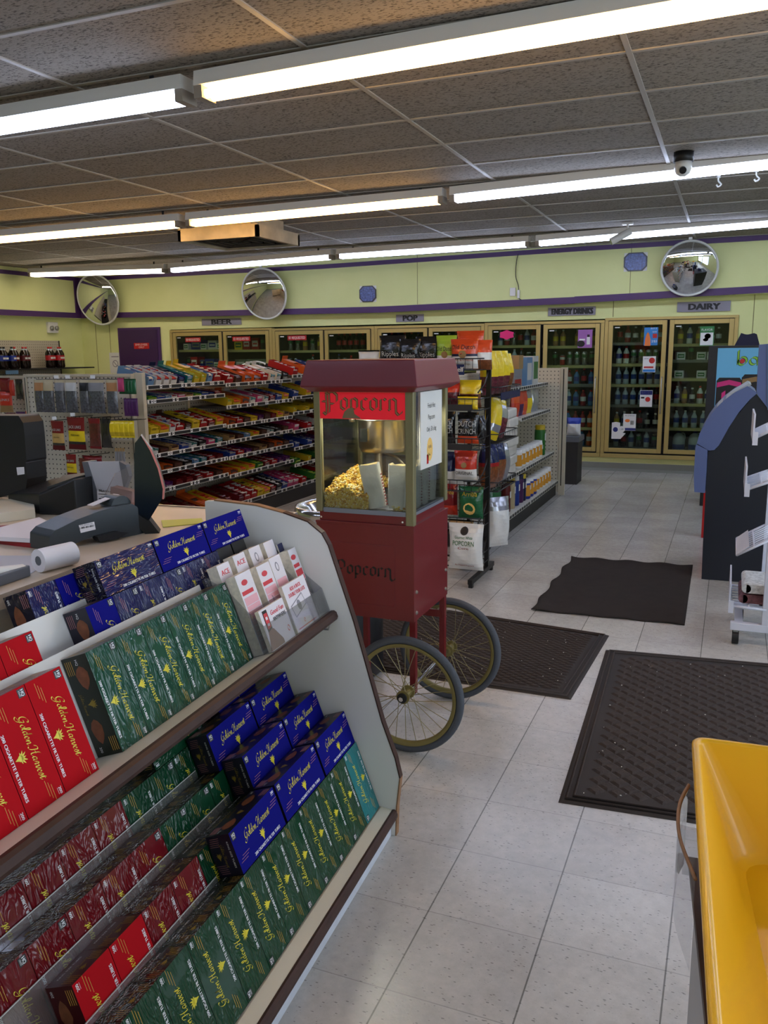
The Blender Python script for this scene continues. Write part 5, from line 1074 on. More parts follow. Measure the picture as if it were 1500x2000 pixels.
b = MB(); rel(b, o); p_ = A_+dt*.17-nt_*.04+Vector((0, 0, .1)); b.mesh([p_, p_+dt*.09+Vector((0, 0, .02)), p_+dt*.09+Vector((0, 0, .02))-nt_*.03, p_-nt_*.03], [[0, 1, 2, 3]], 'paper'); b.mesh([p_-Vector((0, 0, .001)), p_+dt*.09+Vector((0, 0, .019)), p_+dt*.09+Vector((0, 0, .019))-nt_*.03, p_-nt_*.03-Vector((0, 0, .001))], [[3, 2, 1, 0]], 'paper'); kid(b, 'receipt', o)
b = MB(); rel(b, o); outline(b, [(190, 1048), (230, 1038), (252, 1040), (232, 1052), (196, 1058)], A_+nt_*.02, nt_, .03, 'plastic_black'); kid(b, 'front_tray', o)
# papers, folder, boxes, roll, tray
def flat(pix, z, th, m, name, label, cat, mside=None):
    b = MB(); P = [at(x, y, 'Z', z+th) for x, y in pix]; n = len(P); lo = [Vector((q.x, q.y, z)) for q in P]
    b.mesh(P+lo, [list(range(n)), list(range(n, 2*n))[::-1]], m); b.mesh(P+lo, [[i, n+i, n+(i+1) % n, (i+1) % n] for i in range(n)], mside or m); return tag(b.build(name), label, cat)
flat([(-40, 1050), (95, 1066), (128, 1046), (96, 1018), (-40, 1030)], ZT+.0006, .012, 'binder_red', 'folder', 'dark red folder lying on the counter at the left', 'folder')
flat([(-40, 1046), (94, 1054), (132, 1034), (76, 1010), (-40, 1040)], ZT+.014, .012, 'paper', 'paper_stack', 'white printed sheets on the red folder', 'paper')
flat([(-40, 978), (64, 972), (68, 994), (-40, 1008)], ZT+.0006, .03, 'cream', 'flat_box', 'cream box on the counter below the register', 'box')
flat([(315, 1016), (394, 1012), (398, 1021), (318, 1029)], ZT+.0006, .002, 'yellow_green', 'yellow_ruler', 'yellow green ruler strip on the counter beside the tall display', 'ruler')
flat([(60, 1082), (78, 1066), (96, 1084), (90, 1092)], ZT+.0006, .001, 'paper', 'slip_of_paper', 'small folded slip of paper in front of the terminal', 'paper')
flat([(-40, 1085), (60, 1085), (95, 1100), (60, 1120), (-40, 1130)], ZT+.0006, .001, 'paper_grey', 'counter_mat', 'grey printed mat at the left of the counter', 'mat')
b = MB(); p0 = V(-.69, -.66, ZT+.031); p1 = V(-.665, -.565, ZT+.031); b.cyl(p0, p1, .029, 'paper', n=24); b.cyl(p0+(p0-p1).normalized()*.0005, p0+(p1-p0).normalized()*.01, .012, 'plastic_grey', n=12); tag(b.build('paper_roll'), 'thick white paper roll lying between the terminal and the blue boxes', 'paper roll')
o = tag(empty('desk_tray', V(-.72, -.85, ZT)), 'grey and white plastic tray at the left edge above the rack', 'tray')
b = MB(); rel(b, o); b.M = b.M @ TD; b.box(-.86, -.70, -1.15, -.70, ZT+.0006, ZT+.006, 'cream'); kid(b, 'base', o)
b = MB(); rel(b, o); b.M = b.M @ TD; b.box(-.700, -.688, -1.15, -.69, ZT+.0006, ZT+.028, 'plastic_grey'); kid(b, 'front_rail', o, bevel=.003)
b = MB(); rel(b, o); b.M = b.M @ TD; b.tube(spline([(-.84, -1.15, ZT+.02), (-.82, -1.0, ZT+.032), (-.79, -.88, ZT+.036), (-.72, -.78, ZT+.03), (-.70, -.70, ZT+.02)], 6), .012, 'fixture_white'); kid(b, 'rim', o)
# round steel topped bin between the counter and the cart
o = tag(empty('steel_bin', (-.955, .90, 0)), 'round black bin with a polished steel rim half hidden behind the rack end', 'bin')
b = MB(); b.lathe([(.17, 0), (.19, .02), (.19, .74)], 'plastic_black', 32); kid(b, 'body', o)
b = MB(); b.lathe([(.19, .742), (.205, .745), (.21, .775), (.205, .80), (.195, .803), (.15, .79), (.13, .76)], 'chrome', 40); kid(b, 'rim', o)

# ---------------------------------------------------------------- floor mats
mat('mat_brown', (56, 46, 42), rough=.85, vary=.15, vscale=30, bump=.3, bscale=200); mat('mat_edge', (44, 37, 34), rough=.75); mat('mat_carpet', (50, 40, 36), rough=.98, vary=.12, vscale=12, bump=.8, bscale=500)
mat('crumb', (214, 210, 200), rough=.8)
def quadmap(Q):
    return lambda u, v: Q[0]*(1-u)*(1-v)+Q[1]*u*(1-v)+Q[2]*u*v+Q[3]*(1-u)*v
def ridged_mat(Q, pu, pv, diag, label, seed, brd=.075):
    Q = [Vector((*q, 0)) for q in Q]; f = quadmap(Q); LU = (Q[1]-Q[0]).length; LV = (Q[3]-Q[0]).length
    o = tag(empty('floor_mat', (0, 0, 0)), label, 'floor mat')
    b = MB(); top = [f(u, v) for u, v in ((0, 0), (1, 0), (1, 1), (0, 1))]; bu, bv = .01/LU, .01/LV
    inn = [f(u, v)+Vector((0, 0, .006)) for u, v in ((bu, bv), (1-bu, bv), (1-bu, 1-bv), (bu, 1-bv))]; lo = [q+Vector((0, 0, .0008)) for q in top]
    b.mesh(lo+inn, [[4, 5, 6, 7], [3, 2, 1, 0]]+[[i, (i+1) % 4, 4+(i+1) % 4, 4+i] for i in range(4)], 'mat_edge'); kid(b, 'base', o)
    for k, e in enumerate((.022, .045)):
        b = MB(); eu, ev = e/LU, e/LV; pts = [f(u, v)+Vector((0, 0, .0075)) for u, v in ((eu, ev), (1-eu, ev), (1-eu, 1-ev), (eu, 1-ev))]
        b.tube(pts, .0065, 'mat_brown', n=6, closed=True); kid(b, 'border_ridge', o)
    b = MB(); z0, z1 = .006, .0115; iu, iv = brd/LU, brd/LV
    def pad(cu, cv, du, dv):
        c = f(cu, cv)
        if diag: P = [f(cu-du, cv), f(cu, cv-dv), f(cu+du, cv), f(cu, cv+dv)]
        else: P = [f(cu-du, cv-dv*.6), f(cu-du*.5, cv-dv), f(cu+du*.5, cv-dv), f(cu+du, cv-dv*.6), f(cu+du, cv+dv*.6), f(cu+du*.5, cv+dv), f(cu-du*.5, cv+dv), f(cu-du, cv+dv*.6)]
        n = len(P); lo = [p+Vector((0, 0, z0)) for p in P]; hi = [c+(p-c)*.62+Vector((0, 0, z1)) for p in P]
        b.mesh(lo+hi, [list(range(n, 2*n))]+[[i, (i+1) % n, n+(i+1) % n, n+i] for i in range(n)], 'mat_brown')
    nu = int((LU-2*brd)/pu); nv = int((LV-2*brd)/pv)
    for j in range(nv+1):
        for i in range(nu+1):
            for h in ((0, 1) if True else (0,)):
                cu = iu+(i+.5*h)*pu/LU+pu/2/LU; cv = iv+(j+.5*h)*pv/LV+pv/2/LV
                if cu > 1-iu or cv > 1-iv: continue
                pad(cu, cv, pu*.48/LU*(1 if diag else .92), pv*.48/LV*(1 if diag else .45))
    kid(b, 'tread', o)
    rn = random.Random(seed); b = MB()
    for _ in range(70):
        q = f(rn.uniform(.03, .97), rn.uniform(.03, .97)); r = rn.uniform(.0006, .0018); a = rn.uniform(0, 6.28)
        b.M = Matrix.Translation((q.x, q.y, .0120)) @ Matrix.Rotation(a, 4, 'Z'); b.box(-r*1.6, r*1.6, -r, r, 0, r, 'crumb')
    b.M = Matrix.Identity(4); tag(b.build('crumbs'), 'pale crumbs scattered over %s' % ('the big quilted mat' if diag else 'the basket weave mat'), 'crumbs', kind='stuff')
ridged_mat([(.22, .071), (1.85, .18), (1.80, 1.77), (.165, 1.615)], .072, .072, True, 'large dark brown rubber mat with a quilted diamond tread near the yellow tray', 1)
ridged_mat([(-1.35, .95), (.11, .935), (.152, 1.843), (-1.30, 2.03)], .056, .040, False, 'dark brown rubber mat with a woven tread under the cart wheels', 2)
b = MB(); Q = [Vector(q) for q in ((-.33, 2.133, 0), (.512, 2.157, 0), (.495, 3.532, 0), (-.329, 3.505, 0))]; f = quadmap(Q); N = 40
def hz(u, v):
    e = max(0, 1-min(v, 1-v)*9)+.7*max(0, 1-u*9); return .004+.014*e*(.5+.5*math.sin(u*23+3*v))*(.6+.4*math.sin(v*19))
vs = []
for j in range(N+1):
    for i in range(N+1):
        u, v = i/N, j/N; q = f(u, v); s_ = .010*math.sin(v*23)*(1-u) if u < .1 else 0; vs.append((q.x+s_, q.y, hz(u, v)))
b.mesh(vs, [[j*(N+1)+i, j*(N+1)+i+1, (j+1)*(N+1)+i+1, (j+1)*(N+1)+i] for j in range(N) for i in range(N)], 'mat_carpet', True)
o = tag(b.build('floor_mat'), 'flat dark brown carpet mat with wavy edges in the aisle', 'floor mat'); md = o.modifiers.new('thickness', 'SOLIDIFY'); md.thickness = .003; md.offset = -1

# ---------------------------------------------------------------- yellow tray on its stand, right foreground
mat('yellow_plastic', (250, 186, 20), rough=.32, coat=.25, vary=.03, vscale=6); mat('stain', (176, 116, 20), rough=.6)
mat('laminate_grey', (176, 176, 176), rough=.4)
o = tag(empty('yellow_tray', (.95, -1.6, .9)), 'deep bright yellow plastic tray at the lower right', 'tray')
b = MB(); rel(b, o)
ZR = .90; tp = [(.648, -1.236), (1.26, -1.205), (1.30, -2.02), (.700, -2.00)]; bt = [(.716, -1.268), (1.18, -1.24), (1.22, -1.97), (.785, -1.96)]; ZBt = .735
def ring(pts, r=.03, n=5):
    out = []
    for i, p in enumerate(pts):
        a = Vector(pts[i-1]); c = Vector(pts[(i+1) % len(pts)]); p = Vector(p); d1 = (a-p).normalized(); d2 = (c-p).normalized()
        for k in range(n+1):
            t = k/n; q = (p+d1*r)*(1-t)**2+2*t*(1-t)*p+(p+d2*r)*t**2; out.append((q.x, q.y))
    return out
def inset(pts, d):
    cx = sum(p[0] for p in pts)/len(pts); cy = sum(p[1] for p in pts)/len(pts)
    return [(p[0]+(d if p[0] < cx else -d), p[1]+(d if p[1] < cy else -d)) for p in pts]
loops = [(ring(tp, .022), ZR-.012), (ring(tp, .022), ZR-.003), (ring(inset(tp, .003), .020), ZR), (ring(inset(tp, .009), .018), ZR), (ring(inset(tp, .012), .016), ZR-.004), (ring(bt, .05), ZBt+.012), (ring(inset(bt, .014), .045), ZBt)]
k = len(loops[0][0]); vs = [(x, y, z) for L_, z in loops for x, y in L_]; nl = len(loops)
b.mesh(vs, [[l*k+i, l*k+(i+1) % k, (l+1)*k+(i+1) % k, (l+1)*k+i] for l in range(nl-1) for i in range(k)], 'yellow_plastic', True); b.mesh(vs[-k:], [list(range(k))], 'yellow_plastic')
ob = [(x, y, ZBt-.006) for x, y in ring(inset(bt, -.004), .02)]; b.mesh(vs[:k]+ob, [[i, k+i, k+(i+1) % k, (i+1) % k] for i in range(k)], 'yellow_plastic', True); b.mesh(ob, [list(range(k))[::-1]], 'yellow_plastic')
kid(b, 'shell', o)
b = MB(); rel(b, o); rn = random.Random(4)
for _ in range(40):
    x, y = rn.uniform(.76, .9), rn.uniform(-1.30, -1.27) if rn.random() < .5 else rn.uniform(-1.9, -1.3); r = rn.uniform(.0005, .0018); b.M = Matrix.Translation(-Vector(o.location)) @ Matrix.Translation((x, y, ZBt+.0004)); b.lathe([(r, 0), (r, .0003)], 'stain', 6)
kid(b, 'specks', o)
o = tag(empty('tray_stand', (.95, -1.6, 0)), 'grey laminate stand with a brown edge and clear holder under the yellow tray', 'stand')
b = MB(); rel(b, o); b.M = Matrix.Translation((-.95, 1.6, 0)); b.prism([(.668, -1.30), (1.22, -1.275), (1.26, -1.93), (.735, -1.93)], 'z', 0, .715, 'laminate_grey'); kid(b, 'body', o)
b = MB(); b.M = Matrix.Translation((-.95, 1.6, 0)); b.prism([(.655, -1.29), (1.23, -1.265), (1.27, -1.94), (.722, -1.94)], 'z', .715, .7285, 'brown_edge'); kid(b, 'edge_board', o)
b = MB(); b.M = Matrix.Translation((-.95, 1.6, 0)); pts = spline([(.650, -1.33, .80), (.641, -1.39, .80), (.645, -1.47, .80), (.668, -1.56, .80)], 6); vs = [(x, y, z0) for x, y, _ in pts for z0 in (.74, .865)]; n = len(pts)
b.mesh(vs, [[2*i, 2*i+2, 2*i+3, 2*i+1] for i in range(n-1)], 'holder_clear', True); b.tube([(x, y, .865) for x, y, _ in pts], .0025, 'worn_edge'); b.box(.648, .668, -1.34, -1.33, .7285, .80, 'holder_clear'); kid(b, 'ticket_holder', o)
# ---------------------------------------------------------------- store shelving
mat('gondola', (190, 182, 160), rough=.45); mat('gondola_dark', (40, 38, 38), rough=.6); mat('lip_white', (214, 212, 204), rough=.4); mat('lip_black', (24, 24, 26), rough=.5); mat('shelf_dark', (70, 66, 62), rough=.6); mat('tag_white', (232, 232, 230), rough=.5)
def peg_mat():
    m = mat('pegboard', (200, 192, 172), rough=.6); nt = m.node_tree; p = nt.nodes['Principled BSDF']; L = nt.links.new
    tc = nt.nodes.new('ShaderNodeTexCoord'); vm = nt.nodes.new('ShaderNodeVectorMath'); vm.operation = 'SCALE'; vm.inputs['Scale'].default_value = 1/.0381; L(tc.outputs['Object'], vm.inputs[0])
    fr = nt.nodes.new('ShaderNodeVectorMath'); fr.operation = 'FRACTION'; L(vm.outputs[0], fr.inputs[0]); sb = nt.nodes.new('ShaderNodeVectorMath'); sb.operation = 'SUBTRACT'; sb.inputs[1].default_value = (.5, .5, .5); L(fr.outputs[0], sb.inputs[0])
    sp = nt.nodes.new('ShaderNodeSeparateXYZ'); L(sb.outputs[0], sp.inputs[0]); g = nt.nodes.new('ShaderNodeNewGeometry'); sn = nt.nodes.new('ShaderNodeSeparateXYZ'); L(g.outputs['Normal'], sn.inputs[0])
    def M_(op, a, b=None):
        n = nt.nodes.new('ShaderNodeMath'); n.operation = op
        for i, q in enumerate((a, b)):
            if q is None: continue
            if isinstance(q, (int, float)): n.inputs[i].default_value = q
            else: L(q, n.inputs[i])
        return n.outputs[0]
    ax = M_('GREATER_THAN', M_('ABSOLUTE', sn.outputs[0]), .5); u = nt.nodes.new('ShaderNodeMix'); L(ax, u.inputs[0]); L(sp.outputs[0], u.inputs[2]); L(sp.outputs[1], u.inputs[3])
    r2 = M_('ADD', M_('MULTIPLY', u.outputs[0], u.outputs[0]), M_('MULTIPLY', sp.outputs[2], sp.outputs[2])); h = M_('LESS_THAN', r2, .020)
    mx = nt.nodes.new('ShaderNodeMix'); mx.data_type = 'RGBA'; mx.inputs[6].default_value = S(200, 192, 172); mx.inputs[7].default_value = S(40, 36, 32); L(h, mx.inputs[0]); L(mx.outputs[2], p.inputs['Base Color'])
peg_mat()
PAL = dict(red=(176, 24, 26), dred=(104, 16, 22), yellow=(222, 190, 36), orange=(216, 96, 30), brown=(74, 44, 30), tan=(176, 140, 90), white=(222, 220, 214), blue=(34, 64, 150), lblue=(110, 150, 190), navy=(24, 28, 70), teal=(20, 112, 112), green=(50, 120, 50), lime=(150, 180, 50), purple=(84, 34, 96), pink=(206, 70, 120), black=(22, 20, 22), silver=(150, 150, 154), cream=(206, 190, 150))
for k_, c_ in PAL.items(): mat('p_'+k_, tuple(int(q*.86) for q in c_), rough=.4, spec=.35)
# ---- candy shelving, front towards the aisle
cg = tag(empty('candy_gondola', (-3.9, 4.5, 0)), 'long beige shelving unit filled with trays of candy behind the counter', 'shelving unit')
def cgb(): b = MB(); b.M = Matrix.Translation((3.9, -4.5, 0)); return b
S1 = [1.245, 1.135, .868, .713, .575, .430, .165]; S2 = [1.222, 1.026, .855, .716, .570, .405, .155]; S3 = [1.262, 1.042, .885, .698, .520, .348, .155]
SEC = [(2.79, 3.87, S1), (3.89, 5.10, S2), (5.12, 6.30, S3)]
b = cgb(); b.box(-3.92, -3.88, 2.74, 6.32, .1, 1.33, 'pegboard'); kid(b, 'back_panel', cg)
for y in (2.75, 3.88, 5.11, 6.31):
    b = cgb(); b.box(-3.95, -3.86, y-.015, y+.015, 0, 1.345, 'gondola'); kid(b, 'upright', cg)
b = cgb(); b.box(-3.86, -3.40, 2.76, 6.32, 0, .125, 'gondola_dark'); kid(b, 'base', cg)
b = cgb(); b.box(-3.54, -3.46, 2.735, 2.775, 0, 1.352, 'gondola'); b.box(-3.9, -3.54, 2.755, 2.775, 0, 1.345, 'gondola'); kid(b, 'end_upright', cg, bevel=.002)
class Off:
    pass
def kb(parentless): return None
for si, (y0, y1, zs) in enumerate(SEC):
    for li, z in enumerate(zs):
        X = -3.47 if li < 6 else -3.40; dep = .36 if li < 6 else .44
        bb = MB(); sv = cgb().M
        b = MB(); b.M = sv; b.box(X-dep, X-.002, y0, y1, z-.018, z, 'shelf_dark'); b.box(X-.002, X+.006, y0+.002, y1-.002, z-.022, z+.012, 'lip_white'); sh = kid(b, 'shelf', cg)
        b = MB(); b.M = sv; b.box(X+.006, X+.008, y0+.02, y1-.02, z-.018, z+.006, 'lip_black'); rn = random.Random(si*10+li); y = y0+.04
        while y < y1-.05:
            if rn.random() < .7: b.box(X+.008, X+.0085, y, y+.027, z-.017, z+.008, 'tag_white'); b.box(X+.0085, X+.009, y+.008, y+.019, z-.008, z+.001, 'ink')
            y += rn.choice((.035, .05, .08, .12))
        kid(b, 'price_strip', sh)
TRAYS = {}
def tray_mesh(c_out, c_in, w_, L_, h, word, style):
    """open display carton lying on its back edge, slot opening up; long axis x (front at x=0)"""
    b = MB(); t = .0025; o = 'p_'+c_out; inn = 'p_'+c_in
    b.box(-L_, 0, -w_/2, w_/2, 0, t, o); b.box(-L_, 0, -w_/2, -w_/2+t, t, h, o); b.box(-L_, 0, w_/2-t, w_/2, t, h, o); b.box(-t, 0, -w_/2+t, w_/2-t, t, h*.62, o); b.box(-L_, -L_+t, -w_/2+t, w_/2-t, t, h*1.5 if style == 1 else h, o)
    if style == 1: b.box(-L_, -L_*.55, -w_/2, w_/2, h, h+t, o); b.mesh([(-L_, -w_/2, h), (-L_, -w_/2+t, h), (-L_, -w_/2+t, h*1.5), (-L_, -w_/2, h*1.5)], [[0, 1, 2, 3]], o)
    if word:
        b.text(word, h*.34, FACE_X(.0006, 0, h*.16), 'p_white', w=w_*.8, bold=True)
        b.text(word, h*.45, frame((-L_*.5, -w_/2-.0006, h*.25), (1, 0, 0), (0, 0, 1)), 'p_white' if c_out != 'white' else 'p_red', w=L_*.6, bold=True)
    return b
def fill_mesh(c_in, c2, w_, L_, h, seed):
    b = MB(); rn = random.Random(seed); x = -L_+.012
    while x < -.012:
        th = rn.uniform(.010, .016); m = 'p_'+(c_in if rn.random() < .7 else c2)
        z1 = h*rn.uniform(.75, 1.02); b.M = Matrix.Translation((x, 0, .003)) @ Matrix.Rotation(R(rn.uniform(10, 30)), 4, 'Y')
        b.box(-th*.45, th*.45, -w_/2+.006, w_/2-.006, 0, z1-.004, m); b.box(-th*.46, th*.46, -w_*.25, w_*.25, z1*.45, z1-.008, 'p_'+c2); x += th*1.15
    return b
CFG = {'gum_white': ('white', 'red', 'blue', .07, None, 0), 'gum_blue': ('navy', 'blue', 'white', .08, 'Trident', 1), 'gum_teal': ('teal', 'lblue', 'white', .08, 'Trident', 1), 'gum_yellow': ('yellow', 'lime', 'white', .07, None, 1), 'mint': ('lblue', 'white', 'blue', .07, None, 0), 'orange_tray': ('orange', 'brown', 'orange', .12, None, 1), 'white_tray': ('white', 'teal', 'white', .08, None, 1), 'red_tray': ('red', 'white', 'red', .10, None, 0), 'snickers': ('brown', 'brown', 'silver', .085, 'SNICKERS', 1), 'mms': ('yellow', 'yellow', 'brown', .10, None, 0), 'dark_tray': ('brown', 'brown', 'dred', .10, None, 0), 'purple_tray': ('purple', 'purple', 'pink', .09, 'Skittles', 0), 'twiz': ('dred', 'red', 'white', .10, 'Twizzler', 0), 'green_tray': ('green', 'lime', 'green', .10, None, 0), 'yellow_tray': ('yellow', 'orange', 'red', .11, None, 0), 'cookies': ('black', 'white', 'black', .10, 'COOKIES', 0), 'tan_tray': ('tan', 'tan', 'brown', .10, None, 0), 'blue_tray': ('blue', 'silver', 'blue', .10, None, 0), 'hersh': ('dred', 'brown', 'dred', .09, None, 0), 'pink_tray': ('pink', 'pink', 'white', .10, None, 0)}
CW = {'gum_white': 'white', 'gum_blue': 'dark blue', 'gum_teal': 'teal', 'gum_yellow': 'yellow green', 'mint': 'light blue', 'orange_tray': 'orange', 'white_tray': 'white and teal', 'red_tray': 'red', 'snickers': 'dark brown', 'mms': 'bright yellow', 'dark_tray': 'brown', 'purple_tray': 'purple', 'twiz': 'dark red', 'green_tray': 'green', 'yellow_tray': 'yellow and orange', 'cookies': 'black', 'tan_tray': 'tan', 'blue_tray': 'blue', 'hersh': 'maroon', 'pink_tray': 'pink'}
def tray(kind, X, y, z, dep, label, group, tilt=14, sz=1.0):
    co, ci, c2, w_, word, st = CFG[kind]
    if kind not in TRAYS:
        o = empty('candy_tray', (0, 0, 0)); L_ = .27; kid(tray_mesh(co, ci, w_, L_, .055, word, st), 'carton', o); f_ = kid(fill_mesh(ci, c2, w_, L_, .055, len(TRAYS)), 'wrapped_candy', o); f_['kind'] = 'stuff'; TRAYS[kind] = o; r = o
    else: r = dup(TRAYS[kind])
    if 'kind' in r: del r['kind']
    r.matrix_world = Matrix.Translation((X-.012, y, z+.0012)) @ Matrix.Rotation(R(random.uniform(-2, 2)), 4, 'Z') @ Matrix.Rotation(R(tilt), 4, 'Y') @ Matrix.Diagonal((1.12, 1.0, sz, 1))
    tag(r, label, 'candy tray', group); return w_
ROWS = {(0, 0): ['mint', 'gum_white', 'gum_white', 'gum_white', 'gum_blue', 'gum_teal', 'gum_yellow', 'gum_yellow', 'mint', 'red_tray'], (0, 1): ['green_tray', 'blue_tray', 'mint', 'gum_white', 'pink_tray', 'tan_tray', 'green_tray', 'blue_tray', 'gum_blue', 'twiz'], (0, 2): ['mms', 'yellow_tray', 'gum_white', 'red_tray', 'snickers', 'mms', 'red_tray', 'twiz', 'yellow_tray'], (0, 3): ['white_tray', 'dark_tray', 'tan_tray', 'blue_tray', 'white_tray', 'cookies', 'pink_tray', 'gum_teal'], (0, 4): ['dark_tray', 'orange_tray', 'dark_tray', 'cookies', 'mint', 'gum_teal', 'twiz', 'hersh'], (0, 5): ['cookies', 'purple_tray', 'hersh', 'hersh', 'twiz', 'red_tray', 'dark_tray'], (0, 6): ['mms', 'gum_yellow', 'dark_tray', 'hersh', 'orange_tray', 'yellow_tray', 'hersh'],
 (1, 0): ['red_tray', 'dark_tray', 'orange_tray', 'orange_tray', 'red_tray', 'white_tray', 'white_tray', 'cookies'], (1, 1): ['gum_yellow', 'yellow_tray', 'orange_tray', 'white_tray', 'pink_tray', 'white_tray', 'twiz', 'blue_tray', 'yellow_tray'], (1, 2): ['orange_tray', 'red_tray', 'dark_tray', 'mms', 'purple_tray', 'dark_tray', 'hersh', 'yellow_tray', 'tan_tray'], (1, 3): ['tan_tray', 'dark_tray', 'mint', 'yellow_tray', 'dark_tray', 'white_tray', 'cookies', 'dark_tray'], (1, 4): ['blue_tray', 'red_tray', 'purple_tray', 'dark_tray', 'tan_tray', 'dark_tray', 'orange_tray', 'dark_tray'], (1, 5): ['orange_tray', 'yellow_tray', 'yellow_tray', 'green_tray', 'twiz', 'red_tray', 'purple_tray', 'purple_tray'], (1, 6): ['hersh', 'red_tray', 'red_tray', 'mms', 'yellow_tray', 'twiz', 'cookies', 'blue_tray', 'pink_tray', 'pink_tray'],
 (2, 0): ['red_tray', 'orange_tray', 'blue_tray', 'green_tray'], (2, 1): ['blue_tray', 'yellow_tray', 'blue_tray', 'dark_tray'], (2, 2): ['gum_yellow', 'mms', 'mms', 'tan_tray'], (2, 3): ['pink_tray', 'red_tray', 'white_tray', 'red_tray'], (2, 4): ['blue_tray', 'blue_tray', 'purple_tray', 'red_tray'], (2, 5): ['green_tray', 'gum_yellow', 'green_tray', 'tan_tray'], (2, 6): ['red_tray', 'green_tray', 'red_tray', 'twiz']}
SN = ['near', 'middle', 'far']
rt_ = random.Random(12)
for (si, li), seq in ROWS.items():
    y0, y1, zs = SEC[si]; room = (zs[li-1]-zs[li]-.02) if li else .4; X = -3.47 if li < 6 else -3.40
    tot = sum(CFG[q][3] for q in seq)+.006*len(seq); gap = max(.006, (y1-y0-.05-tot)/len(seq)+.006); y = y0+.03
    sz = min(1.35, room/.14) if li else 1.5
    tl = 17 if li == 0 else max(3, min(15, math.degrees(math.asin(min(.3, max(.02, (room-.012-.055*sz*1.5)/.30))))))
    for i, kd in enumerate(seq):
        w_ = CFG[kd][3]
        if y+w_ > y1-.008: break
        tray(kd, X, y+w_/2, zs[li], .3, '%s candy tray, %s from left, %s shelf down, %s section' % (CW[kd], NUM[i], NUM[li], SN[si]), 'candy trays on shelf %d of the %s section' % (li+1, SN[si]), tl, sz*rt_.uniform(.8, 1))
        y += w_+gap

# ---- soft bags: one builder for crisps, jerky, bread
def bag(w_, h, d, zones, texts=(), dot=None, crimp=.02, seed=0, n=12):
    """pillow bag, front towards -y. zones: [(height fraction, material), ...] rising; texts: (string, height fraction, cap height, material, width)"""
    rn = random.Random(seed); b = MB(); NU, NV = n, 12
    ph = rn.uniform(0, 6)
    def prof(u, v):
        e = max(0, 1-abs(2*u-1)**3.2)**.6; q = max(0, math.sin(math.pi*min(1, max(0, (v*h-crimp*.5)/(h-crimp)))))**.55
        return e*q*d/2*(1+.10*math.sin(9*u+ph+5*v)*math.sin(7*v+ph))
    def P(u, v, sg): 
        x = (u-.5)*w_*(1-.07*math.sin(math.pi*v)); return (x, -sg*prof(u, v), v*h)
    for sg in (1, -1):
        for j in range(NV):
            v0, v1 = j/NV, (j+1)/NV; m = zones[-1][1]
            for fr, mm in zones:
                if (v0+v1)/2 <= fr: m = mm; break
            vs = [P(i/NU, v, sg) for v in (v0, v1) for i in range(NU+1)]
            fs = [[i, i+1, NU+2+i, NU+1+i] for i in range(NU)]
            if sg < 0: fs = [f[::-1] for f in fs]
            b.mesh(vs, fs, m, True)
    for t, fv, sz, m, tw in texts:
        tv, tf, x0, x1 = text_polys(t); sc = sz/.7; fx = tw/((x1-x0)*sc)
        pts = []
        for q in tv:
            x = (q.x-x0)*sc*fx-tw/2; z = fv*h+q.y*sc; u = min(.98, max(.02, x/w_+.5)); pts.append((x, -prof(u, z/h)-.0035, z))
        b.mesh(pts, tf, m)
    if dot:
        fv, r, m = dot; c = [(r*math.cos(t), fv*h+r*math.sin(t)) for t in [i*.5236 for i in range(12)]]; b.face([(x, -prof(x/w_+.5, z/h)-.003, z) for x, z in c], m)
    return b
def placebag(mb, name, M, label, group, cat='bag'):
    o = mb.build(name, weld=False); o.matrix_world = M; return tag(o, label, cat, group)
mat('foil_black', (26, 26, 28), rough=.22, spec=.7, bump=.5, bscale=22); mat('foil_red', (196, 52, 34), rough=.22, spec=.6, bump=.5, bscale=22); mat('foil_green', (24, 92, 54), rough=.22, spec=.6, bump=.5, bscale=22); mat('foil_lime', (160, 196, 60), rough=.25, spec=.6, bump=.5, bscale=22); mat('foil_white', (222, 222, 220), rough=.25, spec=.6, bump=.5, bscale=22); mat('foil_yellow', (226, 198, 30), rough=.25, spec=.6, bump=.5, bscale=22); mat('foil_navy', (24, 34, 80), rough=.22, spec=.6, bump=.5, bscale=22); mat('foil_brown', (112, 64, 34), rough=.3, vary=.3, vscale=60); mat('foil_dred', (120, 20, 26), rough=.25, spec=.6, bump=.5, bscale=22); mat('foil_silver', (170, 172, 178), rough=.2, metal=.6); mat('foil_orange', (214, 78, 36), rough=.22, spec=.6, bump=.5, bscale=22); mat('foil_maroon', (96, 40, 50), rough=.25, vary=.5, vscale=50)
mat('pretzel', (120, 66, 30), rough=.35, vary=.55, vscale=60, coat=.5); mat('jerky', (92, 34, 28), rough=.3, vary=.5, vscale=60, coat=.5); mat('beef_black', (30, 26, 26), rough=.25, vary=.6, vscale=80, coat=.8); mat('jerky_tan', (196, 160, 92), rough=.4); mat('glove', (70, 72, 80), rough=.18, vary=.6, vscale=55, coat=1.0, bump=.6, bscale=60); mat('glove_tag', (168, 118, 70), rough=.6); mat('wire_black', (18, 18, 20), rough=.45)
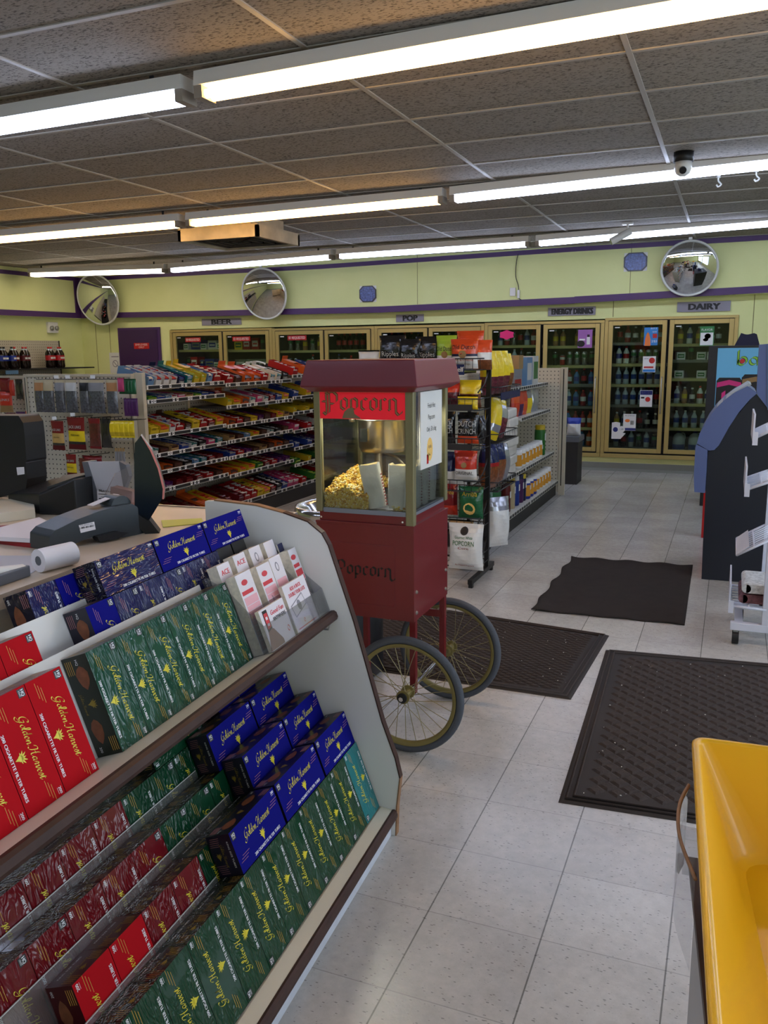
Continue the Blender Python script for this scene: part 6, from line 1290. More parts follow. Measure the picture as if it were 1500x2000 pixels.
# pegboard at the near end of the candy shelving, facing the counter
YP = 2.70
eg = tag(empty('pegboard_end', (-4.0, YP, 0)), 'beige pegboard display full of hanging bags at the near end of the candy shelves', 'pegboard')
def eb(): b = MB(); b.M = Matrix.Translation((4.0, -YP, 0)); return b
b = eb(); b.box(-4.56, -3.56, YP, YP+.02, .12, 1.325, 'pegboard'); kid(b, 'board', eg)
for x in (-4.585, -3.555):
    b = eb(); b.box(x, x+.03, YP-.012, YP+.03, 0, 1.345, 'gondola'); b.box(x+.010, x+.016, YP-.0135, YP-.012, .1, 1.32, 'lip_black'); kid(b, 'upright', eg)
b = eb(); b.box(-4.56, -3.53, YP-.01, YP+.03, 1.325, 1.345, 'gondola'); b.box(-4.56, -3.53, YP-.30, YP+.02, 0, .12, 'gondola_dark'); kid(b, 'top_and_base', eg)
def hook(x, z, ln=.2, wide=False):
    b = eb(); b.tube([(x, YP, z), (x, YP-ln, z+.006), (x, YP-ln-.003, z+.015)], .003, 'wire_black'); 
    if wide: b.box(x-.022, x+.022, YP-ln-.006, YP-ln-.004, z+.01, z+.035, 'tag_white')
    kid(b, 'hook', eg)
def hang(px, py, w_, h, yoff, mb, label, group, name='hanging_bag'):
    """px,py: where the top centre of the package appears"""
    P = at(px, py, 'Y', YP-yoff); placebag(mb, name, Matrix.Translation((P.x, YP-yoff, P.z-h)) @ Matrix.Rotation(R(random.uniform(-6, 6)), 4, 'Z'), label, group)
    return P
PG = 'packages hanging on the pegboard'
for i, (px, tagc, wd, lb) in enumerate(((75, 'glove_tag', .10, 'wrapped pair of gloves with a brown header, leftmost on the top hooks'), (93, 'p_cream', .10, 'wrapped pair of gloves with a cream header'), (115, 'p_silver', .09, 'wrapped dark gloves with a narrow grey tag'), (137, 'p_white', .12, 'wrapped gloves with a white price card'), (163, 'p_black', .09, 'narrow wrapped dark package left of the widest one'), (186, 'p_silver', .16, 'widest wrapped package of dark gloves on the top hooks'), (217, 'glove_tag', .10, 'wrapped gloves with a brown header at the right'))):
    P = hang(px, 742, wd, .245, .20, bag(wd, .245, .045, [(.62, 'glove'), (.66, 'glove'), (.93, tagc), (1, 'p_cream')], seed=i), lb, PG); hook(P.x, P.z, .22, i in (2, 3, 5))
for i, (px, py, m, n_, w_, h, lb) in enumerate(((235, 740, 'foil_green', 5, .035, .11, 'green package of beef sticks on the top right hooks'), (245, 778, 'p_purple', 4, .035, .13, 'purple package under the green ones at the right'))):
    for k in range(n_):
        hang(px+k*6.5, py, w_, h, .18-.0*k, bag(w_, h, .02, [(1, m)], seed=k), '%s, %s from the left' % (lb, NUM[k]), PG)
hang(235, 738, .06, .10, .215, bag(.06, .10, .02, [(1, 'p_pink')], []), 'pink and white candy mix bag on the top hook at right', PG)
for px, py, w_, h, zn, tx, lb in ((111, 822, .135, .225, [(.16, 'p_dred'), (.28, 'beef_black'), (.62, 'jerky_tan'), (1, 'foil_dred')], [('ORIGINAL', .42, .010, 'ink', .07), ('JACK LINKS', .66, .018, 'p_white', .09)], 'tan and red jerky bag left of the yellow banded one'),
        (147, 815, .18, .245, [(.16, 'p_dred'), (.28, 'beef_black'), (.60, 'foil_yellow'), (1, 'foil_dred')], [('TERIYAKI', .42, .014, 'ink', .09), ('JACK LINKS', .66, .022, 'p_white', .125)], 'red jerky bag with a yellow TERIYAKI band, the largest one'),
        (183, 817, .12, .23, [(.12, 'foil_dred'), (.85, 'jerky'), (1, 'foil_dred')], [], 'clear fronted red jerky bag right of the TERIYAKI bag'), (205, 817, .10, .22, [(1, 'beef_black')], [], 'black jerky bag beside the yellow pouches'),
        (138, 887, .11, .17, [(.2, 'p_dred'), (.6, 'foil_yellow'), (1, 'foil_dred')], [('TERIYAKI', .38, .010, 'ink', .07), ('JACK LINKS', .66, .016, 'p_white', .085)], 'smaller yellow and red jerky bag on the lower hooks'), (180, 890, .20, .05, [(1, 'foil_dred')], [], 'row top of dark red bags on the lower hooks'), (165, 895, .12, .2, [(1, 'jerky')], [], 'brown jerky bag behind the grey stand')):
    P = hang(px, py, w_, h, .19, bag(w_, h, .03, zn, tx), lb, PG); hook(P.x, P.z, .21, px in (147, 111))
for k in range(5):
    P = hang(218+k*9.5, 822, .055, .125, .19-.004*k, bag(.055, .125, .02, [(.12, 'foil_yellow'), (.35, 'p_yellow'), (.75, 'foil_yellow'), (1, 'foil_yellow')], [], seed=k), 'yellow pouch with green print, %s from left in a row' % NUM[k], PG); hook(P.x, P.z, .2)
for k in range(4): hang(226+k*5, 875, .022, .15, .18, bag(.022, .15, .015, [(.8, 'p_silver'), (1, 'p_tan')], seed=k), 'thin meat stick pack, %s from left above the grey stand' % NUM[k], PG)
# second pegboard wing further left
YP2 = 2.95; wg = tag(empty('pegboard_wing', (-5.0, YP2, 0)), 'tan pegboard wing with red and purple bags at the far left', 'pegboard')
b = MB(); b.box(-.6, .36, 0, .02, .12, 1.30, 'pegboard'); kid(b, 'board', wg); b = MB(); b.box(-.6, .36, -.01, .02, 1.30, 1.325, 'gondola'); b.box(-.6, .36, -.25, .02, 0, .12, 'gondola_dark'); kid(b, 'top_and_base', wg)
def hang2(px, py, w_, h, mb, label):
    P = at(px, py, 'Y', YP2-.15); placebag(mb, 'hanging_bag', Matrix.Translation((P.x, YP2-.15, P.z-h)) @ Matrix.Rotation(R(random.uniform(-8, 8)), 4, 'Z'), label, 'bags hanging at the far left')
for px, py, w_, h, zn, tx, lb in ((8, 738, .13, .12, [(1, 'foil_dred')], [], 'dark red bag at top left edge of the pegs'), (10, 765, .13, .17, [(.35, 'p_tan'), (1, 'foil_red')], [('LINKS', .55, .02, 'p_white', .09)], 'red and tan bag with white letters at the left edge'), (36, 741, .09, .16, [(.3, 'beef_black'), (1, 'beef_black')], [], 'black bag with a clear window on the left pegs'), (22, 742, .05, .13, [(1, 'foil_red')], [], 'narrow red bag on the left pegs'), (57, 742, .05, .12, [(1, 'p_navy')], [], 'small navy pack on the left pegs'),
        (20, 806, .11, .16, [(1, 'foil_maroon')], [], 'violet printed bag, left of the purple pair'), (40, 804, .11, .17, [(.5, 'foil_silver'), (1, 'p_purple')], [], 'purple and silver bag above the black gloves'), (58, 803, .10, .17, [(.3, 'beef_black'), (1, 'foil_orange')], [], 'orange bag above the black gloves'), (55, 853, .12, .16, [(.3, 'foil_orange'), (1, 'p_dred')], [], 'red and orange bag partly behind the black gloves'), (50, 905, .10, .12, [(1, 'foil_lime')], [], 'lime green bag beside the register monitor'), (72, 905, .07, .11, [(1, 'foil_red')], [], 'red bag beside the lime green one')):
    hang2(px, py, w_, h, bag(w_, h, .03, zn, tx, seed=px), lb)
P = at(82, 838, 'Y', YP2-.22); b = bag(.10, .26, .05, [(1, 'p_black')]); placebag(b, 'black_glove', Matrix.Translation((P.x, YP2-.28, P.z-.26)), 'pair of black work gloves with a white tag hanging left of the jerky', 'gloves', 'gloves')

# ---- drinks shelf along the left wall
ls = tag(empty('drinks_shelf', (X0, 6.6, 0)), 'black shelf with cola bottles in front of pegboard on the left wall', 'shelf')
b = MB(); b.box(.005, .025, -1.9, 1.12, .2, 1.715, 'pegboard'); kid(b, 'board', ls)
b = MB(); b.box(.025, .42, -1.9, 1.40, 1.30, 1.318, 'lip_black'); kid(b, 'shelf', ls)
b = MB(); b.box(.025, .55, -1.9, 1.45, 1.18, 1.20, 'gondola'); kid(b, 'lower_shelf', ls)
b = MB(); b.box(.0255, .03, 1.10, 1.12, .2, 1.715, 'lip_black'); kid(b, 'post', ls)
def big_bottle(lbl, cap):
    b = MB(); r, h = .054, .30; b.lathe([(r*.8, 0, 'cola'), (r, .015, 'cola'), (r, h*.36, lbl), (r, h*.60, 'cola'), (r*.95, h*.70, 'cola'), (r*.5, h*.85, 'pet_clear'), (r*.27, h*.92, cap), (r*.30, h*.925, cap), (r*.30, h, cap)], 'cola', 18)
    b.box(r-.001, r+.0012, -.022, .022, h*.43, h*.52, 'label_white'); return b
for i, (px, kd) in enumerate([(-6, 'b'), (3, 'b'), (14, 'b'), (24, 'b'), (35, 'r'), (46, 'r'), (57, 'r'), (96, 'c'), (106, 'c'), (115, 'c'), (124, 'c')]):
    nm = {'b': ('label_blue', 'black', 'blue labelled two litre cola bottle'), 'r': ('p_dred', 'cap_red', 'maroon labelled two litre soda bottle'), 'c': ('label_red', 'cap_red', 'red labelled two litre cola bottle')}[kd]
    P = at(px, 700, 'X', X0+.32); o = big_bottle(nm[0], nm[1]).build('soda_bottle', loc=(X0+.32+(.0 if i % 2 else -.05), P.y, 1.3185)); tag(o, '%s, %s from the left on the black shelf' % (nm[2], NUM[i]), 'bottle', 'large soda bottles on the left wall')
b = MB(); b.box(0, .01, -.11, .11, 0, .05, 'p_lblue'); o = b.build('shelf_notice', loc=(X0+.425, 6.35, 1.25)); tag(o, 'light blue strip notice on the front of the black shelf', 'notice')
# no entry notice
b = MB(); b.box(-8.05, -7.87+.03, Y1-.012, Y1-.004, 1.18, 1.50, 'label_white'); b.lathe([(.055, 0, 'board_grey'), (.055, .001, 'board_grey')], 'board_grey', 24, c=(-7.94, Y1-.0135, 1.33), ax='y'); b.lathe([(.042, 0), (.042, .001)], 'label_white', 24, c=(-7.94, Y1-.0145, 1.33), ax='y'); b.M = Matrix.Translation((-7.94, Y1-.015, 1.33)) @ Matrix.Rotation(R(45), 4, 'Y'); b.box(-.05, .05, 0, .0005, -.006, .006, 'board_grey'); b.M = Matrix.Identity(4); b.box(-8.01, -7.87, Y1-.013, Y1-.012, 1.43, 1.445, 'board_grey')
o = b.build('wall_notice'); o.location = (-.33, 0, .03); tag(o, 'white notice with a round prohibition symbol left of the purple door', 'notice')

# ---- snack rack behind the cart
rk = tag(empty('snack_rack', (-1.17, 2.8, 0)), 'tall black wire snack rack full of chip bags behind the popcorn cart', 'rack')
def rb(): b = MB(); b.M = Matrix.Translation((1.17, -2.8, 0)); return b
RX0, RX1, RY = -1.56, -.785, 2.86
for x in (RX0, RX1-.025):
    b = rb(); b.box(x, x+.028, RY-.014, RY+.014, .055, 1.43, 'wire_black'); kid(b, 'upright', rk)
    b = rb(); b.box(x, x+.030, 2.46, 3.0, .025, .055, 'wire_black'); b.box(x+.002, x+.028, 2.47, 2.50, 0, .025, 'wire_black'); b.box(x+.002, x+.028, 2.95, 2.98, 0, .025, 'wire_black'); kid(b, 'foot', rk)
    for z in (.12, .38, .66, .95, 1.23):
        b = rb(); b.tube([(x+.014, RY, z+.14), (x+.014, RY-.10, z+.05), (x+.014, RY-.25, z)], .005, 'wire_black'); kid(b, 'bracket', rk)
LV = [.10, .355, .60, .87, 1.12, 1.37]
for z in LV:
    b = rb(); y0 = RY-.25; 
    b.tube([(RX0, y0, z), (RX1, y0, z), (RX1, RY, z), (RX0, RY, z)], .004, 'wire_black', closed=True); b.tube([(RX0, y0, z+.07), (RX1, y0, z+.07), (RX1, RY, z+.07), (RX0, RY, z+.07)], .004, 'wire_black', closed=True)
    n = 16
    for i in range(n+1):
        x = RX0+(RX1-RX0)*i/n; b.tube([(x, y0, z+.07), (x, y0, z), (x, RY, z)], .002, 'wire_black', n=4)
    if z in (LV[1], LV[3], LV[4]): b.box(RX0+.02, RX1-.05, y0-.006, y0-.003, z-.005, z+.035, 'gondola_dark')
    kid(b, 'basket', rk)
b = rb(); b.box(RX0, RX1-.10, RY-.26, RY-.255, 1.34, 1.405, 'foil_navy'); b.text('Top Shelf', .03, FACE_Y(-.97, RY-.2605, 1.36), 'p_white', w=.16, bold=True); kid(b, 'header_strip', rk)
def cb2(px0, px1, pyt, pyb, Y, zn, tx, lb, dot=None, d=.09, lean=0, grp='snack bags on the wire rack', rz=0):
    a = at((px0+px1)/2, pyb, 'Y', Y); c0 = at(px0, pyb, 'Y', Y); c1 = at(px1, pyb, 'Y', Y); t = at((px0+px1)/2, pyt, 'Y', Y)
    w_ = (c1.x-c0.x); h = t.z-a.z
    mb = bag(w_, h, d, zn, [(s_, fv, sz*h, m, tw*w_) for s_, fv, sz, m, tw in tx], dot=(dot[0], dot[1]*w_, dot[2]) if dot else None, seed=int(px0))
    return placebag(mb, 'snack_bag', Matrix.Translation((a.x, Y, a.z)) @ Matrix.Rotation(R(rz), 4, 'Z') @ Matrix.Rotation(R(lean), 4, 'X'), lb, grp)
RP = ('Ripples', .28, .17, 'p_white', .62)
BK = [(.3, 'foil_black'), (.62, 'foil_black'), (.85, 'foil_black'), (1, 'foil_black')]
cb2(740, 792, 655, 712, 2.74, BK, [RP], 'black Ripples chip bag, leftmost above the cart roof', lean=-3)
cb2(780, 822, 662, 712, 2.72, BK, [RP], 'black Ripples chip bag in the middle above the cart roof', d=.08)
cb2(812, 862, 657, 712, 2.76, BK, [RP], 'black Ripples chip bag, rightmost of three above the cart roof')
cb2(852, 892, 655, 722, 2.74, [(.42, 'foil_white'), (1, 'foil_lime')], [('Old Dutch', .55, .13, 'ink', .8)], 'lime green and white chip bag right of the black ones', dot=(.44, .16, 'p_tan'))
cb2(892, 945, 646, 708, 2.86, [(.45, 'foil_white'), (1, 'foil_orange')], [], 'orange chip bag at the back of the top shelf')
cb2(880, 934, 662, 720, 2.68, [(.42, 'foil_white'), (.47, 'p_navy'), (1, 'foil_orange')], [('Old Dutch', .66, .15, 'ink', .85), ('MAC & CHEESE', .26, .07, 'p_red', .75), ('Potato Chips', .12, .08, 'p_tan', .5)], 'orange and white chip bag in front on the top shelf', dot=(.48, .14, 'p_tan'))
cb2(922, 962, 664, 722, 2.74, [(.35, 'foil_brown'), (.6, 'foil_white'), (1, 'foil_orange')], [], 'orange chip bag at the right end of the top shelf', rz=35)
cb2(700, 742, 684, 715, 2.74, [(1, 'foil_white')], [], 'white snack bag with brown letters behind the cart roof')
cb2(868, 898, 748, 790, 2.70, [(.6, 'foil_maroon'), (1, 'foil_red')], [], 'red and brown chip bag on the second shelf')
cb2(896, 940, 742, 795, 2.72, [(.5, 'foil_brown'), (1, 'foil_yellow')], [], 'yellow and brown pretzel bag on the second shelf')
cb2(893, 934, 772, 802, 2.64, [(.8, 'foil_yellow'), (1, 'foil_yellow')], [], 'small yellow bag in front on the second shelf', d=.04)
cb2(852, 890, 803, 866, 2.70, BK, [('DUTCH', .56, .17, 'p_white', .8), ('CRUNCH', .34, .17, 'p_white', .8)], 'black crunch chip bag with white letters, left one')
cb2(893, 935, 805, 866, 2.70, [(.22, 'foil_orange')]+BK[1:], [('DUTCH', .56, .17, 'p_white', .8), ('CRUNCH', .32, .17, 'p_white', .8)], 'black crunch chip bag with an orange base')
cb2(928, 948, 812, 866, 2.74, BK, [], 'black chip bag seen edge on at the right of the third shelf', rz=50)
cb2(868, 890, 882, 945, 2.72, [(.4, 'foil_white'), (1, 'foil_navy')], [], 'blue chip bag mostly behind the cart, fourth shelf')
cb2(887, 932, 880, 940, 2.68, [(.42, 'foil_white'), (1, 'foil_red')], [('ORIGINAL', .24, .11, 'ink', .75), ('Old Dutch', .70, .10, 'foil_dred', .6)], 'red and white ORIGINAL chip bag on the fourth shelf', dot=(.55, .12, 'p_tan'))
cb2(862, 894, 945, 1005, 2.70, [(.3, 'foil_red'), (1, 'foil_dred')], [('Arriba', .7, .12, 'p_yellow', .7)], 'dark red chip bag mostly behind the cart, fifth shelf')
cb2(895, 944, 950, 1012, 2.66, [(1, 'foil_green')], [('Arriba', .72, .13, 'p_yellow', .6)], 'green chip bag with a pile of rings printed on it', dot=(.32, .24, 'smile_yellow'))
cb2(876, 944, 1022, 1112, 2.60, [(.72, 'foil_white'), (1, 'foil_white')], [('POPCORN', .56, .10, 'p_green', .6), ('Gourmet White', .70, .06, 'p_green', .5), ('Corn', .48, .05, 'p_red', .3), ('Air Popped Popcorn', .10, .04, 'p_red', .55)], 'large white popcorn bag on the bottom shelf of the rack', dot=(.86, .11, 'ink'), d=.14)
cb2(876, 925, 1015, 1045, 2.70, [(1, 'p_tan')], [('Old Dutch', .5, .2, 'ink', .7)], 'tan bag top behind the white popcorn bag')
# bags on the side baskets of the rack, facing the aisle
SX = -.78
for z, y0, y1 in ((1.19, 2.92, 3.5), (.88, 2.92, 3.45), (.555, 2.92, 3.42)):
    b = rb(); x0, x1 = SX-.20, SX+.04; b.tube([(x0, y0, z), (x1, y0, z), (x1, y1, z), (x0, y1, z)], .005, 'wire_black', closed=True); b.tube([(x0, y0, z+.06), (x1, y0, z+.06), (x1, y1, z+.06), (x0, y1, z+.06)], .004, 'wire_black', closed=True)
    for i in range(12): y = y0+(y1-y0)*i/11; b.tube([(x1, y, z+.06), (x1, y, z), (x0, y, z)], .0025, 'wire_black', n=4)
    kid(b, 'side_basket', rk)
b = rb(); b.box(SX+.044, SX+.047, 2.94, 3.48, 1.165, 1.215, 'foil_navy'); kid(b, 'side_strip', rk)
for y in (3.0, 3.42):
    b = rb(); b.box(SX-.20, SX-.18, y, y+.02, .10, 1.25, 'wire_black'); kid(b, 'side_post', rk)
b = rb(); b.box(SX-.22, SX-.16, 2.88, 3.5, .02, .10, 'wire_black'); b.box(SX-.20, SX-.17, 2.95, 2.99, 0, .02, 'wire_black'); b.box(SX-.20, SX-.17, 3.40, 3.44, 0, .02, 'wire_black'); kid(b, 'side_base', rk)
def sb(y, z, w_, h, zn, tx, lb, d=.10, tilt=0, rx=0, x=SX-.05):
    mb = bag(w_, h, d, zn, tx, seed=int(y*100))
    placebag(mb, 'snack_bag', Matrix.Translation((x, y, z)) @ Matrix.Rotation(R(rx), 4, 'X') @ Matrix.Rotation(R(70+tilt), 4, 'Z'), lb, 'bags in the side baskets')
for i, y in enumerate((2.99, 3.15, 3.31)): sb(y, 1.197, .15, .29, [(.42, 'foil_maroon'), (1, 'foil_yellow')], [], 'yellow and maroon chip bag, %s of three in the top side basket' % ('nearest', 'middle', 'farthest')[i])
sb(3.43, 1.197, .13, .27, [(.5, 'foil_brown'), (1, 'foil_yellow')], [], 'yellow chip bag with chips shown, far end of the top side basket')
sb(3.06, .892, .14, .30, [(.2, 'foil_yellow'), (.35, 'foil_silver'), (1, 'foil_yellow')], [], 'yellow edged snack bag tipped over in the middle side basket', rx=-20)
sb(3.24, .890, .14, .27, [(.5, 'foil_maroon'), (.8, 'foil_silver'), (1, 'foil_yellow')], [], 'white and purple snack bag in the middle side basket', rx=-14)
sb(3.01, .562, .17, .31, [(.16, 'pretzel'), (.52, 'pretzel'), (.58, 'p_red'), (1, 'foil_navy')], [], 'navy topped pretzel bag, nearer one in the lower side basket', d=.12)
sb(3.19, .562, .17, .31, [(.16, 'pretzel'), (.55, 'pretzel'), (.61, 'p_red'), (1, 'foil_navy')], [], 'navy topped pretzel bag, farther one in the lower side basket', d=.12)
sb(3.375, .562, .12, .27, [(.5, 'foil_silver'), (1, 'foil_silver')], [], 'clear and silver snack bag at the end of the lower side basket')

# ---- white shelving with household goods at the right of the rack
gg = tag(empty('household_gondola', (-1.3, 4.9, 0)), 'white shelving unit with napkins, sprays and cans, pegboard end wing', 'shelving unit')
def gb(): b = MB(); b.M = Matrix.Translation((1.3, -4.9, 0)); return b
b = gb(); b.box(-1.42, -1.39, 3.55, 6.2, .1, 1.30, 'pegboard'); kid(b, 'back_panel', gg)
b = gb(); b.box(-1.42, -.95, 6.20, 6.22, .03, 1.31, 'pegboard'); kid(b, 'end_wing', gg)
b = gb(); b.box(-.95, -.885, 6.19, 6.235, 0, 1.315, 'gondola'); b.box(-.925, -.915, 6.187, 6.19, .1, 1.30, 'lip_black'); kid(b, 'end_post', gg, bevel=.002)
b = gb(); b.box(-1.39, -.97, 3.55, 6.19, 0, .115, 'gondola_dark'); kid(b, 'base', gg)
GS = [(1.165, -1.08), (.895, -1.05), (.455, -1.0), (.155, -.95)]
for z, X in GS:
    for (ya, yb) in ((3.56, 4.86), (4.87, 6.18)):
        if z == .895 and ya < 4: continue
        b = gb(); b.box(-1.385, X-.002, ya, yb, z-.018, z, 'lip_white'); b.box(X-.002, X+.006, ya+.002, yb-.002, z-.028, z+.006, 'lip_white'); sh = kid(b, 'shelf', gg)
        b = gb(); y = ya+.03
        while y < yb-.08: b.box(X+.006, X+.008, y, y+.06, z-.022, z+.0, 'lip_black'); y += .085
        kid(b, 'price_strip', sh)
HG = 'goods on the household shelving'
def item(mb, name, x, y, z, label, cat, rz=0):
    o = mb.build(name, loc=(x, y, z)); o.rotation_euler = (0, 0, rz); return tag(o, label, cat, HG)
mat('napkin', (226, 222, 214), rough=.6, vary=.06, bump=.4, bscale=30, coat=.4)
for k in range(7):
    b = MB(); b.box(-.09, .09, -.17, .17, 0, .078, 'napkin'); o = item(b, 'napkin_pack', -1.10+.008*(k % 2), 4.42+.01*(k % 3), .47+.0002+k*.0795 if False else .4565+k*.0795, 'white napkin pack, %s from the bottom of the tall stack' % NUM[k], 'napkins', random.uniform(-.05, .05))
    if k == 6: pass
    md = o.modifiers.new('b', 'BEVEL'); md.width = .015; md.segments = 3
def boxy(w_, d_, h, m, m2=None, t=None):
    b = MB(); b.box(-w_/2, w_/2, -d_/2, d_/2, 0, h, m)
    if m2: b.box(w_/2, w_/2+.0008, -d_*.4, d_*.4, h*.2, h*.8, m2)
    if t: b.text(t, h*.18, FACE_X(w_/2+.0012, 0, h*.4), 'p_white', w=d_*.7, bold=True); b.text(t, h*.18, FACE_Y(0, -d_/2-.0006, h*.4), 'p_white', w=w_*.7, bold=True)
    return b
def gp(px, py, X): return at(px, py, 'X', X)
item(boxy(.18, .30, .07, 'p_blue', None), 'tissue_box', -1.18, 4.45, 1.1656, 'blue box at the left of the top shelf, lower one', 'box'); item(boxy(.18, .30, .07, 'p_blue', 'p_blue'), 'tissue_box', -1.18, 4.45, 1.2362, 'blue box stacked on another blue box', 'box')
item(boxy(.2, .34, .12, 'p_white'), 'white_carton', -1.19, 4.45, 1.307, 'white carton on the two blue boxes', 'box')
item(boxy(.2, .30, .09, 'p_silver', 'p_red'), 'silver_box', -1.19, 4.92, 1.1656, 'silver and red box on the top shelf', 'box'); item(boxy(.2, .30, .07, 'p_silver', None), 'silver_box', -1.19, 4.92, 1.2562, 'pale box stacked on the silver and red one', 'box')
item(boxy(.19, .16, .12, 'p_tan'), 'tan_carton', -1.18, 5.00, 1.3268, 'tan carton on top of the pale boxes', 'box'); item(boxy(.19, .22, .26, 'p_lblue', 'p_white'), 'blue_white_box', -1.18, 5.35, 1.1656, 'light blue and white box near the end of the top shelf', 'box'); item(boxy(.19, .22, .27, 'p_white', 'p_green'), 'white_green_box', -1.18, 5.62, 1.1656, 'white and green box at the far end of the top shelf', 'box')
for i, (y, zn, lb) in enumerate(((4.98, [(.6, 'foil_red'), (1, 'foil_orange')], 'red snack bag, nearest on the second shelf'), (5.14, [(.5, 'p_purple'), (1, 'foil_red')], 'red and purple bag on the second shelf'), (5.30, [(.6, 'foil_orange'), (1, 'foil_red')], 'orange red bag on the second shelf'), (5.5, [(.7, 'foil_yellow'), (1, 'foil_silver')], 'yellow and silver bag on the second shelf'), (5.8, [(1, 'foil_silver')], 'silver bag at the far end of the second shelf'))):
    placebag(bag(.17, .22, .06, zn, seed=i), 'snack_bag', Matrix.Translation((-1.13, y, .896)) @ Matrix.Rotation(R(80), 4, 'Z'), lb, HG)
def jar(r, h, lab, body, cap):
    b = MB(); b.lathe([(r*.9, 0, body), (r, .01, body), (r, h*.15, lab), (r, h*.75, body), (r*.95, h*.85, cap), (r*.9, h*.87, cap), (r*.9, h, cap)], body, 16); b.box(r-.001, r+.001, -r*.45, r*.45, h*.5, h*.72, 'label_white'); return b
mat('can_gold', (216, 150, 40), rough=.35)
for k in range(7):
    o = item(jar(.048, .165, 'can_gold', 'label_white', 'cap_white'), 'supplement_jar', -1.06, 4.80+k*.145, .4556, 'white jar with an orange label, %s from the left, third shelf' % NUM[k], 'jar')
item(jar(.055, .30, 'p_green', 'p_green', 'p_yellow'), 'green_bottle', -1.08, 5.86, .4556, 'tall green bottle with a yellow top at the end of the third shelf', 'bottle')
for k, y in enumerate((5.0, 5.32)): item(boxy(.12, .26, .11, 'p_white', 'p_yellow'), 'white_carton', -1.18-.10, y, .4556+.165 if False else .4556, 'white carton behind the jars, %s one' % ('nearer', 'farther')[k], 'box')
for k in range(8):
    item(jar(.045, .17, 'can_gold', 'label_blue' if k < 3 else 'label_white', 'cap_white'), 'supplement_jar', -1.02, 5.0+k*.135, .1556, 'jar with an orange label, %s from the left, bottom shelf' % NUM[k], 'jar')
for k, (y, c1, c2, h, lb) in enumerate(((4.30, 'p_dred', 'p_dred', .24, 'dark red cleaner bottle on the bottom shelf'), (4.46, 'p_cream', 'p_yellow', .265, 'cleaner bottle with a bright yellow top'), (4.62, 'p_blue', 'p_white', .26, 'blue cleaner bottle'), (4.78, 'p_purple', 'p_navy', .25, 'purple cleaner bottle'), (4.88, 'p_navy', 'p_yellow', .24, 'navy bottle with a yellow cap'))):
    item(jar(.04, h, c1, c1, c2), 'cleaner_bottle', -1.03, y, .1556, lb+' of the household shelves', 'bottle')
placebag(bag(.20, .36, .14, [(.75, 'foil_white'), (1, 'foil_silver')], [], seed=3), 'paper_sack', Matrix.Translation((-.83, 3.25, .102)) @ Matrix.Rotation(R(50), 4, 'Z'), 'tall white sack with red wavy print below the pretzel bags', HG)
placebag(bag(.16, .27, .10, [(1, 'foil_green')], [], seed=4), 'green_pouch', Matrix.Translation((-1.06, 4.0, .157)) @ Matrix.Rotation(R(60), 4, 'Z'), 'green pouch beside the white sack', HG)
b = MB(); b.box(-.11, .11, -.16, .16, 0, .52, 'gondola_dark'); b.box(-.125, .125, -.175, .175, .48, .54, 'plastic_grey'); o = b.build('grey_bin', loc=(-.99, 7.1, 0)); tag(o, 'dark grey bin on the floor behind the end post of the white shelves', 'bin')
placebag(bag(.16, .2, .12, [(.7, 'foil_white'), (1, 'label_blue')], seed=9), 'water_pack', Matrix.Translation((-.95, 7.06, .542)), 'small blue and white pack on the grey bin', HG)

# ---------------------------------------------------------------- kiosk, energy drink fridge, newspaper rack at the right
mat('kiosk_black', (26, 30, 42), rough=.35); mat('kiosk_blue', (88, 104, 150), rough=.4); mat('kiosk_strip', (170, 176, 180), rough=.3)
YK = 3.2
o = tag(empty('vending_kiosk', (.9, YK+.3, 0)), 'black sided kiosk with a slate blue curved front edge at the right', 'kiosk')
nY = Vector((0, -1, 0))
b = MB(); rel(b, o); outline(b, [(1370, 1131), (1373, 1060), (1378, 960), (1383, 882), (1400, 875), (1428, 826), (1470, 776), (1479, 772), (1505, 803), (1560, 870), (1560, 1145)], (0, YK, 0), nY, .62, 'kiosk_black'); kid(b, 'side_panel', o)
b = MB(); rel(b, o); outline(b, [(1356, 961), (1355, 930), (1358, 875), (1360, 868), (1382, 879), (1380, 920), (1377, 963)], (0, YK-.02, 0), nY, .66, 'kiosk_blue'); kid(b, 'lower_front', o, bevel=.003)
b = MB(); rel(b, o); outline(b, [(1361, 866), (1366, 848), (1380, 822), (1396, 800), (1414, 782), (1436, 766), (1460, 754), (1479, 768), (1464, 781), (1444, 804), (1424, 834), (1404, 870), (1395, 879), (1384, 880)], (0, YK-.02, 0), nY, .66, 'kiosk_blue'); kid(b, 'curved_front', o, bevel=.003)
b = MB(); rel(b, o); outline(b, [(1483, 673), (1520, 670), (1520, 815), (1500, 798), (1480, 772), (1478, 765)], (0, YK-.01, 0), nY, .10, 'kiosk_blue'); kid(b, 'header_panel', o, bevel=.003)
b = MB(); rel(b, o); outline(b, [(1499, 674), (1560, 672), (1560, 860), (1499, 800)], (0, YK-.016, 0), nY, .004, 'p_lblue'); kid(b, 'header_poster', o)
b = MB(); rel(b, o); outline(b, [(1400, 794), (1430, 769), (1462, 749), (1468, 751), (1434, 773), (1403, 798)], (0, YK-.015, 0), nY, .5, 'kiosk_strip'); kid(b, 'top_strip', o)
b = MB(); b.box(-.045, .045, -.04, .04, 0, .50, 'sign_red'); b.lathe([(.04, .50), (.035, .53), (.02, .56), (.02, .60)], 'plastic_black', 14); b.tube([(0, 0, .58), (.03, -.03, .62), (-.04, -.03, .56)], .006, 'cap_red'); o = b.build('red_canister', loc=(.56, 4.55, 0)); o.modifiers.new('b', 'BEVEL').width = .01; tag(o, 'red canister standing on the floor behind the kiosk edge', 'canister')
YB = 6.0
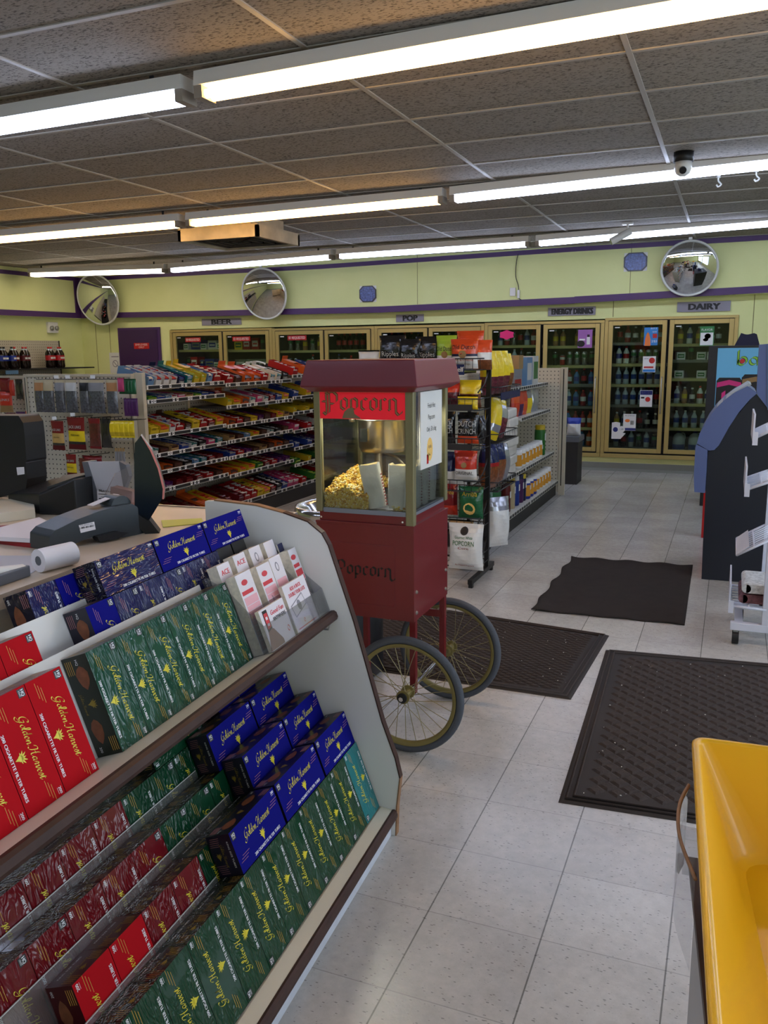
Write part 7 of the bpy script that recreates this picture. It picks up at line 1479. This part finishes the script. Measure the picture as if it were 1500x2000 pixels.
fg = tag(empty('energy_fridge', (.78, YB+.35, 0)), 'black upright fridge with a sky blue energy drink poster behind the kiosk', 'fridge')
b = MB(); b.box(-.33, .42, -.35, .35, 0, 1.512, 'plastic_black'); kid(b, 'body', fg, bevel=.004)
mat('sky_poster', (110, 188, 228), rough=.35); mat('neon_green', (140, 200, 60), rough=.4); mat('neon_pink', (206, 40, 120), rough=.4)
b = MB(); y = -.353; b.box(-.25, .40, y, y+.003, .35, 1.49, 'sky_poster')
y -= .0005
for m, nib, dz in (('ink', .16, 0), ('neon_green', .10, .0005)):
    st = [[(0, 2.0), (0, .1)], [(0+.55+.55*math.cos(t), .55+.55*math.sin(t)) for t in [i*.5236 for i in range(13)]], [(1.45+.55+.5*math.cos(t), .55+.5*math.sin(t)) for t in [i*.5236 for i in range(13)]], [(2.55, 1.1), (2.55, 0)], [(3.0, 0), (3.0, 1.1)], [(3.0, .9), (3.3, 1.12), (3.7, 1.0), (3.75, .0)]]
    b.pen(st, FACE_Y(-.07, y-dz, 1.335), m, .066, (nib, nib*.9))
b.lathe([(.022, 0), (.022, .001)], 'sign_red', 14, c=(-.034, y-.0018, 1.371), ax='y')
def bigcan(cx, r, zt, c, band):
    P = [(cx-r, .40), (cx-r, zt-.03), (cx-r*.8, zt), (cx+r*.8, zt), (cx+r, zt-.03), (cx+r, .40)]; b.prism(P, 'y', y-.001, y, 'ink')
    b.prism([(cx-r*.95, zt-.09), (cx-r*.95, zt-.045), (cx, zt-.02), (cx+r*.95, zt-.045), (cx+r*.95, zt-.09), (cx, zt-.065)], 'y', y-.002, y-.001, band)
    b.pen([[(0, 2.0), (0, .3)], [(.5+.5*math.cos(t), .5+.5*math.sin(t)) for t in [i*.5236 for i in range(13)]]], FACE_Y(cx-r*.4, y-.0025, zt-.33), band, .10, (.16, .12)); b.lathe([(.02, 0), (.02, .001)], 'leaf_brown', 12, c=(cx-r*.4+.05, y-.003, zt-.28), ax='y')
bigcan(-.135, .11, 1.22, 'ink', 'neon_pink'); bigcan(.09, .12, 1.25, 'ink', 'p_tan'); bigcan(.33, .12, 1.33, 'ink', 'neon_green')
kid(b, 'poster', fg)
b = MB(); b.prism([(-.03, 1.512), (.01, 1.60), (.02, 1.625), (.07, 1.608), (.13, 1.622), (.155, 1.612), (.185, 1.512)], 'y', -.12, .12, 'p_navy'); o = b.build('dark_sack'); o.location = (.70, YB+.22, .0008); o.modifiers.new('b', 'BEVEL').width = .02; tag(o, 'dark blue folded sack lying on top of the fridge', 'sack')
# newspaper rack
mat('rack_white', (214, 218, 232), rough=.35)
YNW = 1.95
nr = tag(empty('newspaper_rack', (1.0, YNW+.2, 0)), 'white wheeled newspaper rack with sloping wire shelves at the right edge', 'rack')
def nb(): b = MB(); b.M = Matrix.Translation((-1.0, -YNW-.2, 0)); return b
A = lambda px, py, Y=YNW: at(px, py, 'Y', Y)
b = nb(); p0 = A(1425, 1233); p1 = A(1600, 1251); b.box(p0.x, 1.35, YNW-.02, YNW+.02, .075, .115, 'rack_white'); kid(b, 'foot_bar', nr, bevel=.003)
b = nb(); b.box(p0.x+.02, p0.x+.06, YNW+.02, YNW+.42, .08, .112, 'rack_white'); kid(b, 'cross_bar', nr)
b = nb(); b.box(.882, .918, YNW-.019, YNW+.019, .115, 1.15, 'rack_white'); kid(b, 'post', nr, bevel=.002)
b = nb(); b.box(.882, .918, YNW+.38, YNW+.42, .10, 1.15, 'rack_white'); b.box(.75, 1.3, YNW+.38, YNW+.42, .075, .115, 'rack_white'); kid(b, 'rear_frame', nr)
for (x, y) in ((.765, YNW), (.79, YNW+.40), (1.3, YNW), (1.3, YNW+.40)):
    b = nb(); b.cyl((x-.016, y, .034), (x+.016, y, .034), .033, 'black', n=18); b.box(x-.012, x+.012, y-.012, y+.012, .06, .08, 'alu'); kid(b, 'caster', nr)
def wshelf(z0, z1, xl, cap, solid=None, name='wire_shelf'):
    """shelf rising to the right; cap = plate at the low end"""
    s = nb(); 
    for i in range(9):
        y = YNW-.01+i*.05; s.tube([(xl, y, z0), (.90, y, z1)], .004, 'rack_white', n=5)
    s.tube([(xl, YNW-.015, z0), (.90, YNW-.015, z1)], .007, 'rack_white'); s.tube([(xl, YNW+.40, z0), (.90, YNW+.40, z1)], .007, 'rack_white')
    for k in (0, .5): x = xl+(.9-xl)*k; z = z0+(z1-z0)*k; s.tube([(x, YNW-.015, z), (x, YNW+.40, z)], .005, 'rack_white')
    sh = kid(s, name, nr)
    s = nb()
    if cap: s.box(xl-.012, xl-.004, YNW-.02, YNW+.40, z0-.02, z0+.115, 'rack_white'); s.box(xl-.012, xl+.012, YNW-.024, YNW-.02, z0-.035, z0+.03, 'rack_white')
    else: s.prism([(xl, z0), (.80, z0+(z1-z0)*.5), (.80, z0+(z1-z0)*.5+.004), (xl, z0+.004)], 'y', YNW-.01, YNW+.40, 'rack_white')
    kid(s, 'end_plate', sh)
wshelf(1.055, 1.115, .792, True); wshelf(.800, .855, .772, True); wshelf(.465, .56, .745, False); wshelf(.20, .195, .735, True)
mat('newsprint', (200, 200, 198), rough=.8, vary=.3, vscale=60); mat('newsprint_dark', (110, 70, 74), rough=.8, vary=.5, vscale=50)
for k, (z, m, lb) in enumerate(((.208, 'newsprint_dark', 'folded newspaper with a dark picture in the bottom shelf'), (.262, 'newsprint', 'folded newspaper on top of another in the bottom shelf'))):
    b = MB(); b.box(.79+.012*k, 1.05, YNW+.03, YNW+.33, z, z+.045, m); b.cyl((.79+.012*k, YNW+.03, z+.0225), (.79+.012*k, YNW+.33, z+.0225), .0225, m, n=12); tag(b.build('newspaper'), lb, 'newspaper', 'newspapers in the white rack')
